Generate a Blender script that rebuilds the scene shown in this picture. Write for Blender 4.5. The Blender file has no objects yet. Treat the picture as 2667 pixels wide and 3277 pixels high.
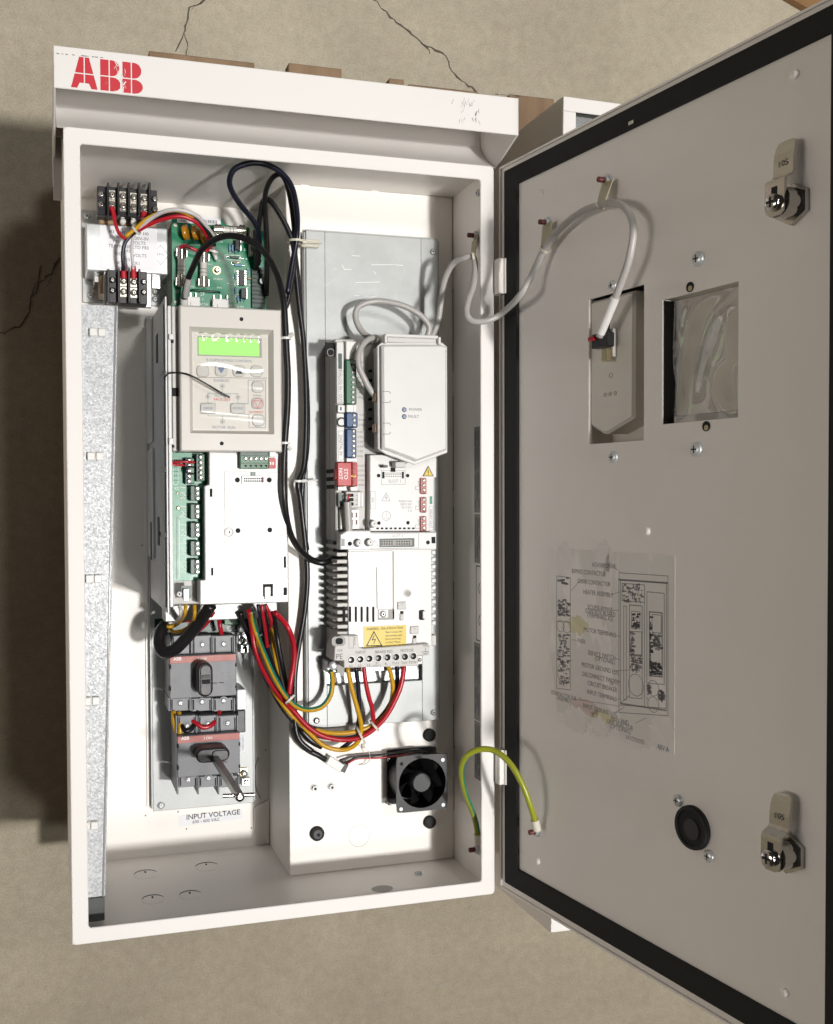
import bpy, math, random
from mathutils import Matrix, Vector
random.seed(7)
S = bpy.context.scene
COL = S.collection

# ------------------------------------------------------------------ camera
CAM = Vector((-0.23836, 0.03896, 1.00172))
CR = Matrix(((0.96047257, 0.01132803, -0.27814406),
             (-0.00479605, 0.99969676, 0.02415339),
             (0.27833333, -0.02186467, 0.96023565)))
FPX, CX, CY = 3262.94, 1098.06, 1671.08
cam = bpy.data.cameras.new('camera')
cam_o = bpy.data.objects.new('camera', cam)
COL.objects.link(cam_o)
cam_o.matrix_world = Matrix.Translation(CAM) @ CR.to_4x4()
cam.sensor_fit = 'HORIZONTAL'
cam.sensor_width = 36.0
cam.lens = FPX / 2667 * 36
cam.shift_x = (2667 / 2 - CX) / 2667
cam.shift_y = (CY - 3277 / 2) / 2667
cam.clip_start = 0.05
cam.clip_end = 60
S.camera = cam_o

# ------------------------------------------------------------------ light: one high lamp, dim hall, added fill lights
w = bpy.data.worlds.new('World')
S.world = w
w.use_nodes = True
bg = w.node_tree.nodes['Background']
bg.inputs[0].default_value = (1.0, 0.965, 0.92, 1)
bg.inputs[1].default_value = 0.032
lamp = bpy.data.lights.new('ceiling_lamp', 'POINT')
lamp.energy = 760
lamp.shadow_soft_size = 0.14
lamp.color = (1.0, 0.98, 0.955)
lamp_o = bpy.data.objects.new('ceiling_lamp', lamp)
COL.objects.link(lamp_o)
lamp_o.location = (0.93, -0.42, 4.5)
# two weaker overhead lamps, added to fill the shadows inside the cabinet
for ly in (-1.15, 1.45):
    l2 = bpy.data.lights.new('fill_lamp', 'POINT')
    l2.energy = 150
    l2.shadow_soft_size = 0.28
    l2.color = (1.0, 0.97, 0.93)
    l2o = bpy.data.objects.new('fill_lamp', l2)
    COL.objects.link(l2o)
    l2o.location = (0.78, ly, 4.5)
# fill light added far off to the left and low, brightens the door
bay = bpy.data.lights.new('side_fill_light', 'AREA')
bay.shape = 'RECTANGLE'; bay.size = 4.0; bay.size_y = 1.6
bay.energy = 165
bay.color = (1.0, 0.91, 0.84)
side_fill_o = bpy.data.objects.new('side_fill_light', bay)
COL.objects.link(side_fill_o)
side_fill_o.location = (-8.5, -0.6, 0.75)
side_fill_o.rotation_euler = (0, math.radians(-88), 0)
vs = S.view_settings
S.display_settings.display_device = 'sRGB'
vs.view_transform = 'Standard'
vs.look = 'None'
vs.exposure = 0.0
vs.gamma = 1.0
vs.use_curve_mapping = False
S.cycles.max_bounces = 10
S.cycles.diffuse_bounces = 6
S.cycles.transparent_max_bounces = 12

# ------------------------------------------------------------------ measuring helpers (photo pixel at a known depth -> metres)
def ray(px, py):
    return CR @ Vector(((px - CX) / FPX, -(py - CY) / FPX, -1.0))
def at(px, py, z):
    d = ray(px, py)
    return CAM + d * ((z - CAM.z) / d.z)
def atX(px, py, X):
    d = ray(px, py)
    return CAM + d * ((X - CAM.x) / d.x)
def atY(px, py, Y):
    d = ray(px, py)
    return CAM + d * ((Y - CAM.y) / d.y)
def rect(x0, y0, x1, y1, z):
    xm, ym = (x0 + x1) / 2, (y0 + y1) / 2
    return (at(x0, ym, z).x, at(x1, ym, z).x, at(xm, y1, z).y, at(xm, y0, z).y)
DANG, DHX = 1.40987, 0.2297
DU = Vector((math.cos(DANG), 0, math.sin(DANG)))
DN = Vector((-math.sin(DANG), 0, math.cos(DANG)))
DXF = Matrix(((DU.x, 0, DN.x, DHX), (0, 1, 0, 0), (DU.z, 0, DN.z, 0), (0, 0, 0, 1)))
def dr(px, py, n=0.0):
    o = Vector((DHX, 0, 0)) + DN * n
    d = ray(px, py)
    q = CAM + d * (((o - CAM) @ DN) / (d @ DN)) - o
    return (q @ DU, q.y)

# ------------------------------------------------------------------ materials
MATS = {}
def mat(name, col, rough=0.5, metal=0.0, spec=0.5, noise=0.0, nscale=60.0, bump=0.0, bscale=400.0, col2=None, emit=0.0, coat=0.0, stretch=None):
    m = bpy.data.materials.new(name)
    m.use_nodes = True
    nt = m.node_tree
    b = nt.nodes['Principled BSDF']
    b.inputs['Base Color'].default_value = (*col, 1)
    b.inputs['Roughness'].default_value = rough
    b.inputs['Metallic'].default_value = metal
    b.inputs['Specular IOR Level'].default_value = spec
    if coat:
        b.inputs['Coat Weight'].default_value = coat
        b.inputs['Coat Roughness'].default_value = 0.15
    if emit:
        b.inputs['Emission Color'].default_value = (*col, 1)
        b.inputs['Emission Strength'].default_value = emit
    tc = mp = None
    if noise or bump:
        tc = nt.nodes.new('ShaderNodeTexCoord')
        mp = nt.nodes.new('ShaderNodeMapping')
        if stretch: mp.inputs['Scale'].default_value = stretch
        nt.links.new(tc.outputs['Object'], mp.inputs['Vector'])
    if noise:
        n = nt.nodes.new('ShaderNodeTexNoise')
        n.inputs['Scale'].default_value = nscale
        n.inputs['Detail'].default_value = 6
        n.inputs['Roughness'].default_value = 0.62
        nt.links.new(mp.outputs[0], n.inputs['Vector'])
        r = nt.nodes.new('ShaderNodeValToRGB')
        r.color_ramp.elements[0].position = 0.3
        r.color_ramp.elements[1].position = 0.7
        c2 = col2 if col2 else tuple(c * (1 - noise) for c in col)
        r.color_ramp.elements[0].color = (*c2, 1)
        r.color_ramp.elements[1].color = (*col, 1)
        nt.links.new(n.outputs['Fac'], r.inputs['Fac'])
        nt.links.new(r.outputs['Color'], b.inputs['Base Color'])
        mr = nt.nodes.new('ShaderNodeMapRange')
        mr.inputs['To Min'].default_value = max(0.02, rough - 0.09)
        mr.inputs['To Max'].default_value = min(1, rough + 0.09)
        nt.links.new(n.outputs['Fac'], mr.inputs['Value'])
        nt.links.new(mr.outputs[0], b.inputs['Roughness'])
    if bump:
        n2 = nt.nodes.new('ShaderNodeTexNoise')
        n2.inputs['Scale'].default_value = bscale
        n2.inputs['Detail'].default_value = 3
        nt.links.new(mp.outputs[0], n2.inputs['Vector'])
        bp = nt.nodes.new('ShaderNodeBump')
        bp.inputs['Strength'].default_value = bump
        bp.inputs['Distance'].default_value = 0.001
        nt.links.new(n2.outputs['Fac'], bp.inputs['Height'])
        nt.links.new(bp.outputs[0], b.inputs['Normal'])
    MATS[name] = m
    return m

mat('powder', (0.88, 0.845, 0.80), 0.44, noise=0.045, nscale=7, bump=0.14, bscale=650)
mat('powder_hood', (0.74, 0.715, 0.685), 0.5, noise=0.03, nscale=9, bump=0.06, bscale=700)  # same white paint as the inside, colour darkened so lit faces don't burn out
mat('abs', (0.52, 0.505, 0.48), 0.5, noise=0.03, nscale=30, bump=0.05, bscale=1500)
mat('abs_light', (0.62, 0.61, 0.595), 0.33, noise=0.03, nscale=30, bump=0.05, bscale=1500)
mat('abs_beige', (0.545, 0.515, 0.475), 0.40, noise=0.03, nscale=30, bump=0.05, bscale=1500)
mat('abs_dark', (0.294, 0.2835, 0.266), 0.5, noise=0.06, nscale=40)
mat('white_plastic', (0.70, 0.69, 0.665), 0.35, noise=0.03, nscale=80)
mat('nylon_tan', (0.406, 0.364, 0.238), 0.4, noise=0.08, nscale=80)
mat('steel_dark', (0.255, 0.2465, 0.238), 0.3, 0.85, noise=0.2, nscale=120)
mat('nylon', (0.624, 0.5928, 0.4992), 0.4, noise=0.06, nscale=80)
mat('zinc', (0.60, 0.615, 0.62), 0.34, 0.45, noise=0.14, nscale=55, bump=0.05, bscale=300)
mat('zinc_dull', (0.442, 0.4505, 0.442), 0.45, 0.35, noise=0.2, nscale=35, bump=0.08, bscale=260)
mat('steel', (0.527, 0.5185, 0.493), 0.22, 1.0, noise=0.12, nscale=300)
mat('chrome', (0.51, 0.493, 0.4675), 0.12, 1.0, noise=0.1, nscale=220, bump=0.05, bscale=300)
mat('nickel', (0.697, 0.663, 0.595), 0.2, 0.85, noise=0.1, nscale=220, bump=0.04, bscale=300)
mat('brass', (0.4675, 0.3995, 0.255), 0.3, 0.9, noise=0.1, nscale=200)
mat('black', (0.0084, 0.0084, 0.0098), 0.42, noise=0.3, nscale=90, bump=0.06, bscale=900)
mat('black_rubber', (0.010, 0.010, 0.010), 0.75, noise=0.3, nscale=120, bump=0.15, bscale=500)
mat('hole', (0.006, 0.006, 0.008), 0.8)
mat('bakelite', (0.0154, 0.014, 0.0168), 0.33, noise=0.3, nscale=150)
mat('ot_grey', (0.145, 0.148, 0.162), 0.46, noise=0.1, nscale=60, bump=0.06, bscale=1800)
mat('ot_grey_light', (0.185, 0.188, 0.202), 0.46, noise=0.1, nscale=60, bump=0.06, bscale=1800)
mat('ot_red', (0.364, 0.091, 0.07), 0.45, noise=0.08, nscale=60)
mat('knob', (0.0245, 0.0231, 0.0238), 0.42, noise=0.2, nscale=120, bump=0.08, bscale=1400)
mat('pcb', (0.003, 0.20, 0.095), 0.32, noise=0.15, nscale=90)
mat('pcb_dark', (0.0042, 0.0385, 0.0245), 0.4, noise=0.2, nscale=90)
mat('pcb_trace', (0.012, 0.26, 0.13), 0.32)
mat('silk', (0.72, 0.74, 0.70), 0.6)
mat('term_green', (0.0245, 0.119, 0.049), 0.4, noise=0.1, nscale=80)
mat('term_green_dark', (0.0042, 0.042, 0.0245), 0.4, noise=0.1, nscale=80)
mat('term_navy', (0.0042, 0.0245, 0.049), 0.4, noise=0.1, nscale=80)
mat('term_blue', (0.0056, 0.049, 0.154), 0.4, noise=0.1, nscale=80)
mat('term_red', (0.434, 0.014, 0.0175), 0.42, noise=0.06, nscale=80)
mat('red_pale', (0.462, 0.14, 0.119), 0.42, noise=0.06, nscale=80)
mat('varistor', (0.434, 0.189, 0.0105), 0.25, noise=0.12, nscale=120)
mat('ceramic', (0.5928, 0.5772, 0.5304), 0.35, noise=0.05, nscale=80)
mat('paper', (0.80, 0.80, 0.83), 0.55, noise=0.03, nscale=40)
mat('paper_grey', (0.294, 0.287, 0.28), 0.4, noise=0.12, nscale=90)
mat('label_yellow', (0.595, 0.434, 0.0105), 0.4, noise=0.04, nscale=70)
mat('ink', (0.03, 0.03, 0.035), 0.6)
mat('ink_grey', (0.098, 0.098, 0.105), 0.6)
mat('ink_lite', (0.231, 0.231, 0.231), 0.6)
mat('ink_white', (0.78, 0.78, 0.76), 0.6)
mat('ink_blue', (0.14, 0.175, 0.28), 0.6)
mat('ink_teal', (0.21, 0.294, 0.294), 0.6)
mat('ink_red', (0.49, 0.035, 0.042), 0.55)
mat('lcd', (0.27, 0.66, 0.11), 0.3, emit=0.12)
mat('key_btn', (0.42, 0.4095, 0.385), 0.3, noise=0.03, nscale=80)
mat('wire_red', (0.434, 0.0084, 0.021), 0.32, noise=0.1, nscale=90)
mat('wire_yellow', (0.56, 0.301, 0.0105), 0.32, noise=0.08, nscale=90)
mat('wire_black', (0.0084, 0.0077, 0.0084), 0.36, noise=0.3, nscale=90)
mat('wire_navy', (0.0056, 0.0063, 0.0196), 0.34, noise=0.2, nscale=90)
mat('wire_white', (0.532, 0.504, 0.49), 0.35, noise=0.05, nscale=90)
mat('wire_grey', (0.399, 0.3815, 0.364), 0.38, noise=0.05, nscale=60)
mat('wire_ygreen', (0.27, 0.29, 0.02), 0.32, noise=0.08, nscale=60)
mat('wire_green', (0.0105, 0.182, 0.105), 0.32, noise=0.08, nscale=90)
mat('wire_brown', (0.042, 0.021, 0.014), 0.36)
mat('boot_red', (0.462, 0.014, 0.0245), 0.38)
mat('gasket', (0.010, 0.010, 0.009), 0.85, noise=0.4, nscale=60, bump=0.3, bscale=250)
mat('wood', (0.294, 0.196, 0.1155), 0.75, noise=0.5, nscale=22, col2=(0.17, 0.105, 0.06), bump=0.35, bscale=120, stretch=(1, 0.12, 1))
mat('plywood', (0.28, 0.154, 0.063), 0.7, noise=0.3, nscale=12)
mat('crack', (0.10, 0.088, 0.066), 0.95)
mat('floor_pale', (0.294, 0.266, 0.21), 0.9)
mat('cap_grey', (0.07, 0.0735, 0.0735), 0.6, noise=0.2, nscale=60)
mat('holder', (0.74, 0.71, 0.65), 0.42, noise=0.04, nscale=40)
mat('ink_faded', (0.24, 0.235, 0.24), 0.5)
mat('galv_brightened', (0.66, 0.675, 0.67), 0.45, 0.1, noise=0.12, nscale=30)  # galvanised metal, colour lightened to lift the shaded bracket side
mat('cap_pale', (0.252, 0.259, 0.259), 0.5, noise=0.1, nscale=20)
mat('dirt', (0.14, 0.098, 0.063), 0.9)

# galvanised sheet with spangle
def galvanised(name, base, dark, sc, rough, metal):
    m = bpy.data.materials.new(name); m.use_nodes = True
    nt = m.node_tree; b = nt.nodes['Principled BSDF']
    tc = nt.nodes.new('ShaderNodeTexCoord')
    v = nt.nodes.new('ShaderNodeTexVoronoi'); v.inputs['Scale'].default_value = sc
    v2 = nt.nodes.new('ShaderNodeTexNoise'); v2.inputs['Scale'].default_value = sc * 0.9; v2.inputs['Detail'].default_value = 5
    nt.links.new(tc.outputs['Object'], v.inputs['Vector']); nt.links.new(tc.outputs['Object'], v2.inputs['Vector'])
    sep = nt.nodes.new('ShaderNodeSeparateColor'); nt.links.new(v.outputs['Color'], sep.inputs[0])
    mx = nt.nodes.new('ShaderNodeMath'); mx.operation = 'MULTIPLY'
    nt.links.new(sep.outputs[0], mx.inputs[0]); nt.links.new(v2.outputs['Fac'], mx.inputs[1])
    r = nt.nodes.new('ShaderNodeValToRGB')
    r.color_ramp.elements[0].position = 0.02; r.color_ramp.elements[1].position = 0.42
    r.color_ramp.elements[0].color = (*dark, 1); r.color_ramp.elements[1].color = (*base, 1)
    nt.links.new(mx.outputs[0], r.inputs['Fac']); nt.links.new(r.outputs[0], b.inputs['Base Color'])
    mr = nt.nodes.new('ShaderNodeMapRange'); mr.inputs['To Min'].default_value = rough - .12; mr.inputs['To Max'].default_value = rough + .14
    nt.links.new(sep.outputs[1], mr.inputs['Value']); nt.links.new(mr.outputs[0], b.inputs['Roughness'])
    b.inputs['Metallic'].default_value = metal
    bp = nt.nodes.new('ShaderNodeBump'); bp.inputs['Strength'].default_value = .18; bp.inputs['Distance'].default_value = .001
    nt.links.new(mx.outputs[0], bp.inputs['Height']); nt.links.new(bp.outputs[0], b.inputs['Normal'])
    MATS[name] = m
galvanised('galv', (0.50, 0.51, 0.52), (0.31, 0.32, 0.335), 620, 0.42, 0.15)
mat('galv_fine', (0.46, 0.475, 0.47), 0.42, 0.12, noise=0.2, nscale=22, bump=0.06, bscale=420)

# concrete floor
def concrete():
    m = bpy.data.materials.new('concrete'); m.use_nodes = True
    nt = m.node_tree; b = nt.nodes['Principled BSDF']
    tc = nt.nodes.new('ShaderNodeTexCoord')
    def noise(sc, det, ro):
        n = nt.nodes.new('ShaderNodeTexNoise'); n.inputs['Scale'].default_value = sc
        n.inputs['Detail'].default_value = det; n.inputs['Roughness'].default_value = ro
        nt.links.new(tc.outputs['Object'], n.inputs['Vector']); return n
    n1 = noise(2.2, 9, 0.62); n2 = noise(70, 8, 0.7); n3 = noise(420, 2, 0.5)
    r1 = nt.nodes.new('ShaderNodeValToRGB')
    e = r1.color_ramp.elements
    e[0].position = .28; e[0].color = (0.355, 0.314, 0.237, 1); e[1].position = .72; e[1].color = (0.50, 0.448, 0.345, 1)
    nt.links.new(n1.outputs['Fac'], r1.inputs['Fac'])
    r2 = nt.nodes.new('ShaderNodeValToRGB')
    e = r2.color_ramp.elements
    e[0].position = .30; e[0].color = (0.84, 0.83, 0.81, 1); e[1].position = .66; e[1].color = (1.05, 1.05, 1.05, 1)
    nt.links.new(n2.outputs['Fac'], r2.inputs['Fac'])
    mx = nt.nodes.new('ShaderNodeMix'); mx.data_type = 'RGBA'; mx.blend_type = 'MULTIPLY'; mx.inputs['Factor'].default_value = .85
    nt.links.new(r1.outputs[0], mx.inputs['A']); nt.links.new(r2.outputs[0], mx.inputs['B'])
    r3 = nt.nodes.new('ShaderNodeValToRGB')
    e = r3.color_ramp.elements
    e[0].position = .30; e[0].color = (0.70, 0.68, 0.64, 1); e[1].position = .6; e[1].color = (1.08, 1.08, 1.08, 1)
    nt.links.new(n3.outputs['Fac'], r3.inputs['Fac'])
    mx2 = nt.nodes.new('ShaderNodeMix'); mx2.data_type = 'RGBA'; mx2.blend_type = 'MULTIPLY'; mx2.inputs['Factor'].default_value = .5
    nt.links.new(mx.outputs['Result'], mx2.inputs['A']); nt.links.new(r3.outputs[0], mx2.inputs['B'])
    # pale flecks
    v = nt.nodes.new('ShaderNodeTexVoronoi'); v.inputs['Scale'].default_value = 45
    nt.links.new(tc.outputs['Object'], v.inputs['Vector'])
    rv = nt.nodes.new('ShaderNodeValToRGB')
    rv.color_ramp.elements[0].position = .035; rv.color_ramp.elements[0].color = (1, 1, 1, 1)
    rv.color_ramp.elements[1].position = .06; rv.color_ramp.elements[1].color = (0, 0, 0, 1)
    nt.links.new(v.outputs['Distance'], rv.inputs['Fac'])
    mx3 = nt.nodes.new('ShaderNodeMix'); mx3.data_type = 'RGBA'
    mx3.inputs['B'].default_value = (0.36, 0.32, 0.24, 1)
    mf = nt.nodes.new('ShaderNodeMath'); mf.operation = 'MULTIPLY'; mf.inputs[1].default_value = .45
    nt.links.new(rv.outputs[0], mf.inputs[0]); nt.links.new(mf.outputs[0], mx3.inputs['Factor'])
    nt.links.new(mx2.outputs['Result'], mx3.inputs['A'])
    # slab colour runs darker towards the near side
    sp = nt.nodes.new('ShaderNodeSeparateXYZ'); nt.links.new(tc.outputs['Object'], sp.inputs[0])
    ad = nt.nodes.new('ShaderNodeMath'); ad.operation = 'MULTIPLY_ADD'; ad.inputs[1].default_value = .55
    nt.links.new(n1.outputs['Fac'], ad.inputs[0]); nt.links.new(sp.outputs['Y'], ad.inputs[2])
    rg = nt.nodes.new('ShaderNodeValToRGB')
    rg.color_ramp.elements[0].position = 0.0; rg.color_ramp.elements[0].color = (.74, .72, .69, 1)
    rg.color_ramp.elements[1].position = 1.0; rg.color_ramp.elements[1].color = (1.06, 1.06, 1.06, 1)
    ad2 = nt.nodes.new('ShaderNodeMath'); ad2.operation = 'MULTIPLY_ADD'; ad2.inputs[1].default_value = .62; ad2.inputs[2].default_value = .28
    nt.links.new(ad.outputs[0], ad2.inputs[0]); nt.links.new(ad2.outputs[0], rg.inputs['Fac'])
    mx4 = nt.nodes.new('ShaderNodeMix'); mx4.data_type = 'RGBA'; mx4.blend_type = 'MULTIPLY'; mx4.inputs['Factor'].default_value = 1
    nt.links.new(mx3.outputs['Result'], mx4.inputs['A']); nt.links.new(rg.outputs[0], mx4.inputs['B'])
    nt.links.new(mx4.outputs['Result'], b.inputs['Base Color'])
    b.inputs['Roughness'].default_value = .68
    bp = nt.nodes.new('ShaderNodeBump'); bp.inputs['Strength'].default_value = .35; bp.inputs['Distance'].default_value = .002
    nt.links.new(n2.outputs['Fac'], bp.inputs['Height']); nt.links.new(bp.outputs[0], b.inputs['Normal'])
    MATS['concrete'] = m
concrete()

# red logo paint with scratches, clear film, worn diagram sticker
def scratched(name, col, under, thr):
    m = bpy.data.materials.new(name); m.use_nodes = True
    nt = m.node_tree; b = nt.nodes['Principled BSDF']; b.inputs['Roughness'].default_value = .42
    tc = nt.nodes.new('ShaderNodeTexCoord'); mp = nt.nodes.new('ShaderNodeMapping')
    mp.inputs['Rotation'].default_value = (0, 0, .5); mp.inputs['Scale'].default_value = (1, .35, 1)
    n = nt.nodes.new('ShaderNodeTexNoise'); n.inputs['Scale'].default_value = 170; n.inputs['Detail'].default_value = 7
    nt.links.new(tc.outputs['Object'], mp.inputs[0]); nt.links.new(mp.outputs[0], n.inputs['Vector'])
    r = nt.nodes.new('ShaderNodeValToRGB')
    r.color_ramp.elements[0].position = thr; r.color_ramp.elements[0].color = (*col, 1)
    r.color_ramp.elements[1].position = thr + .03; r.color_ramp.elements[1].color = (*under, 1)
    nt.links.new(n.outputs['Fac'], r.inputs['Fac']); nt.links.new(r.outputs[0], b.inputs['Base Color'])
    MATS[name] = m
scratched('logo_red', (0.52, 0.010, 0.024), (0.60, 0.57, 0.55), .66)
scratched('sticker', (0.76, 0.74, 0.70), (0.87, 0.84, 0.80), .54)
MATS['sticker'].node_tree.nodes['Principled BSDF'].inputs['Roughness'].default_value = .22
for nd in MATS['sticker'].node_tree.nodes:
    if nd.type == 'TEX_NOISE': nd.inputs['Scale'].default_value = 38
    if nd.type == 'VALTORGB': nd.color_ramp.elements[1].position = .60

def film(name, amt, bscale, strength, rough=.06):
    m = bpy.data.materials.new(name); m.use_nodes = True
    nt = m.node_tree; nt.nodes.clear()
    out = nt.nodes.new('ShaderNodeOutputMaterial')
    tr = nt.nodes.new('ShaderNodeBsdfTransparent'); tr.inputs[0].default_value = (.97, .97, .96, 1)
    gl = nt.nodes.new('ShaderNodeBsdfGlossy'); gl.inputs['Roughness'].default_value = rough
    mx = nt.nodes.new('ShaderNodeMixShader')
    fr = nt.nodes.new('ShaderNodeFresnel'); fr.inputs[0].default_value = 1.5
    mu = nt.nodes.new('ShaderNodeMath'); mu.operation = 'ADD'; mu.inputs[1].default_value = amt
    nt.links.new(fr.outputs[0], mu.inputs[0]); nt.links.new(mu.outputs[0], mx.inputs[0])
    nt.links.new(tr.outputs[0], mx.inputs[1]); nt.links.new(gl.outputs[0], mx.inputs[2])
    nt.links.new(mx.outputs[0], out.inputs[0])
    if strength:
        tc = nt.nodes.new('ShaderNodeTexCoord')
        n = nt.nodes.new('ShaderNodeTexNoise'); n.inputs['Scale'].default_value = bscale; n.inputs['Detail'].default_value = 1.5
        bp = nt.nodes.new('ShaderNodeBump'); bp.inputs['Strength'].default_value = strength; bp.inputs['Distance'].default_value = .004
        nt.links.new(tc.outputs['Object'], n.inputs['Vector']); nt.links.new(n.outputs['Fac'], bp.inputs['Height'])
        nt.links.new(bp.outputs[0], gl.inputs['Normal']); nt.links.new(bp.outputs[0], fr.inputs['Normal'])
    MATS[name] = m
film('clear_film', .0, 60, 0.0, .09)
film('clear_pane', .15, 30, 0.05, .06)

# ------------------------------------------------------------------ mesh builder
class MB:
    def __init__(s):
        s.v = []; s.f = []; s.m = []; s.sm = []; s.mats = []
    def _mi(s, m):
        if m not in s.mats: s.mats.append(m)
        return s.mats.index(m)
    def add(s, vs, fs, m, smooth=False):
        o = len(s.v); mi = s._mi(m)
        s.v += [Vector(p) for p in vs]
        for f in fs:
            s.f.append(tuple(i + o for i in f)); s.m.append(mi); s.sm.append(smooth)
        return s
    def box(s, x0, x1, y0, y1, z0, z1, m, b=0.0):
        if x0 > x1: x0, x1 = x1, x0
        if y0 > y1: y0, y1 = y1, y0
        if z0 > z1: z0, z1 = z1, z0
        b = min(b, (x1 - x0) * .45, (y1 - y0) * .45, (z1 - z0) * .45)
        if b <= 0:
            vs = [(x, y, z) for x in (x0, x1) for y in (y0, y1) for z in (z0, z1)]
            fs = [(0, 1, 3, 2), (4, 6, 7, 5), (0, 4, 5, 1), (2, 3, 7, 6), (0, 2, 6, 4), (1, 5, 7, 3)]
            return s.add(vs, fs, m)
        L = ((x0, x1), (y0, y1), (z0, z1)); vs = []; idx = {}
        for sx in (0, 1):
            for sy in (0, 1):
                for sz in (0, 1):
                    sg = (sx, sy, sz)
                    for a in range(3):
                        p = [0, 0, 0]
                        for k in range(3):
                            full = L[k][sg[k]]
                            p[k] = full if k == a else full + (b if sg[k] == 0 else -b)
                        idx[(sg, a)] = len(vs); vs.append(tuple(p))
        fs = []
        for a in range(3):
            o1, o2 = (a + 1) % 3, (a + 2) % 3
            for sd in (0, 1):
                q = []
                for (u, v_) in ((0, 0), (1, 0), (1, 1), (0, 1)):
                    g = [0, 0, 0]; g[a] = sd; g[o1] = u; g[o2] = v_
                    q.append(idx[(tuple(g), a)])
                fs.append(tuple(q) if sd else tuple(reversed(q)))
        for a in range(3):
            o1, o2 = (a + 1) % 3, (a + 2) % 3
            for u in (0, 1):
                for v_ in (0, 1):
                    g0 = [0, 0, 0]; g0[o1] = u; g0[o2] = v_; g1 = list(g0); g1[a] = 1
                    g0 = tuple(g0); g1 = tuple(g1)
                    q = (idx[(g0, o1)], idx[(g1, o1)], idx[(g1, o2)], idx[(g0, o2)])
                    fs.append(q if (u == v_) else tuple(reversed(q)))
        for sx in (0, 1):
            for sy in (0, 1):
                for sz in (0, 1):
                    t = (idx[((sx, sy, sz), 0)], idx[((sx, sy, sz), 1)], idx[((sx, sy, sz), 2)])
                    fs.append(t if (sx + sy + sz) % 2 else tuple(reversed(t)))
        return s.add(vs, fs, m)
    def pbox(s, x0, y0, x1, y1, z0, z1, m, b=0.0006):
        X0, X1, Y0, Y1 = rect(x0, y0, x1, y1, z1)
        return s.box(X0, X1, Y0, Y1, z0, z1, m, b)
    def prism(s, poly, z0, z1, m, b=0.0):
        area = sum(poly[i][0] * poly[(i + 1) % len(poly)][1] - poly[(i + 1) % len(poly)][0] * poly[i][1] for i in range(len(poly)))
        if area < 0: poly = poly[::-1]
        n = len(poly)
        if z0 > z1: z0, z1 = z1, z0
        vs = [(x, y, z0) for x, y in poly] + [(x, y, z1 - b) for x, y in poly]
        fs = [tuple(reversed(range(n)))]
        fs += [(i, (i + 1) % n, n + (i + 1) % n, n + i) for i in range(n)]
        if b > 0:
            ins = []
            for i in range(n):
                p0, p1, p2 = Vector(poly[i - 1]), Vector(poly[i]), Vector(poly[(i + 1) % n])
                d1 = (p1 - p0).normalized(); d2 = (p2 - p1).normalized()
                nn = Vector((-d1.y - d2.y, d1.x + d2.x))
                if nn.length < 1e-6: nn = Vector((-d1.y, d1.x))
                nn.normalize(); c = max(.35, nn @ Vector((-d1.y, d1.x)))
                ins.append(p1 + nn * (b / c))
            vs += [(p.x, p.y, z1) for p in ins]
            fs += [(n + i, n + (i + 1) % n, 2 * n + (i + 1) % n, 2 * n + i) for i in range(n)]
            fs.append(tuple(range(2 * n, 3 * n)))
        else:
            fs.append(tuple(range(n, 2 * n)))
        return s.add(vs, fs, m)
    def cyl(s, c, r, h, m, axis=(0, 0, 1), n=20, r2=None, dome=0.0):
        c = Vector(c); a = Vector(axis).normalized()
        t = Vector((1, 0, 0)) if abs(a.x) < .9 else Vector((0, 1, 0))
        e1 = a.cross(t).normalized(); e2 = a.cross(e1)
        r2 = r if r2 is None else r2
        rings = [(r, 0.0), (r2, h)]
        if dome:
            rings += [(r2 * .82, h + dome * .55), (r2 * .45, h + dome * .9)]
        vs = []; fs = []
        for rr, hh in rings:
            vs += [c + a * hh + (e1 * math.cos(2 * math.pi * i / n) + e2 * math.sin(2 * math.pi * i / n)) * rr for i in range(n)]
        for k in range(len(rings) - 1):
            fs += [(k * n + i, k * n + (i + 1) % n, (k + 1) * n + (i + 1) % n, (k + 1) * n + i) for i in range(n)]
        # side faces smooth, caps flat
        s.add(vs, fs, m, True)
        s.add([vs[i] for i in range(n)], [tuple(reversed(range(n)))], m)
        k = (len(rings) - 1) * n
        s.add([vs[k + i] for i in range(n)], [tuple(range(n))], m, bool(dome))
        return s
    def ring(s, c, r0, r1, h, m, n=28):
        c = Vector(c); vs = []; fs = []
        for rr, hh in ((r0, 0), (r0, h), (r1, h), (r1, 0)):
            vs += [c + Vector((math.cos(2 * math.pi * i / n) * rr, math.sin(2 * math.pi * i / n) * rr, hh)) for i in range(n)]
        for k in range(4):
            k2 = (k + 1) % 4
            fs += [(k * n + i, k2 * n + i, k2 * n + (i + 1) % n, k * n + (i + 1) % n) for i in range(n)]
        return s.add(vs, fs, m)
    def tube(s, pts, r, m, n=10, sub=6, m2=None, ends=True, fr=.35):
        P = smooth(pts, sub); N = len(P)
        vs = []; T = []
        for i in range(N):
            T.append((P[min(i + 1, N - 1)] - P[max(i - 1, 0)]).normalized())
        t = Vector((0, 0, 1)) if abs(T[0].z) < .9 else Vector((1, 0, 0))
        e = (t - T[0] * (t @ T[0])).normalized()
        tw = 0
        for i in range(N):
            e = (e - T[i] * (e @ T[i])).normalized(); f = T[i].cross(e)
            for k in range(n):
                a = 2 * math.pi * k / n
                vs.append(P[i] + (e * math.cos(a) + f * math.sin(a)) * r)
        o = len(s.v); mi = s._mi(m); mi2 = s._mi(m2) if m2 else mi
        s.v += vs
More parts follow.
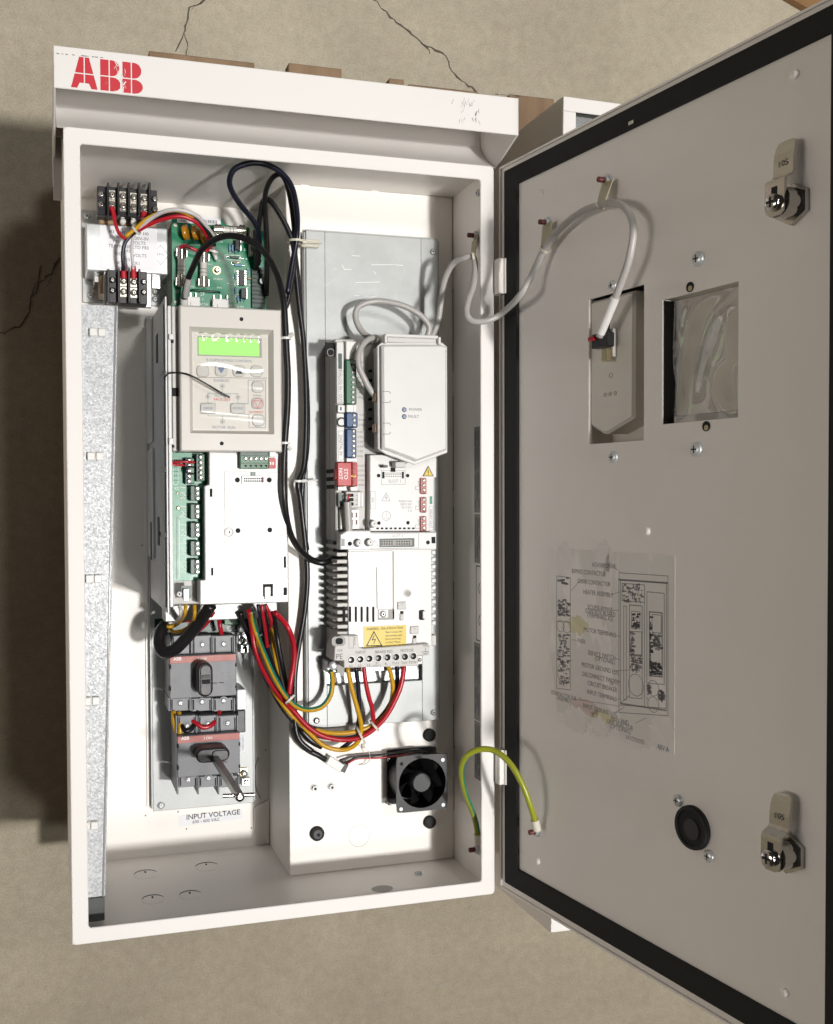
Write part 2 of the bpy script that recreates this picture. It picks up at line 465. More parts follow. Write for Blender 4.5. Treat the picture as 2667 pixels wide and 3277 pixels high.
        for i in range(N - 1):
            for k in range(n):
                s.f.append((o + i * n + k, o + i * n + (k + 1) % n, o + (i + 1) * n + (k + 1) % n, o + (i + 1) * n + k))
                s.m.append(mi2 if (m2 and (k < n * fr)) else mi); s.sm.append(True)
        if ends:
            s.f.append(tuple(o + k for k in reversed(range(n)))); s.m.append(mi); s.sm.append(False)
            s.f.append(tuple(o + (N - 1) * n + k for k in range(n))); s.m.append(mi); s.sm.append(False)
        return s
    def strip(s, p0, p1, w, z, m, h=0.00012):
        p0 = Vector(p0[:2]); p1 = Vector(p1[:2]); d = (p1 - p0)
        if d.length < 1e-7: return s
        d.normalize(); nn = Vector((-d.y, d.x)) * (w / 2); d = d * (w / 2)
        q = [p0 - d - nn, p1 + d - nn, p1 + d + nn, p0 - d + nn]
        return s.add([(p.x, p.y, z + h) for p in q], [(0, 1, 2, 3)], m)
    def frame(s, x0, x1, y0, y1, w, z, m):
        for a, b_ in (((x0, y0), (x1, y0)), ((x1, y0), (x1, y1)), ((x1, y1), (x0, y1)), ((x0, y1), (x0, y0))):
            s.strip(a, b_, w, z, m)
        return s
    def text(s, t, x, y, z, size, m, rot=0.0, ax='CENTER', sx=1.0, bold=0.0):
        cu = bpy.data.curves.new('t', 'FONT'); cu.body = t; cu.size = 1.0
        cu.align_x = ax; cu.align_y = 'CENTER'; cu.resolution_u = 2; cu.offset = bold
        o = bpy.data.objects.new('t', cu)
        me = o.to_mesh()
        c, sn = math.cos(rot), math.sin(rot)
        vs = []
        for v in me.vertices:
            a, b_ = v.co.x * size * sx, v.co.y * size
            vs.append((x + a * c - b_ * sn, y + a * sn + b_ * c, z + 0.00015))
        fs = [tuple(p.vertices) for p in me.polygons]
        o.to_mesh_clear(); bpy.data.objects.remove(o); bpy.data.curves.remove(cu)
        return s.add(vs, fs, m)
    def ptext(s, t, px, py, z, hpx, m, rot=0.0, sx=1.0, ax='CENTER', bold=0.0):
        p = at(px, py, z)
        size = (at(px, py - hpx / 2, z) - at(px, py + hpx / 2, z)).length / .70
        return s.text(t, p.x, p.y, z, size, m, rot, ax, sx, bold)
    def pstrip(s, a, b_, wpx, z, m):
        p, q = at(a[0], a[1], z), at(b_[0], b_[1], z)
        return s.strip((p.x, p.y), (q.x, q.y), wpx * .00034, z, m)
    def mesh(s, name, center=True):
        me = bpy.data.meshes.new(name)
        c = Vector((0, 0, 0))
        if center and s.v:
            lo = [min(p[k] for p in s.v) for k in range(3)]; hi = [max(p[k] for p in s.v) for k in range(3)]
            c = Vector([(lo[k] + hi[k]) / 2 for k in range(3)])
        me.from_pydata([tuple(p - c) for p in s.v], [], s.f)
        for m in s.mats: me.materials.append(MATS[m])
        me.polygons.foreach_set('material_index', s.m)
        me.polygons.foreach_set('use_smooth', s.sm)
        me.update()
        return me, c
    def build(s, name, parent=None, xf=None):
        if xf is not None: s.v = [xf @ p for p in s.v]
        me, c = s.mesh(name)
        o = bpy.data.objects.new(name, me)
        link(o, parent, c)
        return o

WPOS = {}
def link(o, parent, c, rot=None):
    COL.objects.link(o)
    c = Vector(c)
    if parent is not None:
        o.parent = parent
        o.location = c - WPOS[parent.name]
    else:
        o.location = c
    WPOS[o.name] = c
    return o
def smooth(pts, sub):
    P = [Vector(p) for p in pts]
    if sub <= 1 or len(P) < 3: return P
    out = []
    n = len(P)
    for i in range(n - 1):
        p0 = P[i - 1] if i else P[0] * 2 - P[1]
        p1, p2 = P[i], P[i + 1]
        p3 = P[i + 2] if i + 2 < n else P[-1] * 2 - P[-2]
        for k in range(sub):
            t = k / sub
            out.append(0.5 * ((2 * p1) + (p2 - p0) * t + (2 * p0 - 5 * p1 + 4 * p2 - p3) * t * t + (3 * p1 - p0 - 3 * p2 + p3) * t ** 3))
    out.append(P[-1])
    return out
def tag(o, label=None, cat=None, group=None, kind=None):
    if label: o['label'] = label
    if cat: o['category'] = cat
    if group: o['group'] = group
    if kind: o['kind'] = kind
    return o
def thing(name, loc, label, cat, group=None):
    o = bpy.data.objects.new(name, None)
    o.empty_display_size = .02
    link(o, None, loc)
    return tag(o, label, cat, group)

# shared small hardware -------------------------------------------------
SHARED = {}
def shared(key, fn):
    if key not in SHARED:
        mb = MB(); fn(mb); SHARED[key] = mb.mesh(key, center=False)[0]
    return SHARED[key]
def inst(key, fn, name, parent, loc, scale=1.0, axis=None, rz=0.0):
    o = bpy.data.objects.new(name, shared(key, fn))
    link(o, parent, loc)
    if axis is not None:
        o.rotation_mode = 'QUATERNION'
        o.rotation_quaternion = Vector((0, 0, 1)).rotation_difference(Vector(axis))
    else:
        o.rotation_euler = (0, 0, rz)
    o.scale = (scale, scale, scale)
    return o
def f_pan(m, slot='cross'):
    def fn(mb):
        mb.cyl((0, 0, 0), 1.0, .35, m, n=18, dome=.3)
        d = .63
        if slot == 'cross':
            mb.box(-.5, .5, -.09, .09, .4, d, 'hole'); mb.box(-.09, .09, -.5, .5, .4, d + .004, 'hole')
        elif slot == 'slot':
            mb.box(-.8, .8, -.10, .10, .3, d, 'hole')
        elif slot == 'torx':
            mb.cyl((0, 0, .4), .36, d - .4, 'hole', n=6)
    return fn
def screw(parent, px, py, z, rpx, m='steel', slot='cross', name='screw', rz=None):
    p = at(px, py, z)
    r = rpx * (CAM.z - z) / FPX / CR[2][2]
    return inst('%s_%s' % (m, slot), f_pan(m, slot), name, parent, p, r, rz=random.uniform(0, 3) if rz is None else rz)
def f_hexnut(mb):
    mb.cyl((0, 0, 0), 1.35, .22, 'zinc', n=24)
    mb.cyl((0, 0, .22), 1.0, .75, 'zinc', n=6)
def f_redstud(mb):
    f_hexnut(mb)
    mb.cyl((0, 0, .97), .55, 1.35, 'dirt_red', n=14, dome=.12)
mat('dirt_red', (0.14, 0.0245, 0.021), 0.5, noise=0.3, nscale=300)
def f_dimple(mb):
    mb.cyl((0, 0, 0), 1.0, .55, 'powder', n=16, r2=.9, dome=.25)
# ================================================================== SETTING
FZ = -0.40
H2, W2, DEP, RZ = 0.3891, 0.22, -0.2191, -0.1086
mb = MB(); mb.add([(-9, -9, FZ), (9, -9, FZ), (9, 9, FZ), (-9, 9, FZ)], [(0, 1, 2, 3)], 'concrete')
floor = tag(mb.build('floor'), 'tan concrete floor with long dark cracks', kind='structure')
def crack(pts, wmax, jit, seed):
    rnd = random.Random(seed)
    P = [Vector((at(x, y, FZ).x, at(x, y, FZ).y)) for x, y in pts]
    Q = []
    for i in range(len(P) - 1):
        n = max(2, int((P[i + 1] - P[i]).length / .006))
        for k in range(n):
            q = P[i].lerp(P[i + 1], k / n) + Vector((rnd.gauss(0, jit), rnd.gauss(0, jit)))
            Q.append(q)
    Q.append(P[-1])
    mb = MB(); vs = []; N = len(Q)
    for i, q in enumerate(Q):
        d = (Q[min(i + 1, N - 1)] - Q[max(i - 1, 0)]).normalized(); n = Vector((-d.y, d.x))
        w = wmax * rnd.uniform(.25, 1.0) * (.3 + .7 * math.sin(math.pi * min(max(i / N, .04), .96)) ** .4)
        vs += [(q.x + n.x * w, q.y + n.y * w, FZ + .0006), (q.x - n.x * w, q.y - n.y * w, FZ + .0006)]
    mb.add(vs, [(2 * i, 2 * i + 1, 2 * i + 3, 2 * i + 2) for i in range(N - 1)], 'crack')
    mb.build('crack', floor)
crack([(640, -60), (655, 0), (605, 30), (592, 85), (590, 110), (562, 165)], .0013, .0012, 1)
crack([(606, 30), (660, -8), (720, -60)], .0011, .0012, 2)
crack([(590, 110), (600, 135), (592, 200)], .0010, .0008, 3)
crack([(1130, -60), (1195, 0), (1260, 60), (1330, 118), (1355, 140), (1430, 180), (1440, 215), (1465, 250), (1510, 280), (1560, 350), (1640, 470)], .0019, .0013, 4)
crack([(1350, 136), (1368, 150), (1376, 172)], .0014, .0008, 5)
crack([(-80, 1110), (0, 1070), (60, 1045), (90, 1000), (100, 950), (150, 880), (185, 840), (215, 800), (300, 700)], .0013, .0014, 6)
crack([(100, 950), (120, 900), (130, 850)], .0012, .0009, 7)
crack([(150, 920), (172, 860), (190, 820)], .0010, .0009, 8)
mb = MB()
rnd = random.Random(5)
for (x, y, rr) in ((1417, 3153, .0042), (1460, 3149, .0038), (1420, 3135, .002), (1360, 3165, .0018), (1300, 3170, .0012), (1240, 3180, .002), (1677, 3035, .0011), (1730, 2995, .001), (1862, 3040, .001), (1500, 2908, .0012), (1885, 3030, .0009), (1000, 3190, .0012)):
    p = at(x, y, FZ); n = 9
    poly = [(p.x + math.cos(6.283 * i / n) * rr * rnd.uniform(.6, 1.4) * 1.5, p.y + math.sin(6.283 * i / n) * rr * rnd.uniform(.5, 1.1)) for i in range(n)]
    mb.prism(poly, FZ - .001, FZ + .0005, 'floor_pale')
o = mb.build('grit', floor); o['kind'] = 'stuff'

# pallet under the cabinet
PZ = -0.2245
pal = thing('wooden_pallet', (0.05, 0.05, FZ), 'weathered wooden pallet carrying the open white control cabinet', 'pallet')
for (x0, x1, y0, y1) in ((-.213, -.172, -.42, .47), (-.160, -.132, -.415, .50), (-.118, .008, -.425, .5655), (.020, .044, -.42, .556), (.0505, .118, -.43, .5705), (.128, .170, -.42, .556), (.180, .2, -.42, .566), (.206, .30, .468, .5615), (.345, .41, .468, .5635), (.42, .50, .468, .555)):
    MB().box(x0, x1, y0, y1, PZ - .019, PZ, 'wood', .001).build('deck_board', pal)
for (y, xa, xb) in ((-.36, -.205, .205), (.03, -.205, .205), (.385, -.205, .205), (.478, -.115, .50)):
    MB().box(xa, xb, y, y + (.09 if y < .4 else .07), PZ - .019 - .016, PZ - .0195, 'wood', .001).build('cross_board', pal)
for x in (-.20, -.05, .11):
    MB().box(x, x + .09, -.40, .46, FZ + .001, PZ - .036, 'wood', .001).build('runner', pal)
for x in (-.05, .20, .42):
    MB().box(x, x + .07, .470, .545, FZ + .001, PZ - .036, 'wood', .001).build('runner', pal)

# neighbour cabinet: only its near corners show beyond the door
nb = thing('white_enclosure', (0.5, 0.02, FZ), 'white metal box lying behind the open cabinet door, pale rim showing', 'box')
z1 = .03
nx0, nx1, ny0, ny1 = .0, .48, -.4425, .4425
RX = Matrix.Translation((0.2790, .0165, 0)) @ Matrix.Rotation(-.0165, 4, 'Z')
MB().box(nx0, nx0 + .002, ny0, ny1, FZ + .002, z1 - .002, 'powder', 0).build('side_wall', nb, RX)
MB().box(nx1 - .002, nx1, ny0, ny1, FZ + .002, z1 - .002, 'powder', 0).build('side_wall', nb, RX)
MB().box(nx0 + .0022, nx1 - .0022, ny1 - .002, ny1, FZ + .002, z1 - .002, 'powder', 0).build('end_wall', nb, RX)
MB().box(nx0 + .0022, nx1 - .0022, ny0, ny0 + .002, FZ + .002, z1 - .002, 'powder', 0).build('end_wall', nb, RX)
mb = MB(); fr = .015
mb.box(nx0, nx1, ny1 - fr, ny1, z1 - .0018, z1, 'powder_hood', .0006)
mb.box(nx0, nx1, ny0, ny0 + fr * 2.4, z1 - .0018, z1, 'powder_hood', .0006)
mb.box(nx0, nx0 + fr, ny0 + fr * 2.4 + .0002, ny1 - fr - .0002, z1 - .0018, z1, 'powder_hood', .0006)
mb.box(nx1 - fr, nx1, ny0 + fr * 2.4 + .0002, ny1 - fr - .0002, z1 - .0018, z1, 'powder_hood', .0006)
mb.build('front_rim', nb, RX)
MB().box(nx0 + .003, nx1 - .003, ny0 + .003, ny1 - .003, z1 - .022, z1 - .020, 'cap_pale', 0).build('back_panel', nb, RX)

# plywood corner at the far right
p = at(2480, 0, FZ); q = at(2562, 24, FZ)
mb = MB()
mb.prism([(p.x - .02, p.y + .014), (q.x + .02, q.y - .012), (q.x + .5, q.y + .15), (q.x + .3, q.y + .6), (p.x, p.y + .5)], FZ + .001, FZ + .014, 'plywood', .001)
tag(mb.build('plywood_sheet'), 'brown plywood sheet lying flat beyond the top of the cabinet door', 'plywood')

# ================================================================== CABINET
cab = thing('control_cabinet', (0, 0, PZ), 'white steel control cabinet lying open on its back with hood and hinged door', 'cabinet')
T = .0018
MB().box(-W2, W2, -H2, H2, DEP - T, DEP, 'powder', 0).build('back_wall', cab)
MB().box(-W2, -W2 + T, -H2 + T, H2 - T, DEP + .0002, -.0022, 'powder', 0).build('side_wall', cab)
MB().box(W2 - T, W2, -H2 + T, H2 - T, DEP + .0002, -.0022, 'powder', 0).build('side_wall', cab)
MB().box(-W2, W2, H2 - T, H2, DEP + .0002, -.0022, 'powder', 0).build('top_wall', cab)
bw = MB().box(-W2, W2, -H2, -H2 + T, DEP + .0002, -.0022, 'powder', 0).build('bottom_wall', cab)
# front rim with rounded corners: outline ring
def rounded(x0, x1, y0, y1, r, n=5):
    out = []
    for cx_, cy_, a0 in ((x1 - r, y1 - r, 0), (x0 + r, y1 - r, 90), (x0 + r, y0 + r, 180), (x1 - r, y0 + r, 270)):
        for k in range(n + 1):
            a = math.radians(a0 + 90 * k / n)
            out.append((cx_ + r * math.cos(a), cy_ + r * math.sin(a)))
    return out
def ringprism(mb, outer, inner, z0, z1, m, b=.0007):
    n = len(outer); vs = []
    def shr(L, d):
        cx_ = sum(p[0] for p in L) / n; cy_ = sum(p[1] for p in L) / n
        return [(p[0] - d * (1 if p[0] > cx_ else -1), p[1] - d * (1 if p[1] > cy_ else -1)) for p in L]
    rings = [(outer, z0), (outer, z1 - b), (shr(outer, b), z1), (shr(inner, -b), z1), (inner, z1 - b), (inner, z0)]
    for L, z in rings: vs += [(x, y, z) for x, y in L]
    fs = []
    for k in range(6):
        k2 = (k + 1) % 6
        fs += [(k * n + i, k * n + (i + 1) % n, k2 * n + (i + 1) % n, k2 * n + i) for i in range(n)]
    mb.add(vs, fs, m)
mb = MB()
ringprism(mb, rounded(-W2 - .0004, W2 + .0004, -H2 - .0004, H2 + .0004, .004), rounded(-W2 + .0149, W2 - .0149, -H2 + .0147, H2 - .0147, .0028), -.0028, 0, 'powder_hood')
# inner lip folded back
for (x0, x1, y0, y1) in ((-W2 + .0135, -W2 + .0149, -H2 + .018, H2 - .018), (W2 - .0149, W2 - .0135, -H2 + .018, H2 - .018), (-W2 + .018, W2 - .018, H2 - .0147, H2 - .0133), (-W2 + .018, W2 - .018, -H2 + .0133, -H2 + .0147)):
    pass
mb.build('front_frame', cab)

# raised mounting channel (right bay)
CHX = .0192
mb = MB()
mb.box(CHX, W2 - T - .0003, -H2 + T + .0003, H2 - T - .0003, RZ - .0016, RZ, 'powder', .0006)
mb.box(CHX, CHX + .0016, -H2 + T + .0003, H2 - T - .0003, DEP + .0004, RZ - .0017, 'powder', 0)
chan = mb.build('mounting_channel', cab)
MB().prism([(CHX - .001, -H2 + .002), (CHX - .0195, -H2 + .024), (CHX - .0195, -H2 + .05), (CHX - .001, -H2 + .058)], DEP + .0006, DEP + .0032, 'powder').build('gusset', chan)
# notch tab along the top of the channel
for (x, y) in ((1200, 612), (975, 590)):
    pnt = at(x, y, RZ); MB().cyl((pnt.x, pnt.y, RZ - .0005), .0045, .0012, 'powder', n=20).build('tab', chan)
mb = MB()
for (px, py) in ((1377, 2354), (1378, 2633)):
    pass
def plug(px, py, z, rpx, hole=False):
    p = at(px, py, z + .004); r = rpx * (CAM.z - z) / FPX / .96
    mb = MB(); mb.cyl((p.x, p.y, z), r, .0035, 'black_rubber', n=28, dome=.0012)
    if hole:
        mb.cyl((p.x, p.y, z + .0042), r * .62, .0012, 'cap_grey', n=24)
        mb.cyl((p.x + .0008, p.y - .0006, z + .0053), r * .25, .0005, 'hole', n=16)
    mb.build('hole_plug', chan)
plug(1377, 2354, RZ, 21); plug(1378, 2633, RZ, 21); plug(1017, 2670, RZ, 23, True)
for q in ((1007, 2522), (1061, 2518)):
    p = at(*q, RZ)
    mb = MB(); mb.cyl((p.x, p.y, RZ), .0048, .001, 'steel_dark', n=20); mb.cyl((p.x, p.y, RZ + .001), .0034, .003, 'zinc_dull', n=18); mb.cyl((p.x, p.y, RZ + .004), .0016, .0002, 'hole', n=6); mb.build('bolt', chan)
p = at(1150, 2675, RZ)
mb = MB(); mb.ring((p.x, p.y, RZ - .0004), .0123, .0129, .0006, 'abs', 40); mb.box(p.x - .0012, p.x + .0012, p.y + .0125, p.y + .0142, RZ, RZ + .0004, 'powder', 0); mb.box(p.x - .0012, p.x + .0012, p.y - .0142, p.y - .0125, RZ, RZ + .0004, 'powder', 0)
mb.build('knockout', chan)
# seam stitches / dirt where channel meets right wall
mb = MB()
rnd = random.Random(3)
y = -.33
while y < .37:
    L = rnd.uniform(.02, .11)
    mb.box(W2 - T - .0007, W2 - T - .0003, y, y + L, RZ + .0001, RZ + .0005, 'dirt', 0); y += L + rnd.uniform(.01, .05)
mb.build('seam', chan)

# knockouts punched in bottom wall
YB = -H2 + T
for (px, py, r) in ((467, 2800, .013), (663, 2775, .013), (490, 2880, .0115), (610, 2866, .0115)):
    p = atY(px, py, YB); mb = MB(); n = 30
    vs = []
    for rr, hh in ((r + .0003, -.0001), (r + .0003, .0002), (r - .0003, .0003), (0.0003, .0003)):
        vs += [(p.x + math.cos(6.2832 * i / n) * rr, YB + hh, p.z + math.sin(6.2832 * i / n) * rr) for i in range(n)]
    fs = []
    for k in range(3): fs += [(k * n + i, k * n + (i + 1) % n, (k + 1) * n + (i + 1) % n, (k + 1) * n + i) for i in range(n)]
    mb.add(vs, fs, 'powder')
    vs2 = []
    for i in range(n + 1):
        a = math.pi * (1.08 + .84 * i / n)
        for rr in (r + .0002, r + .0004 + .0022 * math.sin(math.pi * i / n)): vs2.append((p.x + math.cos(a) * rr, YB + .0003, p.z + math.sin(a) * rr))
    mb.add(vs2, [(2 * i, 2 * i + 1, 2 * i + 3, 2 * i + 2) for i in range(n)], 'hole')
    mb.box(p.x - .0009, p.x + .0009, YB + .0002, YB + .0006, p.z - r + .003, p.z - r + .0075, 'hole', 0)
    mb.build('knockout', bw)
p = atY(1339, 2798, YB)
inst('zinc_bolt', f_pan('zinc', 'slot'), 'screw', bw, p, .0042, axis=(0, 1, 0))
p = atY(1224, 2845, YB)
mb = MB(); n = 24; mb.add([(p.x + math.cos(6.2832 * i / n) * .012, YB + .0003, p.z + math.sin(6.2832 * i / n) * .009) for i in range(n)], [tuple(range(n))], 'abs_dark'); mb.build('hole_shadow', bw)  # flat grey ellipse painted as the shadow of a hole

# hood ------------------------------------------------------------
HZ = .042
hy0, hy1, hw = .4085, .4462, .2288
mb = MB()
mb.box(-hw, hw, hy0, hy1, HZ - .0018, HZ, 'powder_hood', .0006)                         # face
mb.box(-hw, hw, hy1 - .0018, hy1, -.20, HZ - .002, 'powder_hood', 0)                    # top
hood = mb.build('hood', cab)
# curved soffit of the hood falling back to the cabinet top
mb = MB(); prof = []
for k in range(9):
    t = k / 8
    prof.append((hy0 + .018 - .0368 * t, -.050 + .044 * t - .006 * math.sin(t * 3.1416)))
vs = []
for (y, z) in prof: vs += [(-hw + .0025, y, z), (hw - .0025, y, z)]
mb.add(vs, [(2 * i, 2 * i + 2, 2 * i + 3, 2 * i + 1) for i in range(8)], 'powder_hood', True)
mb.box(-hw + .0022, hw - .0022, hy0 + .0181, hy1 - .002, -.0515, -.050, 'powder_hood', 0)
mb.build('soffit', hood)
for sgn in (-1, 1):
    mb = MB()
    x0, x1 = (-hw, -hw + .0018) if sgn < 0 else (hw - .0018, hw)
    v = [(hy1, -.2), (hy1, HZ - .002), (hy0, HZ - .002), (.3905, -.014), (.3905, -.2)]
    vs = [(x0, a, b_) for a, b_ in v] + [(x1, a, b_) for a, b_ in v]; n = len(v)
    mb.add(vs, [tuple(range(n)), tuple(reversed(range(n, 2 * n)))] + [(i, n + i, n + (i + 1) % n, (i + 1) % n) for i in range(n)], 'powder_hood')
    mb.build('hood_cheek', hood)
# side fixing strap of the hood on the left
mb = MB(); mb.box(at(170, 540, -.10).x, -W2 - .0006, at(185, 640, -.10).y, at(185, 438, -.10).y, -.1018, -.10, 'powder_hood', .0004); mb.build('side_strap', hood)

# ABB logo, four quadrants per letter
def logo(mb, px0, py0, px1, py1, z, m, gap=.0011):
    X0, X1, Y0, Y1 = rect(px0, py0, px1, py1, z)
    w = (X1 - X0); h = Y1 - Y0
    g = gap / 2
    ym = Y0 + h * .47
    zz = z + .0003
    def poly(p): mb.prism([(X0 + a * w, Y0 + b_ * h) for a, b_ in p], z - .0003, zz, m)
    gx, gy = g / w, g / h
    k = .47
    # A : two slanted legs split by the cross gap
    a0, a1, am = 0.0, .365, .185
    def ax(t, side): return (a0 + (.115) * t) if side < 0 else (a1 - .115 * t)
    t = k + gy
    poly([(ax(t, -1), t), (am - gx, t), (am - gx, 1), (ax(1, -1), 1)])
    poly([(am + gx, t), (ax(t, 1), t), (ax(1, 1), 1), (am + gx, 1)])
    t = k - gy
    poly([(0, 0), (.085, 0), (.118, .17), (am - gx, .17), (am - gx, t), (ax(t, -1), t)])
    poly([(.365, 0), (.28, 0), (.248, .17), (am + gx, .17), (am + gx, t), (ax(t, 1), t)])
    # B B
    for b0 in (.405, .715):
        bm = b0 + .125
        def arc(cx_, cy_, rx, ry, a0_, a1_, n=9):
            return [(cx_ + rx * math.cos(math.radians(a0_ + (a1_ - a0_) * i / n)), cy_ + ry * math.sin(math.radians(a0_ + (a1_ - a0_) * i / n))) for i in range(n + 1)]
        poly([(b0, k + gy), (bm - gx, k + gy), (bm - gx, 1), (b0, 1)])
        poly([(b0, 0), (bm - gx, 0), (bm - gx, k - gy), (b0, k - gy)])
        poly([(bm + gx, k + gy)] + arc(bm + .035, (k + gy + 1) / 2, .105, (1 - k - gy) / 2, -90, 90) + [(bm + gx, 1)])
        poly([(bm + gx, 0)] + arc(bm + .045, (k - gy) / 2, .115, (k - gy) / 2, -90, 90) + [(bm + gx, k - gy)])
mb = MB()
logo(mb, 227, 191, 457, 290, HZ, 'logo_red')
# scuffs across the second letter
rnd = random.Random(11)
for i in range(16):
    x = 378 + rnd.gauss(0, 7) + i * .9; y = 200 + i * 5.2
    p, q = at(x, y, HZ), at(x + rnd.uniform(-7, 7), y + rnd.uniform(7, 16), HZ)
    mb.strip((p.x, p.y), (q.x, q.y), rnd.uniform(.0003, .0011), HZ + .00035, 'powder_hood')
mb.build('logo', hood)
mb = MB()
for i in range(34):
    x = 1480 + rnd.gauss(0, 12) if i < 16 else 1520 + rnd.gauss(0, 10); y = rnd.uniform(310, 385) + (x - 1480) * .02
    p, q = at(x, y, HZ), at(x + rnd.uniform(-6, 6), y + rnd.uniform(3, 16), HZ)
    mb.strip((p.x, p.y), (q.x, q.y), rnd.uniform(.0002, .0005), HZ, 'ink_lite' if rnd.random() < .7 else 'ink_grey')
for i in range(26):                                                    # chipped edges
    x = rnd.choice([rnd.uniform(180, 330), rnd.uniform(1585, 1655)]); yt = 167.5 + (x - 177) * .0929
    p, q = at(x, yt, HZ), at(x + rnd.uniform(3, 12), yt + 1.2, HZ)
    mb.strip((p.x, p.y - .0006), (q.x, q.y - .0006), rnd.uniform(.0003, .0008), HZ, 'ink_grey')
mb.build('scuff', hood)['kind'] = 'stuff'

# hinges ----------------------------------------------------------
for (py0, py1) in ((826, 938), (2402, 2512)):
    y1, y0 = at(1600, py0, .01).y, at(1600, py1, .01).y
    mb = MB()
    mb.box(W2 + .0006, W2 + .0035, y0, y1, -.03, .012, 'powder', .0005)
    mb.cyl((W2 + .0045, y0, .006), .0042, y1 - y0, 'powder', axis=(0, 1, 0), n=16)
    mb.add([DXF @ Vector(v) for v in ((-.006, y0, -.003), (.012, y0, -.003), (.012, y1, -.003), (-.006, y1, -.003), (-.006, y0, .0045), (.012, y0, .0045), (.012, y1, .0045), (-.006, y1, .0045))],
           [(3, 2, 1, 0), (4, 5, 6, 7), (0, 1, 5, 4), (2, 3, 7, 6), (1, 2, 6, 5), (3, 0, 4, 7)], 'powder')
    mb.build('hinge', cab)

# right-hand wall: studs, labels
RWX = W2 - T
rw = [o for o in cab.children if o.name.startswith('side_wall')][-1]
for q, key in (((1528, 754), 1), ((1532, 2718), 1)):
    p = atX(*q, RWX); inst('redstud', f_redstud, 'ground_stud', rw, p, .0048, axis=(-1, 0, 0))
p = atX(1532, 617, RWX); inst('zincpan', f_pan('zinc', 'cross'), 'screw', rw, p, .004, axis=(-1, 0, 0))
WX = Matrix(((0, 0, -1, RWX), (-1, 0, 0, 0), (0, 1, 0, 0), (0, 0, 0, 1)))   # local x=-Y, y=Z, out of wall
def walllab(py0, py1, xpx, m, lines, uls=False):
    a = atX(xpx, py0, RWX); b_ = atX(xpx, py1, RWX)
    x0, x1 = -a.y, -b_.y; y0 = a.z; y1 = min(a.z + .062, -.004)
    mb = MB(); mb.box(x0, x1, y0, y1, 0, .0004, m, 0)
    rnd = random.Random(int(py0))
    ink = 'ink_grey' if m == 'paper_grey' else 'ink'
    if uls:
        mb.frame(x0 + .001, x1 - .001, y0 + .001, y1 - .001, .0012, .0004, 'ink')
        for u in (.3, .72):
            c = x0 + (x1 - x0) * u
            mb.ring((c, y0 + .014, .0004), .0058, .0068, .0002, 'ink', 24)
            mb.text('UL', c, y0 + .014, .0005, .0085, 'ink', rot=math.pi / 2 * 0, sx=.8)
        mb.text('LISTED', x0 + (x1 - x0) * .52, y0 + .014, .0005, .0055, 'ink')
        mb.text('c', x0 + (x1 - x0) * .40, y0 + .014, .0005, .0075, 'ink')
    else:
        for i in range(lines):
            yy = y0 + .004 + i * .0045
            x = x0 + .005
            while x < x1 - .012:
                L = rnd.uniform(.006, .03)
                mb.strip((x, yy), (min(x + L, x1 - .006), yy), .0016, .0004, ink); x += L + rnd.uniform(.003, .012)
    mb.build('rating_label', rw, WX)
walllab(1367, 1640, 1519, 'paper_grey', 7)
walllab(1645, 1800, 1520, 'paper_grey', 6)
walllab(1808, 2050, 1525, 'powder', 0, True)
walllab(2054, 2300, 1519, 'paper_grey', 8)
walllab(2304, 2488, 1520, 'paper_grey', 6)

# ---------------------------------------------------------------- DOOR (part) and its sub-parts
DWID, DT = .4395, .0016
DY0, DY1 = -.3815, .3870
c1u0, c1u1, c1y0, c1y1 = .1431, .2180, .0880, .2240
c2u0, c2u1, c2y0, c2y1 = .2403, .3240, .1003, .2063
ku, ky = dr(2222, 2648)
mb = MB()
# plate made of panels round the two cut-outs
us = [0, c1u0, c1u1, c2u0, c2u1, DWID]
def plate(u0, u1, y0, y1): mb.box(u0, u1, y0, y1, -DT, 0, 'powder', 0)
plate(0, c1u0, DY0, DY1); plate(c1u1, c2u0, DY0, DY1); plate(c2u1, DWID, DY0, DY1)
plate(c1u0, c1u1, c1y1, DY1); plate(c1u0, c1u1, DY0, c1y0)
plate(c2u0, c2u1, c2y1, DY1); plate(c2u0, c2u1, DY0, c2y0)
FL = .0026
mb.box(-.0018, 0, DY0 - .0018, DY1 + .0018, -.016, FL, 'powder', 0)
mb.box(DWID, DWID + .0018, DY0 - .0018, DY1 + .0018, -.016, FL, 'powder', 0)
mb.box(0, DWID, DY1, DY1 + .0018, -.016, FL, 'powder', 0)
mb.box(0, DWID, DY0 - .0018, DY0, -.016, FL, 'powder', 0)
door = mb.build('door', cab, DXF)
tag(door, 'inner face of the open cabinet door with black gasket and wiring diagram')
# foam gasket, slightly wavy inner edge
g0, g1 = .0072, .0312
mb = MB()
ringprism(mb, rounded(g0, DWID - g0, DY0 + .0065, DY1 - .0045, .0015, 3), rounded(g1, DWID - g1, -.3528, .3630, .0012, 3), .0003, .0030, 'gasket', .0010)
mb.build('gasket', door, DXF)
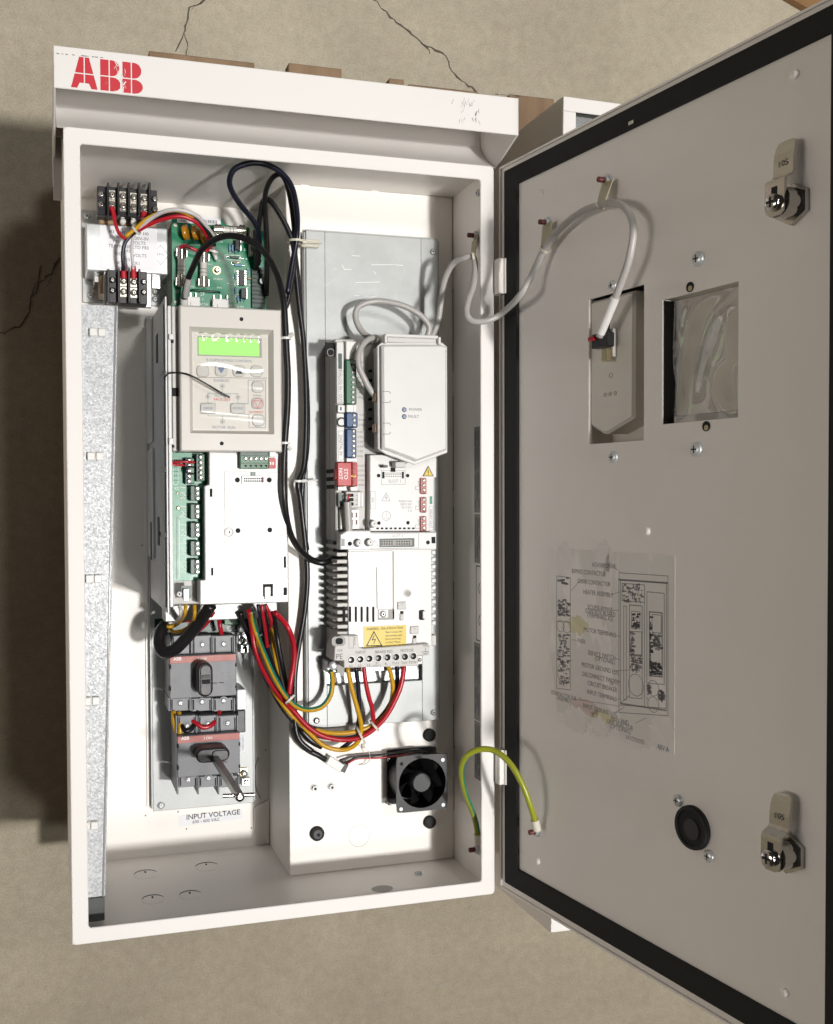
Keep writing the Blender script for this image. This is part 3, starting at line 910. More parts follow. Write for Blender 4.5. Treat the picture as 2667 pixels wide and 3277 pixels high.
# glue line of torn gasket paper on hinge side, small nick on top
u, y = dr(2020, 392, .003)
MB().box(u - .003, u + .003, y - .0015, y + .0015, .0029, .0034, 'nylon', .0002).build('nick', door, DXF)
def on_door(key, fn, name, px, py, r, n=0.0):
    u, y = dr(px, py, n)
    return inst(key, fn, name, door, DXF @ Vector((u, y, n)), r, axis=DN)
for q in ((1731, 616), (2545, 238), (1721, 2756), (2513, 3177), (2072, 1700)):
    on_door('dimple', f_dimple, 'stud', q[0] + 2, q[1], .0036)
for q in ((1945, 578), (1755, 713), (1722, 2660)):
    on_door('redstud', f_redstud, 'ground_stud', q[0], q[1], .0046)
for q, r in (((1963, 914), .0048), ((1966, 1463), .0056), ((2238, 828), .0062), ((2232, 1438), .0062), ((2173, 2562), .0052), ((2272, 2740), .0052)):
    on_door('zincpan', f_pan('zinc', 'cross'), 'screw', q[0], q[1], r)
for q in ((2210, 918), (2262, 1364)):
    on_door('holeplug', lambda mb: (mb.cyl((0, 0, 0), 1, .15, 'hole', n=16), mb.cyl((.15, -.3, .15), .55, .1, 'brass', n=12)), 'screw_hole', q[0], q[1], .0042)
# operating-handle bush
mb = MB()
mb.cyl((ku, ky, 0), .0182, .003, 'black_rubber', n=40)
mb.ring((ku, ky, .003), .0150, .0176, .0016, 'black_rubber', 40)
mb.cyl((ku, ky, .003), .0149, .0004, 'hole', n=24)
mb.cyl((ku + .001, ky - .001, .0034), .0085, .0008, 'black', n=24)
mb.build('handle_bush', door, DXF)
# quarter-turn latches
def latch(pxa, pya, tip):
    u, y = dr(pxa, pya, .012)
    mb = MB()
    mb.cyl((u, y, .0004), .0155, .004, 'chrome', n=6)
    mb.cyl((u, y, .0044), .0115, .013, 'chrome', n=26)
    # cam: flat over the bolt, bend towards door, flat tip
    z0 = .0178; t = .0024
    def slab(pts, wd):
        vs = []
        for (yy, zz, ww) in pts:
            vs += [(u - ww, y + yy, zz), (u + ww, y + yy, zz), (u + ww, y + yy, zz + t), (u - ww, y + yy, zz + t)]
        fs = [(3, 2, 1, 0)]
        for i in range(len(pts) - 1):
            a = 4 * i; b_ = a + 4
            for k in range(4): fs.append((a + k, a + (k + 1) % 4, b_ + (k + 1) % 4, b_ + k))
        a = 4 * (len(pts) - 1); fs.append((a, a + 1, a + 2, a + 3))
        mb.add(vs, fs, 'chrome')
    w0 = .0088
    slab([(-.0105, z0, .004), (-.008, z0, .0073), (-.004, z0, w0), (.013, z0, w0), (.0155, z0 - .0006, w0), (.0195, z0 - .0075, w0), (.0215, z0 - .0085, w0), (.030, z0 - .0087, w0), (tip - .009, z0 - .0098, w0), (tip - .005, z0 - .0108, w0 * .97), (tip - .0015, z0 - .012, w0 * .84), (tip, z0 - .0128, w0 * .55)], w0)
    mb.text('105', u, y + .0285, z0 - .0083 + t, .0065, 'ink_grey')
    mb.box(u - .0026, u + .0026, y + .0045, y + .0105, z0 + t - .0002, z0 + t + .0002, 'hole', 0)
    mb.cyl((u, y - .001, z0 + t), .0062, .003, 'chrome', n=20, dome=.0014)
    mb.box(u - .0038, u + .0038, y - .0018, y - .0002, z0 + t + .0034, z0 + t + .0046, 'hole', 0)
    mb.box(u - .0008, u + .0008, y - .0048, y + .0028, z0 + t + .0034, z0 + t + .00465, 'hole', 0)
    mb.build('latch', door, DXF)
latch(2505, 648, .046)
latch(2492, 2736, .045)
# control-panel holder seen through the left cut-out (mounted on the door's outside)
mb = MB()
u0, u1, y0, y1 = c1u0 - .012, c1u1 + .03, c1y0 - .012, c1y1 + .012
mb.box(u0, u1, y0, y1, -.030, -.0285, 'holder', 0)
mb.prism([dr(x, y, -.003) for x, y in ((1880, 968), (2030, 928), (2028, 1335), (2018, 1343), (1943, 1388), (1930, 1388), (1880, 1357))], -.0283, -.003, 'holder', .0025)
mb.box(c1u0 + .010, c1u0 + .036, c1y0 + .078, c1y0 + .104, -.0031, .0012, 'holder', .0008)
for i in range(3):
    mb.ring((c1u0 + .020 + i * .007, c1y0 + .045, -.003), .0014, .0019, .0003, 'abs_dark', 14)
mb.ring((c1u0 + .028, c1y0 + .062, -.003), .0018, .0024, .0003, 'abs_dark', 14)
# collar walls of the holder recess
mb.box(c1u1 + .0002, c1u1 + .002, y0, y1, -.0284, -.0017, 'holder', 0)
mb.box(c1u0 - .002, c1u0 - .0002, y0, y1, -.0284, -.0017, 'holder', 0)
mb.box(c1u0 - .0001, c1u1 + .0001, c1y1 + .0002, c1y1 + .002, -.0284, -.0017, 'black', 0)
mb.box(c1u0 - .0001, c1u1 + .0001, c1y0 - .002, c1y0 - .0002, -.0284, -.0017, 'holder', 0)
for yy in (c1y0 + .042, c1y0 + .118): mb.box(c1u1 - .014, c1u1 + .0001, yy, yy + .0012, -.028, -.012, 'abs_light', 0)
mb.build('panel_holder', door, DXF)
cu, cy_ = dr(1922, 1088, .008); NO = .0098
mb = MB()
mb.box(cu - .010, cu + .012, cy_ - .007, cy_ + .006, -.0084 + NO, .0006 + NO, 'black', .0008)
mb.box(cu + .001, cu + .008, cy_ - .020, cy_ - .008, -.0084 + NO, -.002 + NO, 'brass', .0006)
mb.box(cu - .012, cu - .0035, cy_ + .000, cy_ + .004, .0007 + NO, .0032 + NO, 'wire_red', .0006)
mb.box(cu + .003, cu + .006, cy_ + .0065, cy_ + .015, -.0083 + NO, -.001 + NO, 'black', .0005)
mb.build('connector', door, DXF)
# window with wrinkled film
mb = MB()
d = .016
mb.box(c2u0 - .006, c2u1 + .006, c2y0 - .006, c2y1 + .006, -d - .0015, -d, 'holder', 0)
mb.box(c2u0 - .002, c2u0 - .0002, c2y0, c2y1, -d, -.0017, 'black', 0)
mb.box(c2u1 + .0002, c2u1 + .002, c2y0, c2y1, -d, -.0017, 'holder', 0)
mb.box(c2u0, c2u1, c2y1 + .0002, c2y1 + .002, -d, -.0017, 'holder', 0)
mb.box(c2u0, c2u1, c2y0 - .002, c2y0 - .0002, -d, -.0017, 'holder', 0)
mb.box(c2u0 + .003, c2u1, c2y0, c2y0 + .007, -d + .0002, -d + .006, 'abs_beige', .0008)
mb.build('window_frame', door, DXF)
mb = MB(); NU, NY = 34, 42; vs = []
for j in range(NY + 1):
    for i in range(NU + 1):
        a, b_ = i / NU, j / NY
        e = min(1, 5 * min(a, 1 - a, b_, 1 - b_))
        z = .0015 * math.sin(9 * a + 2.5 * math.sin(4 * b_)) + .0009 * math.sin(15 * a - 6 * b_ + 2 * math.sin(5 * a)) + .0013 * math.sin(7 * b_ + 5 * a * a)
        vs.append((c2u0 + .001 + a * (c2u1 - c2u0 - .002), c2y0 + .001 + b_ * (c2y1 - c2y0 - .002), -.0075 + z * e))
mb.add(vs, [(j * (NU + 1) + i, j * (NU + 1) + i + 1, (j + 1) * (NU + 1) + i + 1, (j + 1) * (NU + 1) + i) for j in range(NY) for i in range(NU)], 'clear_pane', True)
mb.build('window_film', door, DXF)
# wiring diagram sticker
def diagram():
    mb = MB(); z = .0004
    A = [dr(1762, 1752), dr(2160, 1768), dr(2160, 2415), dr(2025, 2378), dr(1800, 2330), dr(1762, 2280)]
    u0, y1 = dr(1762, 1752); u1, y0 = dr(2160, 2415)
    poly = [(u0, y1), (u1, y1), (u1, y0), (u1 - .03, y0 + .002), (u1 - .072, y0 + .0), (u0 + .10, y0 + .001), (u0 + .06, y0 + .004), (u0 + .012, y0 + .007), (u0 + .004, y0 + .045), (u0, y0 + .06)]
    mb.prism(poly, 0, z, 'sticker')
    zz = z
    def d(x, y):  # zoom coordinates of the sheet -> door plane
        return dr(1740 + x * .3375, 1720 + y * .3375)
    def L(x0, y0_, x1, y1_, w=.0006, m='ink_faded'): mb.strip(d(x0, y0_), d(x1, y1_), w, zz, m)
    def R(x0, y0_, x1, y1_, sk=0, w=.0006, m='ink_faded'):
        L(x0, y0_, x1, y0_ + sk, w, m); L(x1, y0_ + sk, x1, y1_ + sk, w, m); L(x1, y1_ + sk, x0, y1_, w, m); L(x0, y1_, x0, y0_, w, m)
    def Tt(s_, x, y, hz, ax='CENTER', m='ink_faded'):
        u, v = d(x, y); mb.text(s_, u, v, zz, hz, m, ax=ax, sx=.82)
    R(128, 365, 258, 1430, 15); L(128, 795, 258, 805)
    R(720, 335, 1185, 1660, 30); R(735, 405, 1170, 1590, 30); L(720, 400, 1180, 432, .0016)
    R(750, 435, 962, 600, 15); R(985, 515, 1150, 1380, 15); R(1010, 705, 1130, 1310, 12, .0011)
    R(820, 640, 940, 1110, 10, .0008); R(840, 700, 920, 860, 6); R(825, 890, 935, 1110, 6); R(820, 1120, 940, 1520, 8)
    R(765, 650, 790, 1540, 2); L(962, 450, 962, 1600)
    R(1035, 730, 1120, 900, 8); L(1035, 900, 1075, 935); L(1075, 935, 1120, 905)
    L(735, 1570, 820, 1500); L(740, 1575, 1165, 1640, .0014)
    rnd = random.Random(21)
    def clut(x0, y0_, x1, y1_, n, m='ink_faded'):
        for _ in range(n):
            x = rnd.uniform(x0, x1 - 12); y = rnd.uniform(y0_, y1_)
            if rnd.random() < .6: L(x, y, x + rnd.uniform(8, 26), y + 1, rnd.uniform(.0006, .0022), m)
            else: L(x, y, x, y + rnd.uniform(8, 26), rnd.uniform(.0006, .0016), m)
    clut(755, 445, 955, 610, 60); clut(1012, 715, 1035, 1280, 40, 'ink_grey'); clut(1040, 930, 1125, 1060, 50); clut(1015, 1180, 1120, 1300, 50, 'ink_grey')
    clut(825, 895, 860, 1110, 30); clut(825, 1130, 935, 1260, 50); clut(840, 720, 915, 850, 30, 'ink_grey'); clut(1090, 1450, 1150, 1540, 40); clut(985, 1400, 1025, 1520, 20)
    clut(135, 590, 250, 750, 60); clut(140, 920, 250, 1190, 60); clut(140, 380, 250, 440, 14); clut(150, 1200, 240, 1400, 30)
    for (x, y, r) in ((195, 1290, .010), (880, 1400, .010), (1045, 1430, .007), (1045, 1585, .007), (165, 840, .006), (225, 850, .006)):
        u, v = d(x, y); mb.ring((u, v, zz), r - .0005, r, .0001, 'ink_faded', 24)
    Tt('ACH580 DRIVE', 575, 268, .0062); Tt('BYPASS CONTACTOR', 430, 335, .0062); Tt('DRIVE CONTACTOR', 480, 430, .0062)
    Tt('HEATER ASSEMBLY', 520, 533, .0062)
    for i, s_ in enumerate(('ECLIPSE BYPASS', 'CONTROL BOARD', '(TERMINALS X2)')): Tt(s_, 540, 675 + i * 40, .0062)
    Tt('MOTOR TERMINALS', 535, 900, .0062); Tt('FUSES', 365, 985, .0055)
    Tt('SERVICE SWITCH', 555, 1120, .0062); Tt('(OPTIONAL)', 585, 1165, .0062)
    Tt('MOTOR GROUND LUG', 540, 1245, .0062); Tt('DISCONNECT SWITCH', 545, 1335, .0062); Tt('OR', 650, 1385, .005); Tt('CIRCUIT BREAKER', 560, 1415, .0062)
    Tt('INPUT TERMINALS', 555, 1500, .0062); Tt('CONTACTOR SUB', 195, 1500, .0058); Tt('ASSEMBLY', 200, 1540, .0058)
    Tt('INPUT GROUND LUG', 540, 1640, .0062)
    for i, s_ in enumerate(('MOV AND', 'LINE REACTOR', '(OPTIONAL)')): Tt(s_, 730, 1740 + i * 38, .0062)
    Tt('3AXD50000', 870, 1920, .006); Tt('REV A', 1140, 2000, .0062, m='ink_blue')
    for (x0, y0_, x1, y1_) in ((665, 272, 730, 325), (640, 545, 735, 515), (640, 690, 720, 690), (650, 915, 730, 940), (665, 1140, 730, 1160), (665, 1270, 820, 1255), (670, 1360, 735, 1365), (665, 1530, 735, 1535), (665, 1670, 770, 1610), (280, 330, 310, 325), (340, 420, 270, 500), (275, 970, 320, 975), (290, 1530, 720, 1600), (880, 1760, 980, 1710)):
        L(x0, y0_, x1, y1_, .0004)
    mb.build('diagram_sticker', door, DXF)
diagram()
# torn paper patches left on the sticker
mb = MB()
rnd = random.Random(8)
def blob(cx0, cy0, rx, ry, m, z=.0005, n=30):
    mb = MB()
    u, v = dr(1740 + cx0 * .3375, 1720 + cy0 * .3375)
    mb.prism([(u + math.cos(6.2832 * i / n) * rx * rnd.uniform(.7, 1.2), v + math.sin(6.2832 * i / n) * ry * rnd.uniform(.7, 1.2)) for i in range(n)], .0003, z, m)
    mb.build('paper_scrap' if m == 'torn' else 'stain', door, DXF)
mat('stain_yellow', (0.74, 0.69, 0.47), 0.35, noise=0.15, nscale=50)
mat('stain_pink', (0.68, 0.57, 0.53), 0.35, noise=0.15, nscale=50)
mat('torn', (0.82, 0.79, 0.755), 0.5, noise=0.06, nscale=80)
blob(310, 1720, .020, .012, 'torn'); blob(530, 1800, .013, .010, 'torn'); blob(880, 1945, .018, .004, 'torn')
blob(330, 830, .014, .009, 'stain_yellow', .00045); blob(400, 1600, .022, .008, 'stain_pink', .00045); blob(570, 1700, .016, .006, 'stain_yellow', .00045)
blob(610, 450, .006, .028, 'torn', .00043); blob(590, 1050, .008, .022, 'torn', .00043); blob(200, 200, .012, .016, 'torn', .00043); blob(570, 200, .011, .016, 'torn', .00043); blob(1130, 1850, .016, .014, 'torn', .00043)

# ================================================================== LEFT BAY
BZ = DEP
def P3(px, py, z):
    p = at(px, py, z); return Vector((p.x, p.y, z))
def zin(px, py, z): return P3(px, py, z)

# slanted galvanised divider strip with five white tie mounts
dz = -.03
tl, tr_, br_, bl_ = at(255, 974, dz), at(378, 978, dz), at(337, 2868, dz), at(276, 2868, dz)
stp = thing('divider_strip', (-.195, -.08, DEP), 'spangled galvanised metal strip along the left inside wall with white clips', 'metal strip')
mb = MB()
xl = -W2 + T + .0004
mb.prism([(xl, tl.y), (tr_.x, tr_.y), (br_.x, br_.y), (xl, br_.y)], dz - .0016, dz, 'galv', .0004)
mb.build('face', stp)
mb = MB()
mb.add([(tr_.x, tr_.y, dz - .0017), (br_.x, br_.y, dz - .0017), (br_.x + .002, br_.y, DEP + .03), (tr_.x + .002, tr_.y, DEP + .03), (tr_.x - .0015, tr_.y, dz - .0017), (br_.x - .0015, br_.y, dz - .0017), (br_.x + .0005, br_.y, DEP + .03), (tr_.x + .0005, tr_.y, DEP + .03)],
       [(0, 1, 2, 3), (7, 6, 5, 4), (0, 4, 5, 1), (2, 6, 7, 3), (1, 5, 6, 2), (0, 3, 7, 4)], 'galv')
# bright folded bead along the edge
mb.tube([(tr_.x - .0022, tr_.y, dz - .0002), (br_.x - .0022, br_.y, dz - .0002)], .0012, 'zinc', n=8, sub=1)
mb.build('flange', stp)
q0, q1 = at(275, 2875, dz - .004), at(335, 2945, dz - .004)
MB().box(xl, q1.x, q1.y, q0.y - .0002, dz - .03, dz - .003, 'cap_grey', .0006).build('end_cap', stp)
for (px, py) in ((312, 1065), (305, 1461), (300, 1852), (293, 2242), (288, 2640)):
    p = at(px, py, dz)
    mb = MB()
    mb.box(p.x - .0078, p.x + .0078, p.y - .0042, p.y + .0042, dz + .0001, dz + .0022, 'white_plastic', .0006)
    mb.box(p.x - .0078, p.x - .0005, p.y - .0040, p.y + .0040, dz + .0023, dz + .0052, 'white_plastic', .0008)
    mb.box(p.x + .0005, p.x + .0078, p.y - .0040, p.y + .0040, dz + .0023, dz + .0050, 'white_plastic', .0008)
    mb.build('tie_mount', stp)

# ---------------------------------------------------------------- transformer
mat('res_tan', (0.34, 0.22, 0.12), .4)
tf = thing('control_transformer', at(400, 830, BZ), 'grey laminated control transformer with white rating label and two black terminal blocks', 'transformer')
mb = MB(); mb.pbox(263, 680, 533, 974, BZ + .0005, BZ + .0035, 'zinc_dull', .0005); base = mb.build('base_plate', tf)
for q in ((278, 692), (290, 946), (497, 957)): screw(base, q[0], q[1], BZ + .0036, 10, 'zinc')
mb = MB(); mb.pbox(276, 722, 537, 872, BZ + .0036, -.165, 'zinc', .0012)
mb.pbox(300, 865, 330, 905, BZ + .0036, -.18, 'steel', .001); mb.pbox(485, 880, 515, 925, BZ + .0036, -.18, 'steel', .001)
core = mb.build('core', tf)
c = at(514, 815, -.165); mb = MB()
for a, b_ in (((0, .011), (.009, 0)), ((.009, 0), (0, -.011)), ((0, -.011), (-.009, 0)), ((-.009, 0), (0, .011))): mb.strip((c.x + a[0], c.y + a[1]), (c.x + b_[0], c.y + b_[1]), .0006, -.165, 'ink_grey')
mb.text('TML', c.x, c.y, -.165, .005, 'ink_grey'); mb.build('stamp', core)
mb = MB(); mb.pbox(318, 700, 500, 722, BZ + .004, -.170, 'res_tan', .001); mb.build('winding', tf); mb = MB(); mb.pbox(318, 880, 345, 940, BZ + .004, -.175, 'res_tan', .001); mb.build('winding', tf)
# label
zl = -.1646
mb = MB(); mb.pbox(320, 726, 503, 862, -.1649, zl, 'paper', 0)
for s_, x, y, hh in (('H3', 357, 741, 9), ('H2', 393, 744, 9), ('H0', 467, 749, 9), ('600V', 366, 759, 10), ('230V-0V', 450, 764, 9), ('PRI', 372, 772, 9), ('VOLTS', 444, 778, 9), ('TEAMWISE LTD F83', 412, 790, 9), ('31936', 407, 804, 8), ('SEC', 379, 812, 9), ('VOLTS', 447, 818, 9), ('115V', 411, 831, 9), ('X2', 383, 841, 9), ('X1', 440, 843, 9)):
    mb.ptext(s_, x, y, zl, hh * 1.15, 'ink_grey', rot=0)
mb.build('rating_label', tf)
mb = MB(); mb.pbox(332, 862, 485, 981, -.172, -.1665, 'zinc', .0006); mb.build('terminal_bracket', tf)
def barrier_block(px0, py0, px1, py1, bars, z0, z1, scr, ends, over):
    mb = MB(); mb.pbox(px0, py0, px1, py1, z0, z1, 'bakelite', .0008)
    blk = mb.build('terminal_block', tf)
    for bx in bars:
        X = at(bx, (py0 + py1) / 2, z1).x; Y1 = at(bx, py0 - over, z1).y; Y0 = at(bx, py1, z1).y
        MB().box(X - .0011, X + .0011, Y0, Y1, z0 + .002, z1 + .009, 'bakelite', .0004).build('barrier', blk)
    for (x, y) in scr:
        mb = MB(); mb.pbox(x - 11, y - 16, x + 11, y + 16, z1, z1 + .0015, 'nickel', .0003); mb.build('terminal_plate', blk)
        screw(blk, x + 1, y - 1, z1 + .0016, 10, 'nickel', 'cross')
    for (x, y) in ends: screw(blk, x, y, z1 + .0002, 9.5, 'steel', 'cross')
    return blk
barrier_block(312, 601, 503, 694, (345, 378, 411, 444, 477), -.165, -.146, [(358, 624), (358, 656), (393, 628), (393, 660), (427, 632), (427, 664), (461, 636), (461, 668)], [(325, 622), (325, 654), (495, 637), (495, 670)], 10)
barrier_block(340, 866, 471, 972, (346, 379, 412, 445), -.1664, -.148, [(395, 900), (395, 934), (428, 903), (428, 937)], [(360, 896), (360, 929), (461, 902), (461, 935)], 0)
for (x, y) in ((393, 707), (427, 708)):
    mb = MB(); mb.pbox(x - 7, y - 24, x + 7, y + 2, -.158, -.150, 'steel', .0006); mb.cyl(P3(x, y + 4, -.155), .0032, .005, 'white_plastic', n=14, dome=.001); mb.build('spade_tab', tf)

# ---------------------------------------------------------------- fuse board
PB = -.158
pcb = thing('fuse_board', at(690, 840, BZ), 'green power supply circuit board with ceramic fuses and orange varistors', 'circuit board')
mb = MB()
pts = [(549, 697), (708, 699), (722, 720), (806, 728), (806, 735), (853, 740), (853, 990), (552, 978)]
mb.prism([(at(x, y, PB).x, at(x, y, PB).y) for x, y in pts], PB - .0016, PB, 'pcb', .0002)
board = mb.build('board', pcb)
mb = MB()   # standoffs to the back wall
for q in ((560, 705), (560, 968), (694, 865), (835, 750), (835, 975)):
    p = at(*q, PB); mb.cyl((p.x, p.y, BZ), .003, PB - .0017 - BZ, 'zinc', n=8)
mb.build('standoff', pcb)
mb = MB(); mb.pbox(567, 692, 707, 716, PB + .0001, PB + .0006, 'paper', 0)
X0, X1, Y0, Y1 = rect(567, 692, 707, 716, PB + .0006)
x = X0 + .004; rnd = random.Random(2)
while x < X1 - .004:
    ww = rnd.choice([.0003, .0006, .0009]); mb.box(x, x + ww, Y0 + .0015, Y0 + .0052, PB + .0006, PB + .0007, 'ink_grey', 0); x += ww + rnd.choice([.0004, .0008])
mb.build('barcode_label', pcb)
for (x, y) in ((595, 744), (626, 745), (653, 757)):
    p = at(x, y, PB + .007)
    mb = MB(); ax = Vector((1, .12, .55)).normalized()
    mb.cyl(Vector((p.x, p.y, PB + .0085)) - ax * .002, .0082, .004, 'varistor', axis=ax, n=24, dome=.0008)
    mb.cyl(Vector((p.x, p.y, PB + .0085)) - ax * .002, .0072, -.0006, 'varistor', axis=ax, n=24)
    mb.tube([(p.x - .001, p.y - .0085, PB + .004), (p.x - .001, p.y - .0095, PB)], .0004, 'steel', n=6, sub=1)
    mb.build('varistor', pcb)
def fuse(a, b_, z):
    A, B = P3(*a, z), P3(*b_, z); d = (B - A); L = d.length; d.normalize(); r = .0042
    mb = MB()
    mb.cyl(A, r * .96, L, 'ceramic', axis=d, n=18)
    for t in (.46, .56): mb.cyl(A + d * L * (t + .02), r * 1.02, L * .015, 'ink_grey', axis=d, n=18)
    for t0 in (0, .70): mb.cyl(A + d * L * t0, r * 1.12, L * .30, 'nickel', axis=d, n=18)
    o = mb.build('fuse', pcb)
    e = d.cross(Vector((0, 0, 1)))
    for t0 in (.04, .78):
        mb = MB(); c0 = A + d * L * t0
        for sgn in (-1, 1):
            for k in range(2):
                c1 = c0 + d * (L * (.01 + .10 * k)) + e * sgn * (r * 1.25)
                pts8 = []
                for dz_ in (PB + .0002, z + r * .7):
                    for s1 in (0, L * .085):
                        for s2 in (0, .0007 * sgn):
                            q = c1 + d * s1 + e * s2; pts8.append((q.x, q.y, dz_))
                mb.add(pts8, [(0, 1, 3, 2), (4, 6, 7, 5), (0, 4, 5, 1), (2, 3, 7, 6), (0, 2, 6, 4), (1, 5, 7, 3)], 'nickel')
        q = c0 + d * L * .09
        mb.cyl((q.x, q.y, PB + .0002), r * 1.1, z - r - PB, 'chrome', n=12)
        mb.build('clip', o)
FZ2 = PB + .0075
fuse((581, 792), (580, 918), FZ2); fuse((652, 808), (651, 918), FZ2); fuse((684, 735), (788, 738), FZ2)
p = P3(694, 865, PB)
mb = MB(); mb.cyl(p, .0047, .0004, 'brass', n=22); mb.cyl(p + Vector((0, 0, .0004)), .0030, .002, 'steel', n=18, dome=.0012); mb.build('screw', pcb)
for q in ((561, 720), (562, 966)): p = P3(*q, PB); MB().cyl(p, .0022, .001, 'nylon', n=16, dome=.0006).build('support_pin', pcb)
def chip(x0, y0, x1, y1, npin, name='chip'):
    mb = MB(); mb.pbox(x0, y0, x1, y1, PB + .0006, PB + .0036, 'black', .0003)
    for i in range(npin):
        yy = y0 + (y1 - y0) * (i + .5) / npin
        for xx in (x0 - 3, x1 + 3): mb.pbox(xx - 3, yy - 1.6, xx + 3, yy + 1.6, PB, PB + .0018, 'steel', 0)
    mb.build(name, pcb)
chip(765, 864, 783, 913, 7)
for (x0, y0, x1, y1) in ((597, 949, 641, 979), (681, 956, 732, 986)):
    mb = MB(); mb.pbox(x0, y0, x1, y1, PB, PB + .009, 'white_plastic', .0006)
    for i in range(2 if x0 < 650 else 3):
        xx = x0 + (x1 - x0) * (.3 + .4 * i if x0 < 650 else .08 + .42 * i); mb.pbox(xx - 2, y0 - 12, xx + 2, y0, PB, PB + .004, 'steel', 0)
    mb.pbox(x0 + (x1 - x0) * .3, y0 + 17, x0 + (x1 - x0) * .6, y1 - 1, PB + .009, PB + .0102, 'white_plastic', .0003)
    mb.build('connector', pcb)
mb = MB(); mb.pbox(800, 733, 812, 816, PB, PB + .010, 'nylon', .0006); mb.pbox(813, 735, 822, 815, PB, PB + .012, 'black', .0006); mb.build('header', pcb)
mb = MB(); mb.tube([P3(611, 930, PB), P3(618, 928, PB + .0025), P3(655, 931, PB + .003), P3(696, 934, PB + .0025), P3(703, 936, PB)], .0013, 'pcb_dark', n=8); mb.build('jumper', pcb)
def axial(a, b_, m, r=.0012, z=PB + .0018):
    A, B = P3(*a, z), P3(*b_, z); d = B - A; L = d.length; d.normalize()
    mb = MB(); mb.cyl(A, .0003, L, 'steel', axis=d, n=6); mb.cyl(A + d * L * .22, r, L * .56, m, axis=d, n=10); mb.build('resistor', pcb)
mat('res_blue', (0.16, 0.30, 0.45), .4)
for a, b_, m in (((735, 775), (735, 812), 'res_blue'), ((745, 775), (745, 812), 'res_blue'), ((755, 790), (755, 815), 'res_blue'), ((724, 821), (777, 826), 'bakelite'), ((740, 846), (785, 850), 'res_blue'), ((755, 870), (755, 900), 'res_blue'), ((754, 915), (754, 945), 'res_blue'), ((762, 940), (762, 970), 'res_blue'), ((773, 940), (773, 970), 'res_blue'), ((793, 855), (793, 880), 'res_blue'), ((790, 890), (806, 891), 'res_tan'), ((815, 885), (830, 886), 'res_tan'), ((815, 905), (830, 906), 'res_tan'), ((738, 838), (770, 839), 'res_tan'), ((750, 762), (750, 772), 'res_tan')):
    axial(a, b_, m)
for (x, y) in ((765, 785), (784, 940)):
    mb = MB(); mb.pbox(x - 12, y - 18, x + 3, y + 14, PB + .001, PB + .008, 'black', .0005); mb.pbox(x + 4, y - 18, x + 8, y + 16, PB + .001, PB + .010, 'steel', .0003); mb.build('transistor', pcb)
for (x, y, rr) in ((823, 835, .0042), (808, 800, .0035), (835, 905, .004)):
    mb = MB(); p = P3(x, y, PB); mb.cyl(p, rr, .011, 'black', n=18); mb.cyl(p + Vector((0, 0, .011)), rr * .8, .0002, 'zinc_dull', n=18); mb.build('capacitor', pcb)
mb = MB(); mb.pbox(806, 855, 850, 985, PB, PB + .004, 'pcb_dark', .0004)
for i in range(9): mb.pbox(810, 862 + i * 13, 846, 866 + i * 13, PB + .004, PB + .0055, 'black', .0002)
mb.build('daughter_board', pcb)
mb = MB()
for s_, x, y, hh in (('1F', 567, 933, 11), ('2F', 649, 941, 11), ('EW2', 614, 917, 6), ('EW1', 703, 921, 6), ('EW6', 705, 774, 6), ('J1', 650, 958, 6), ('RCSA', 652, 974, 8), ('J10', 741, 963, 6), ('RBCU', 745, 978, 8), ('R5 R4', 768, 982, 7), ('3AXD50', 698, 893, 6), ('EW7', 706, 834, 5), ('EW9', 672, 846, 5)):
    mb.ptext(s_, x, y, PB, hh, 'silk')
for a, b_ in (((720, 815), (770, 818)), ((720, 830), (770, 833)), ((720, 815), (720, 830)), ((770, 818), (770, 833)), ((752, 860), (752, 945)), ((571, 783), (571, 788)), ((600, 783), (640, 784))): mb.pstrip(a, b_, 1.6, PB, 'silk')
for i in range(30):
    x = random.uniform(725, 800); y = random.uniform(770, 975); mb.pstrip((x, y), (x + random.uniform(2, 7), y), 2.5, PB, 'silk')
for i in range(18):
    x = random.uniform(575, 720); y = random.uniform(800, 960); mb.pstrip((x, y), (x + random.uniform(4, 20), y + random.uniform(-3, 3)), 3, PB - .00005, 'pcb_trace')
mb.build('silkscreen', board)

# ---------------------------------------------------------------- left mounting plate for the switches
LZ = -.2055
lp = thing('switch_plate', at(640, 1800, BZ), 'long galvanised mounting plate behind the rotary switches', 'mounting plate')
X0, X1, Y0, Y1 = rect(483, 1018, 806, 2584, LZ)
mb = MB(); mb.box(X0, X1, Y0, Y1, LZ - .0018, LZ, 'galv_fine', .0006)
mb.box(X0 - .0016, X0 - .0001, Y0 + .003, Y1, BZ + .001, LZ - .0004, 'galv_fine', 0)
mb.box(X1 + .0001, X1 + .0024, Y0 + .002, Y1, BZ + .001, LZ - .0012, 'galv_fine', .0005)
mb.box(X0 - .006, X0 - .0018, Y0 + .003, Y1 - .01, BZ + .0006, BZ + .0026, 'powder', .0005)
plt_ = mb.build('plate', lp)
for q in ((516, 2578), (778, 1030)): screw(plt_, q[0], q[1], LZ + .0002, 11, 'zinc')
for q in ((775, 2120), (769, 2543)):
    p = at(*q, LZ); mb = MB(); mb.ring((p.x, p.y, LZ), .0095, .0102, .0006, 'galv_fine', 30)
    mb.strip((p.x, p.y + .006), (p.x, p.y), .0009, LZ, 'zinc_dull')
    for k, ww in enumerate((.005, .0035, .0018)): mb.strip((p.x - ww, p.y - .0018 * k), (p.x + ww, p.y - .0018 * k), .0008, LZ, 'zinc_dull')
    mb.build('earth_mark', plt_)
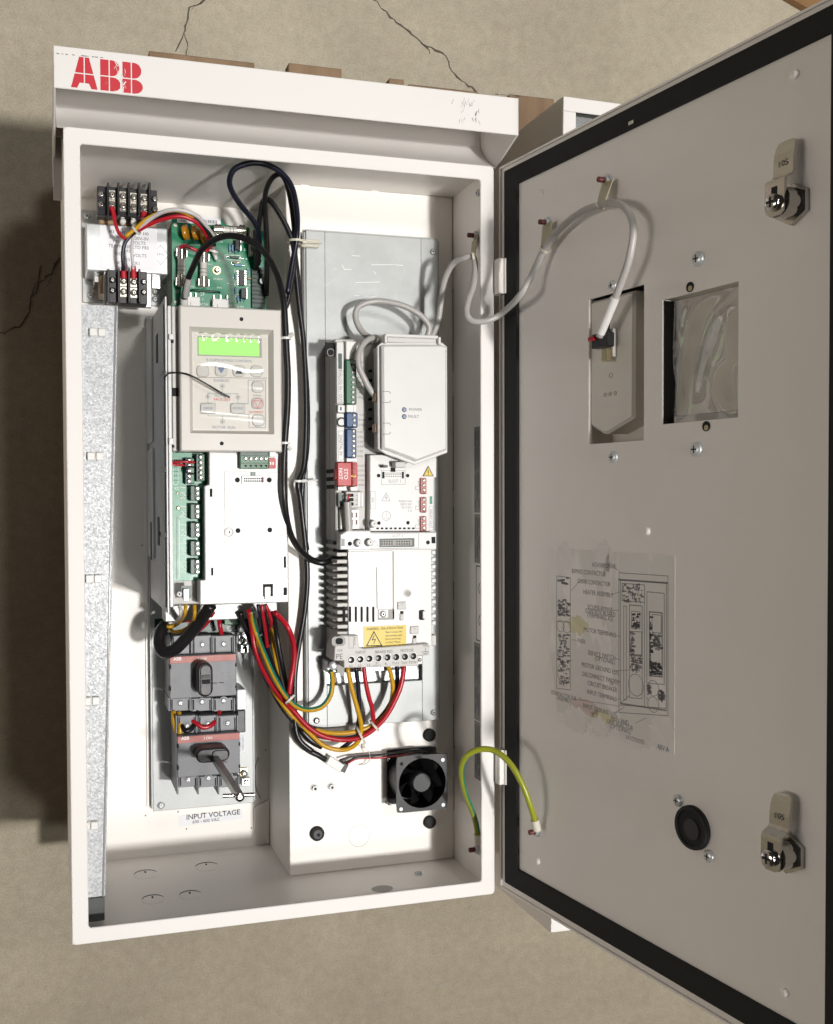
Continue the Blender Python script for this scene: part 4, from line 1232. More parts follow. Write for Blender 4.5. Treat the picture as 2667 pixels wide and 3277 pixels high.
for (x, y) in ((777, 2046), (781, 2472)):
    mb = MB(); mb.pbox(x - 13, y - 15, x + 13, y + 16, LZ + .0002, LZ + .0022, 'brass' if y > 2300 else 'zinc', .0005); p = P3(x, y + 2, LZ + .0023); mb.cyl(p, .0038, .004, 'black', n=16); mb.cyl(p + Vector((0, 0, .004)), .0018, .0003, 'steel', n=6)
    mb.build('earth_lug', lp)
    mb = MB(); mb.pbox(x - 7, y + 18, x + 20, y + 45, LZ + .0002, LZ + .011, 'zinc', .0008); p = P3(x + 7, y + 31, LZ + .0112); mb.cyl(p, .0030, .0006, 'hole', n=18); mb.cyl(p + Vector((.0005, -.0005, .0006)), .0022, .0006, 'steel', n=14)
    mb.build('wire_lug', lp)
# galvanised stand-off bracket beside the controller
brk = thing('controller_bracket', at(515, 1500, BZ), 'upright galvanised side bracket running along the left of the keypad controller', 'bracket')
Xb = at(540, 1460, -.027).x - .0005
mb = MB(); mb.box(Xb - .0016, Xb, at(509, 1935, -.12).y, at(509, 1000, -.12).y, LZ + .0003, -.0290, 'galv_brightened', .0004)
mb.box(Xb - .0042, Xb - .0018, at(509, 1420, -.19).y, at(509, 1030, -.19).y, LZ + .0003, -.15, 'galv_brightened', .0005)
mb.box(Xb - .0042, Xb - .0018, at(509, 1780, -.19).y, at(509, 1440, -.19).y, LZ + .0003, -.145, 'galv_brightened', .0005)
sidep = mb.build('side_plate', brk)
for (y0, y1) in ((1095, 1180), (1652, 1738)):
    mb = MB(); mb.box(Xb - .0034, Xb - .0017, at(509, y1, -.15).y, at(509, y0, -.15).y, -.105, -.088, 'cap_grey', .0004); mb.build('slot_cover', sidep)
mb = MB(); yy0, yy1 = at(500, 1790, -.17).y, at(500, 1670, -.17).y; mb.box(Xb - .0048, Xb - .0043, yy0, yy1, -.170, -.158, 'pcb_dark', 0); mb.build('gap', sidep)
for (ya, yb) in ((1010, 1210), (1225, 1500), (1515, 1700), (1712, 1925)):
    mb = MB(); mb.box(Xb - .0030, Xb - .0017, at(505, yb, -.10).y, at(505, ya, -.10).y, -.085, -.036, 'galv_brightened', .0004); mb.build('stiffener', sidep)

# ---------------------------------------------------------------- bypass controller
UZ = -.027
ctl = thing('bypass_controller', at(730, 1460, BZ), 'off-white motor bypass controller with green-lit keypad and relay terminal board', 'controller')
mb = MB()
ox0, ox1, oy0, oy1 = rect(540, 986, 905, 1937, UZ)
fx = at(540, 1460, UZ).x; rx_ = at(921, 1690, -.025).x
mb.box(fx, rx_ - .001, oy0, oy1, -.160, -.050, 'abs', .001)          # tub
mb.box(fx, at(553, 1600, UZ).x, oy0, oy1, -.0499, UZ, 'abs_light', .0007)  # left rail
mb.box(fx + .0045, at(577, 1200, UZ).x + .004, at(560, 1443, UZ).y, oy1, -.0499, UZ - .002, 'abs', .0007)
bodyo = mb.build('tub', ctl)
mb = MB()
mb.pbox(549, 1241, 570, 1268, UZ - .0021, UZ - .0016, 'hole', 0); mb.build('latch_slot', bodyo); mb = MB(); mb.pbox(547, 1086, 556, 1097, UZ - .0005, UZ + .0003, 'hole', 0); mb.build('latch_slot', bodyo); mb = MB(); mb.pbox(550, 1425, 559, 1432, UZ - .0005, UZ + .0003, 'hole', 0)
mb.build('latch_slot', bodyo)
for (y0, y1) in ((1068, 1100), (1402, 1436)):
    mb = MB(); mb.pbox(541, y0, 556, y1 - 14, UZ + .0001, UZ + .003, 'abs_light', .0005); mb.build('latch_tab', bodyo)
# terminal pcb
TZ = -.0465
mb = MB(); mb.pbox(551, 1449, 668, 1858, TZ - .0016, TZ, 'pcb', .0002); tb = mb.build('terminal_board', ctl)
def tblock(x0, y0, x1, y1, scr, m, m2, z=TZ, hgt=.0105, sr=6.6, name='terminal_block', parent=None, vertical=True):
    mb = MB(); mb.pbox(x0, y0, x1, y1, z, z + hgt, m, .0005)
    if vertical: mb.pbox(x0 + (x1 - x0) * .48, y0 + 1, x1, y1 - 1, z + hgt, z + hgt + .0016, m2, .0004)
    else: mb.pbox(x0, y0, x1, y0 + (y1 - y0) * .55, z + hgt, z + hgt + .0016, m2, .0004)
    o = mb.build(name, parent or ctl)
    for (x, y) in scr: screw(o, x, y, z + hgt + .0016, sr, 'chrome_w', 'slot')
    return o
mat('chrome_w', (0.80, 0.79, 0.76), 0.22, 0.7)
tblock(593, 1466, 622, 1549, [(606, y) for y in (1474, 1490, 1507, 1524, 1540)], 'term_navy', 'term_green', hgt=.009)
tblock(628, 1453, 655, 1540, [(643, y) for y in (1463, 1481, 1497, 1513, 1529)], 'term_green_dark', 'term_green', hgt=.012)
for k, (y0, y1) in enumerate(((1555, 1603), (1613, 1661), (1672, 1720), (1731, 1780), (1790, 1838))):
    tblock(610, y0, 640, y1, [(632, y0 + 8), (632.5, y0 + 24), (633, y0 + 40)], 'term_green_dark', 'term_green', hgt=.012)
mb = MB()
for i in range(6): mb.frame(*rect(555, 1466 + i * 14.2, 570, 1480 + i * 14.2, TZ), .0005, TZ, 'silk')
for i in range(5): mb.ptext(str(2 * i + 1), 562, 1474 + i * 14.2, TZ, 6, 'silk'); mb.ptext(str(2 * i + 2), 577, 1470 + i * 15, TZ, 5, 'silk')
mb.ptext('X2', 565, 1563, TZ, 9, 'silk')
for y0 in (1560, 1620, 1679, 1738, 1797):
    for a, b_ in (((578, y0), (600, y0 + 1)), ((600, y0 + 1), (600, y0 + 26)), ((600, y0 + 26), (592, y0 + 28)), ((580, y0 + 16), (590, y0 + 19)), ((590, y0 + 19), (592, y0 + 28)), ((580, y0 + 34), (592, y0 + 35)), ((587, y0 + 30), (587, y0 + 35))):
        mb.pstrip(a, b_, 1.7, TZ, 'silk')
    for j in range(3): mb.ptext(str(j + 3), 605, y0 + 1 + j * 15, TZ, 5, 'silk')
mb.pstrip((574, 1660), (574, 1852), 2.5, TZ, 'silk'); mb.pstrip((574, 1660), (592, 1636), 2.5, TZ, 'silk'); mb.pstrip((566, 1654), (566, 1852), 2, TZ, 'pcb_dark')
mb.build('silkscreen', tb)
for q, r in (((571, 1626), .0022), ((568, 1578), .0014), ((580, 1593), .0010)):
    p = P3(*q, TZ); MB().cyl(p, r, .001, 'brass', n=14, dome=.0003).build('solder_pad', tb)
mb = MB(); mb.tube([P3(622, 1480, TZ + .013), P3(600, 1478, TZ + .016), P3(560, 1479, TZ + .015), P3(543, 1482, TZ + .013), P3(560, 1487, TZ + .012), P3(590, 1489, TZ + .010)], .0013, 'wire_red', n=8); mb.build('jumper', tb)
mb = MB(); mb.tube([P3(624, 1496, TZ + .011), P3(606, 1494, TZ + .014), P3(596, 1506, TZ + .0135), P3(604, 1515, TZ + .0135), P3(624, 1516, TZ + .011)], .0009, 'black', n=8); mb.build('jumper', tb)
# front cover plate
CZ = -.0255
mb = MB()
pts = [(670, 1446), (905, 1449), (908, 1560), (922, 1740), (924, 1927), (641, 1935), (641, 1857), (657, 1856), (655, 1556), (670, 1550)]
mb.prism([(at(x, y, CZ).x, at(x, y, CZ).y) for x, y in pts], -.0495, CZ, 'abs_light', .0009)
cov = mb.build('front_cover', ctl)
mb = MB(); pts = [(718, 1509), (902, 1511), (916, 1740), (916, 1742), (733, 1742), (733, 1740), (719, 1739)]
mb.prism([(at(x, y, CZ).x, at(x, y, CZ).y) for x, y in pts], CZ - .0001, CZ + .0006, 'abs_light', .0004)
mb.build('raised_panel', cov)
CZ2 = CZ + .0006
for q in ((760, 1536), (862, 1536), (762, 1698), (864, 1696)):
    MB().cyl(P3(*q, CZ2), .0026, .0002, 'hole', n=18).build('screw_hole', cov)
for q in ((672, 1564, 680, 1590), (676, 1817, 683, 1842), (909, 1781, 916, 1817), (908, 1880, 919, 1905)):
    MB().pbox(*q, CZ, CZ + .0003, 'hole', 0).build('slot', cov)
mb = MB(); p = P3(733, 1703, CZ2); mb.ring(p, .0036, .0050, .0008, 'abs', 28); mb.cyl(p, .0033, .0003, 'white_plastic', n=20); mb.cyl(p + Vector((.0006, 0, .0003)), .0011, .0002, 'ink_grey', n=12); mb.build('boss', cov)
mb = MB(); p = P3(679, 1736, CZ); mb.ring(p, .0030, .0034, .0004, 'abs', 24); mb.ring(p, .0014, .0018, .0004, 'abs', 18); mb.build('boss', cov)
# header socket
mb = MB(); mb.pbox(774, 1522, 847, 1549, CZ2, CZ2 + .0016, 'white_plastic', .0004)
for i in range(10):
    for j in range(2): mb.pbox(781 + i * 6.0, 1529 + j * 8, 785 + i * 6.0, 1534 + j * 8, CZ2 + .0016, CZ2 + .0017, 'hole', 0)
mb.pbox(838, 1527, 844, 1544, CZ2 + .0016, CZ2 + .0017, 'dirt_red', 0); mb.build('header_socket', ctl)
mb = MB(); mb.pbox(802, 1511, 818, 1522, CZ2, CZ2 + .0003, 'pcb_dark', 0); mb.ptext('X', 810, 1517, CZ2 + .0003, 6, 'silk'); mb.build('marker', cov)
# five-pole plug + dip switch
mb = MB(); mb.pbox(769, 1446, 861, 1500, CZ, CZ + .0085, 'term_green', .0006); mb.pbox(769, 1446, 858, 1459, CZ + .0085, CZ + .0095, 'term_green_dark', .0003)
mb.pbox(772, 1481, 860, 1484, CZ + .0085, CZ + .0093, 'term_green', .0002)
for i in range(5): mb.prism([(at(x, y, CZ + .0086).x, at(x, y, CZ + .0086).y) for x, y in ((781 + i * 16.4, 1488), (791 + i * 16.4, 1488), (788 + i * 16.4, 1496))], CZ + .0084, CZ + .0087, 'hole')
o = mb.build('terminal_block', ctl)
for i in range(5): screw(o, 787 + i * 16.3, 1468, CZ + .0087, 6.6, 'chrome_w', 'slot')
mb = MB(); mb.pbox(861, 1466, 883, 1499, CZ, CZ + .004, 'term_red', .0004); mb.pbox(863, 1446, 884, 1462, CZ, CZ + .005, 'white_plastic', .0005)
for i in range(2): mb.pbox(864 + i * 8, 1478, 869 + i * 8, 1488, CZ + .004, CZ + .0045, 'white_plastic', .0002)
mb.build('dip_switch', ctl)
# lower clips
for (x, y) in ((597, 1899), (858, 1893)):
    z = UZ if x < 700 else CZ
    mb = MB(); mb.pbox(x - 16, y - 24, x + 16, y + 16, z - .0022 if x < 700 else z, z + .0003 if x > 700 else z - .0015, 'pcb_dark' if x < 700 else 'hole', 0); mb.pbox(x - 10, y - 15, x + 9, y + 26, z + .0003 if x > 700 else z - .0015, z + .0022, 'abs_light', .0006); mb.build('cable_clip', ctl)
p = P3(574, 1901, UZ); mb = MB(); mb.cyl(p, .0026, .0012, 'white_plastic', n=16, dome=.0004); mb.cyl(p + Vector((0, 0, .0016)), .0009, .0002, 'hole', n=10); mb.build('boss', ctl)

# keypad cover
KZ = -.015
kx0, kx1, ky0, ky1 = rect(577, 984, 902, 1445, KZ)
bx0, bx1, by0, by1 = rect(607, 1050, 877, 1388, KZ)
ix0, ix1, iy0, iy1 = rect(617, 1066, 859, 1378, KZ - .007)
mb = MB()
IZ = KZ - .0075
O = [(kx0, ky0), (kx1, ky0), (kx1, ky1), (kx0, ky1)]; Bv = [(bx0, by0), (bx1, by0), (bx1, by1), (bx0, by1)]; Iv = [(ix0, iy0), (ix1, iy0), (ix1, iy1), (ix0, iy1)]
e = .0012
Oi = [(kx0 + e, ky0 + e), (kx1 - e, ky0 + e), (kx1 - e, ky1 - e), (kx0 + e, ky1 - e)]
vs = [(x, y, -.0495) for x, y in O] + [(x, y, KZ - e) for x, y in O] + [(x, y, KZ) for x, y in Oi] + [(x, y, KZ) for x, y in Bv] + [(x, y, IZ) for x, y in Iv]
fs = []
for k in range(4): fs += [(4 * k + i, 4 * k + (i + 1) % 4, 4 * k + 4 + (i + 1) % 4, 4 * k + 4 + i) for i in range(4)]
fs.append((16, 17, 18, 19))
mb.add(vs, fs, 'abs_beige')
kp = mb.build('keypad', ctl)
tag(kp, 'keypad cover with green display and buttons')
for q in ((773, 1021), (710, 1419)): MB().cyl(P3(*q, KZ), .0020, .0002, 'hole', n=18).build('screw_hole', kp)
IZ2 = IZ + .0004
kq = lambda x, y: (450 + x * .2995, 960 + y * .2995)
mb = MB(); a = kq(612, 398); b_ = kq(1296, 603); mb.pbox(a[0], a[1], b_[0], b_[1], IZ, IZ + .0006, 'abs_dark', .0002); a = kq(620, 408); b_ = kq(1270, 592); mb.pbox(a[0], a[1], b_[0], b_[1], IZ + .0006, IZ + .0008, 'lcd', 0)
mb.build('display', kp)
def btn(cx0, cy0, w, h, m='key_btn', sym=None):
    x, y = kq(cx0, cy0); c0 = at(x, y, IZ); W_ = w * .2995 * .000335; H_ = h * .2995 * .000335
    mb = MB(); mb.prism(rounded(c0.x - W_ / 2, c0.x + W_ / 2, c0.y - H_ / 2, c0.y + H_ / 2, min(W_, H_) * .33, 5), IZ, IZ + .0014, m, .0006)
    z = IZ + .0014
    if sym == 'dn': mb.prism([(c0.x - .0040, c0.y + .0030), (c0.x + .0040, c0.y + .0030), (c0.x, c0.y - .0030)], z - .0001, z + .0001, 'ink_blue')
    if sym == 'up': mb.prism([(c0.x - .0040, c0.y - .0030), (c0.x + .0040, c0.y - .0030), (c0.x, c0.y + .0032)], z - .0001, z + .0001, 'ink')
    if sym == 'stop':
        mb.ring((c0.x, c0.y, z), .0047, .0052, .0001, 'ink_red', 28)
        for aa, bb in (((-.004, .0026), (.004, .0026)), ((.004, .0026), (0, -.0045)), ((0, -.0045), (-.004, .0026))): mb.strip((c0.x + aa[0], c0.y + aa[1]), (c0.x + bb[0], c0.y + bb[1]), .0005, z, 'ink_red')
    if sym and len(sym) > 4: mb.text(sym, c0.x, c0.y, z, .0034, 'ink_blue')
    mb.build('button', kp)
btn(665, 760, 125, 115); btn(860, 755, 125, 115, sym='dn'); btn(1050, 760, 125, 115, sym='up'); btn(1240, 762, 125, 115, sym='ENTER')
btn(1250, 930, 120, 115); btn(1250, 1105, 125, 115, sym='stop'); btn(1258, 1285, 125, 115); btn(720, 1160, 150, 105, sym='DRIVE'); btn(1040, 1160, 150, 105, sym='BYPASS')
mb = MB()
for s_, x, y, h, m in (('E-CLIPSE BYPASS CONTROL', 950, 648, 28, 'ink_blue'), ('ENABLED', 865, 862, 28, 'ink_blue'), ('SELECTED', 880, 1018, 28, 'ink_teal'), ('FAULTED', 870, 1065, 30, 'ink_red'), ('MOTOR  RUN', 890, 1362, 28, 'ink_blue'), ('HAND', 1250, 1020, 22, 'ink_blue'), ('OFF/RESET', 1235, 1200, 24, 'ink_red'), ('AUTO', 1255, 1352, 16, 'ink_blue')):
    xx, yy = kq(x, y); mb.ptext(s_, xx, yy, IZ, h * .2995, m)
def kl(x0, y0, x1, y1, m='ink_teal', w=1.3): mb.pstrip(kq(x0, y0), kq(x1, y1), w, IZ, m)
for (x, y) in ((873, 920), (720, 1032), (1040, 1038), (875, 1298)):
    xx, yy = kq(x, y); p = P3(xx, yy, IZ); mb.ring(p, .0020, .0024, .0002, 'ink_teal', 20); mb.cyl(p, .0011, .0004, 'abs_dark', n=12, dome=.0004)
kl(600, 828, 1350, 835, 'ink_grey'); kl(873, 945, 873, 995); kl(720, 995, 1040, 1000); kl(720, 995, 720, 1010); kl(1040, 1000, 1040, 1015); kl(720, 1055, 720, 1100); kl(1040, 1062, 1040, 1105)
for (x0, y0, x1, y1) in ((638, 1100, 798, 1215), (958, 1105, 1112, 1220)): kl(x0, y0, x1, y0); kl(x1, y0, x1, y1); kl(x1, y1, x0, y1); kl(x0, y1, x0, y0)
kl(722, 1215, 722, 1238); kl(722, 1238, 1040, 1242); kl(1040, 1242, 1040, 1220); kl(875, 1240, 875, 1275)
kl(1150, 855, 1335, 858, 'ink_blue'); kl(1335, 858, 1335, 1365, 'ink_blue'); kl(1335, 1365, 1160, 1363, 'ink_blue'); kl(1150, 855, 1150, 1108, 'ink_blue'); kl(1150, 1108, 1115, 1108, 'ink_blue'); kl(1160, 1222, 1160, 1363, 'ink_blue'); kl(1115, 1222, 1160, 1222, 'ink_blue')
mb.build('legend', kp)
# wrinkled clear protective film over the keypad face
mb = MB(); NU, NY = 110, 130; vs = []
for j in range(NY + 1):
    for i in range(NU + 1):
        a, b_ = i / NU, j / NY
        z = .0013 * math.exp(-((b_ - .985) / .05) ** 2) * (.8 + .3 * math.sin(50 * a + 2 * math.sin(9 * a)))
        z += .00028 * math.exp(-((b_ - .62 - .03 * math.sin(6 * a)) / .03) ** 2) + .00028 * math.exp(-((b_ - .44 - .03 * math.sin(4 * a + 1)) / .035) ** 2) * a + .00026 * math.exp(-((b_ - .17 + .06 * a) / .03) ** 2)
        ee = min(1, 12 * min(a, 1 - a, b_), 70 * (1 - b_))
        vs.append((ix0 + .0006 + a * (ix1 - ix0 - .0012), iy0 + .0006 + b_ * (iy1 - iy0 - .0012), IZ + .0030 + z * ee))
mb.add(vs, [(j * (NU + 1) + i, j * (NU + 1) + i + 1, (j + 1) * (NU + 1) + i + 1, (j + 1) * (NU + 1) + i) for j in range(NY) for i in range(NU)], 'clear_film', True)
mb.build('protective_film', kp)
# zinc tray and lower terminal board under the controller
mb = MB(); mb.pbox(528, 1932, 888, 1984, -.160, -.128, 'zinc_dull', .001); mb.build('lower_tray', ctl)
mb = MB(); mb.pbox(495, 1975, 797, 2028, -.182, -.1804, 'pcb_dark', 0); mb.pbox(718, 1964, 780, 2000, -.1804, -.166, 'term_green', .0008); mb.ptext('OUT', 752, 2012, -.1804, 17, 'silk')
lb = mb.build('output_board', ctl)
for (x, y) in ((719, 1974), (747, 1973)): screw(lb, x, y, -.166, 8, 'steel', 'slot')

# ---------------------------------------------------------------- rotary switches
def rotary(kind, x0, x1, ytop, yred, ybody, ybot, yend, zf, scr_t, scr_b, dx, label, code):
    t = thing('rotary_switch', at((x0 + x1) / 2, (ytop + yend) / 2, LZ), label, 'switch', 'rotary disconnect switches in the left bay')
    zb = LZ + .0004
    mb = MB(); mb.pbox(x0, yred, x1, ybot, zb, zf, 'ot_grey', .0008); body = mb.build('body', t)
    # red stripe
    mb = MB(); h = 23
    mb.pbox(x0 + 1, yred + 2, x1 - 1, yred + h, zf - .0003, zf + .0005, 'ot_red', .0002)
    mb.ptext('I ON', (x0 + x1) / 2 - 2, yred + h * .55, zf + .0005, 9, 'ink_white'); mb.ptext('ABB', x0 + 25, yred + h * .58, zf + .0005, 10, 'ink_white', bold=.02)
    mb.build('stripe', t)
    mb = MB(); mb.ptext(code, x0 + 45, yred + h + 14, zf, 8, 'ink_lite'); mb.ptext('0', x0 + 20, yred + h + 47, zf, 8, 'ink_lite'); mb.ptext('OFF', x0 + 21, yred + h + 58, zf, 9, 'ink_lite')
    mb.pstrip((x1 - 75, yred + 90), (x1 - 62, yred + 90), 2.5, zf, 'hole'); mb.pstrip((x1 - 55, yred + 89), (x1 - 42, yred + 89), 2.5, zf, 'hole')
    mb.frame(*rect(x1 - 46, yred + 56, x1 - 26, yred + 70, zf), .0005, zf, 'ink_lite')
    mb.build('legend', body)
    for yy in (yred + 38, yred + 108):
        mb = MB(); mb.pbox(x0 - 1, yy - 7, x0 + 5, yy + 7, zf - .006, zf + .0003, 'hole', 0); mb.pbox(x1 - 4, yy - 11, x1 + 1, yy - 1, zf - .006, zf + .0003, 'hole', 0); mb.build('notch', body)
    for (ya, yb, scr, flip) in ((ytop, yred - 2, scr_t, 1), (ybot + 2, yend, scr_b, 0)):
        zt = zf - .012
        n = 3; wd = (x1 - x0 - 2) / 3.0
        for i, (sx_, sy_) in enumerate(scr):
            c0 = sx_ - wd * .5 + 3; c1 = sx_ + wd * .5 - 5
            mb = MB(); mb.pbox(c0, ya, c1, yb, zb, zt, 'ot_grey_light', .0006)
            mb.pbox(c0 + 3, ya + 6, c0 + 7, yb - 4, zt - .0002, zt + .0002, 'hole', 0); mb.pbox(c1 - 7, ya + 6, c1 - 3, yb - 4, zt - .0002, zt + .0002, 'hole', 0)
            p = P3(sx_, sy_, zt); mb.ring(p, .0034, .0049, .0006, 'ot_grey_light', 26); mb.cyl(p, .0034, .0002, 'hole', n=20)
            pole = mb.build('pole', t)
            screw(pole, sx_, sy_, zt + .0002, 9, 'zinc', 'cross')
        for i in range(4):
            xx = scr[0][0] - wd * .5 + i * (scr[2][0] - scr[0][0] + wd) / 3 - 1
            ya2, yb2 = (ya - (0 if flip else 0), yb) if flip else (ya, yb + dx)
            mb = MB(); mb.pbox(xx - 2.6, ya2, xx + 2.6, yb2, zb, zt + .002, 'ot_grey', .0003); mb.build('phase_barrier', t)
    return t, zf
s1, z1f = rotary(1, 543, 757, 2034, 2096, 2232, 2232, 2276, -.146, [(582, 2068), (648, 2063), (716, 2061)], [(578, 2250), (647, 2246), (716, 2242)], 0, 'upper grey rotary switch with red stripe and upright black knob', 'OT30F3')
s2, z2f = rotary(2, 568, 768, 2290, 2350, 2480, 2482, 2519, -.134, [(599, 2323), (665, 2317), (729, 2314)], [(603, 2495), (667, 2490), (733, 2484)], 24, 'lower grey rotary switch with red stripe, black cross knob and steel shaft', 'OT60F3')
def knob(t, px0, py0, px1, py1, zf, vert):
    X0, X1, Y0, Y1 = rect(px0, py0, px1, py1, zf + .024); r = (X1 - X0) / 2 if vert else (Y1 - Y0) / 2
    mb = MB()
    cxk, cyk = (X0 + X1) / 2, (Y0 + Y1) / 2
    mb.cyl((cxk, cyk, zf), r * .98, .006, 'knob', n=28)
    mb.prism(rounded(X0, X1, Y0, Y1, r * .98, 8), zf + .0061, zf + .024, 'knob', .002)
    o = mb.build('knob', t)
    z = zf + .024; mb = MB()
    if vert:
        mb.prism(rounded(X0 + r * .35, X1 - r * .28, Y0 + r * .25, Y1 - r * .3, r * .6, 6), z, z + .0018, 'knob', .0006)
        mb.box(X0 + r * .5, X1 - r * .4, cyk + .002, cyk + .006, z + .0018, z + .0028, 'cap_grey', .0004); mb.box(X0 + r * .5, X1 - r * .4, cyk - .004, cyk + .001, z + .0018, z + .0022, 'hole', 0)
    else:
        mb.prism(rounded(cxk - .001, X1 - r * .25, Y0 + r * .3, Y1 - r * .35, r * .5, 6), z, z + .0018, 'knob', .0006)
    mb.build('grip', o)
knob(s1, 633, 2122, 682, 2231, z1f, True)
knob(s2, 628, 2394, 736, 2441, z2f, False)
# operating shaft standing up from the lower switch, with cross pin
sx0 = at(688, 2427, z2f + .02)
shf = thing('operating_shaft', (sx0.x, sx0.y, z2f + .026), 'steel handle shaft with cross pin standing up from the lower switch', 'shaft')
zt = .038
mb = MB(); cs, h = Vector((sx0.x, sx0.y, 0)), .0036
mb.box(cs.x - h, cs.x + h, cs.y - h, cs.y + h, z2f + .026, zt - .004, 'steel_dark', .0005)
rodo = mb.build('rod', shf)
mb = MB(); mb.cyl((cs.x, cs.y, zt - .0039), .0046, .005, 'steel', n=20, dome=.001); mb.build('rod_tip', shf)
mb = MB(); mb.cyl((cs.x - .0155, cs.y + .0006, zt - .006), .0020, .031, 'chrome', axis=(1, -.04, 0), n=14); mb.build('cross_pin', shf)
# auxiliary contact block right of the switches
aux = thing('auxiliary_contact', at(770, 2270, LZ), 'small white and black auxiliary contact block right of the upper switch', 'contact block')
mb = MB(); mb.pbox(759, 2207, 789, 2272, LZ + .0004, -.165, 'white_plastic', .001); mb.build('housing', aux)
mb = MB(); mb.pbox(760, 2273, 786, 2345, LZ + .0004, -.178, 'black', .001); mb.build('base', aux)
mb = MB(); mb.pbox(771, 2355, 784, 2405, LZ + .0003, LZ + .0008, 'paper', 0)
for i in range(12): mb.pbox(773, 2358 + i * 3.8, 782, 2359.5 + i * 3.8, LZ + .0008, LZ + .0009, 'ink_blue', 0)
mb.build('barcode_label', aux)
# input voltage label on the back wall
mb = MB(); zb = BZ + .0006
a, b_, c, d = at(573, 2612, zb), at(778, 2594, zb), at(777, 2621, zb), at(574, 2646, zb)
mb.prism([(p.x, p.y) for p in (a, b_, c, d)], BZ + .0001, zb, 'paper')
mb.ptext('INPUT VOLTAGE', 683, 2608, zb, 16, 'ink', rot=.012, bold=.01); mb.ptext('600 - 600 VAC', 660, 2627, zb, 10, 'ink', rot=.012)
bwall = [o for o in cab.children if o.name.startswith('back_wall')][0]
mb.build('voltage_label', bwall)
mb = MB()
for q in ((597, 2653), (850, 2400), (570, 2598), (455, 1745), (466, 2610), (805, 2650)):
    p = P3(*q, BZ); mb.cyl(p, .0009, .0003, 'dirt', n=9)
mb.build('speck', bwall)
for pts_, nm in (([(827, 2425), (818, 2455), (817, 2495), (822, 2530), (835, 2555)], 'dark curved hair strand on the back wall beside the lower switch'),):
    mb = MB(); mb.tube([P3(x, y, BZ + .002) for x, y in pts_], .00045, 'ink', n=6); tag(mb.build('hair_strand'), nm, 'hair')
mb = MB(); mb.tube([P3(526, 1209, -.035), P3(536, 1198, -.022), P3(549, 1193, -.014), P3(585, 1194, -.010), P3(618, 1205, -.008), P3(672, 1235, -.009), P3(700, 1252, -.012), P3(735, 1272, -.0135)], .0009, 'wire_black', n=8)
tag(mb.build('loose_wire'), 'thin black loose wire lying curved across the keypad buttons', 'wire')
# ================================================================== RIGHT BAY
HPZ = -.098
hp = thing('drive_plate', at(1190, 1500, RZ), 'dull galvanised backing plate behind the white motor drive', 'mounting plate')
X0, X1, Y0, Y1 = rect(984, 752, 1404, 2318, HPZ)
ax0, ax1, ay0, ay1 = rect(1047, 2110, 1352, 2186, HPZ)       # cable opening under the drive
mb = MB()
mb.box(X0, ax0, Y0, Y1, HPZ - .0018, HPZ, 'galv_fine', .0005); mb.box(ax1, X1, Y0, Y1, HPZ - .0018, HPZ, 'galv_fine', .0005)
mb.box(ax0 + .00005, ax1 - .00005, ay1, Y1, HPZ - .0018, HPZ, 'galv_fine', .0005); mb.box(ax0 + .00005, ax1 - .00005, Y0, ay0, HPZ - .0018, HPZ, 'galv_fine', .0005)
mb.build('plate', hp)
mb = MB()
mb.box(X0 - .0024, X0 - .0002, Y0 + .001, Y1 - .001, RZ + .0003, HPZ - .001, 'galv_fine', .0008)
mb.box(X1 + .0001, X1 + .0016, Y0 + .001, Y1 - .001, RZ + .0003, HPZ - .001, 'galv_fine', .0005)
mb.box(X0, X1, Y1 + .0001, Y1 + .0018, RZ + .0003, HPZ - .001, 'galv_fine', .0005)
mb.build('flange', hp)
rnd = random.Random(31); mb = MB()
for (a, b_) in (((1128, 818), (1152, 819)), ((1190, 847), (1262, 847)), ((1262, 847), (1290, 849)), ((1140, 904), (1216, 902)), ((1096, 848), (1102, 860)), ((1102, 862), (1124, 862)), ((1136, 946), (1150, 946)), ((1168, 947), (1180, 948)), ((1184, 951), (1206, 947)), ((1196, 868), (1204, 878))):
    mb.pstrip(a, b_, 2.2, HPZ, 'ink_white')
for i in range(40):
    x = rnd.uniform(1000, 1380); y = rnd.uniform(800, 1080); mb.pstrip((x, y), (x + rnd.gauss(0, 9), y + rnd.gauss(0, 4)), .8, HPZ, 'zinc')
mb.build('scratch', hp)
for q in ((1386, 806), (1388, 2280), (1013, 2306)): screw(hp, q[0], q[1], HPZ + .0002, 10, 'zinc_dull' if q[0] > 1100 else 'steel', 'torx')
# galvanised tray inside the opening
mb = MB(); mb.box(ax0 - .004, ax1 + .004, ay0 - .004, ay1 + .004, RZ + .0003, RZ + .0012, 'zinc', 0); mb.pbox(1052, 2140, 1345, 2148, RZ + .0012, RZ + .003, 'black', .0003); mb.build('inner_tray', hp)

# ---------------------------------------------------------------- motor drive
drv = thing('motor_drive', at(1220, 1600, HPZ), 'tall off-white variable speed motor drive with coloured terminal strips', 'motor drive')
DB = HPZ + .0003
BZ1 = -.056
dx0 = at(1042, 1600, DB).x; dx1 = at(1392, 1500, BZ1).x
dyt = at(1230, 1090, BZ1).y; dym = at(1230, 1730, BZ1).y; dyb = at(1230, 2072, BZ1).y
mb = MB(); mb.box(dx0, dx1, dym, dyt, DB, BZ1, 'abs', .0012)
upper = mb.build('upper_housing', drv)
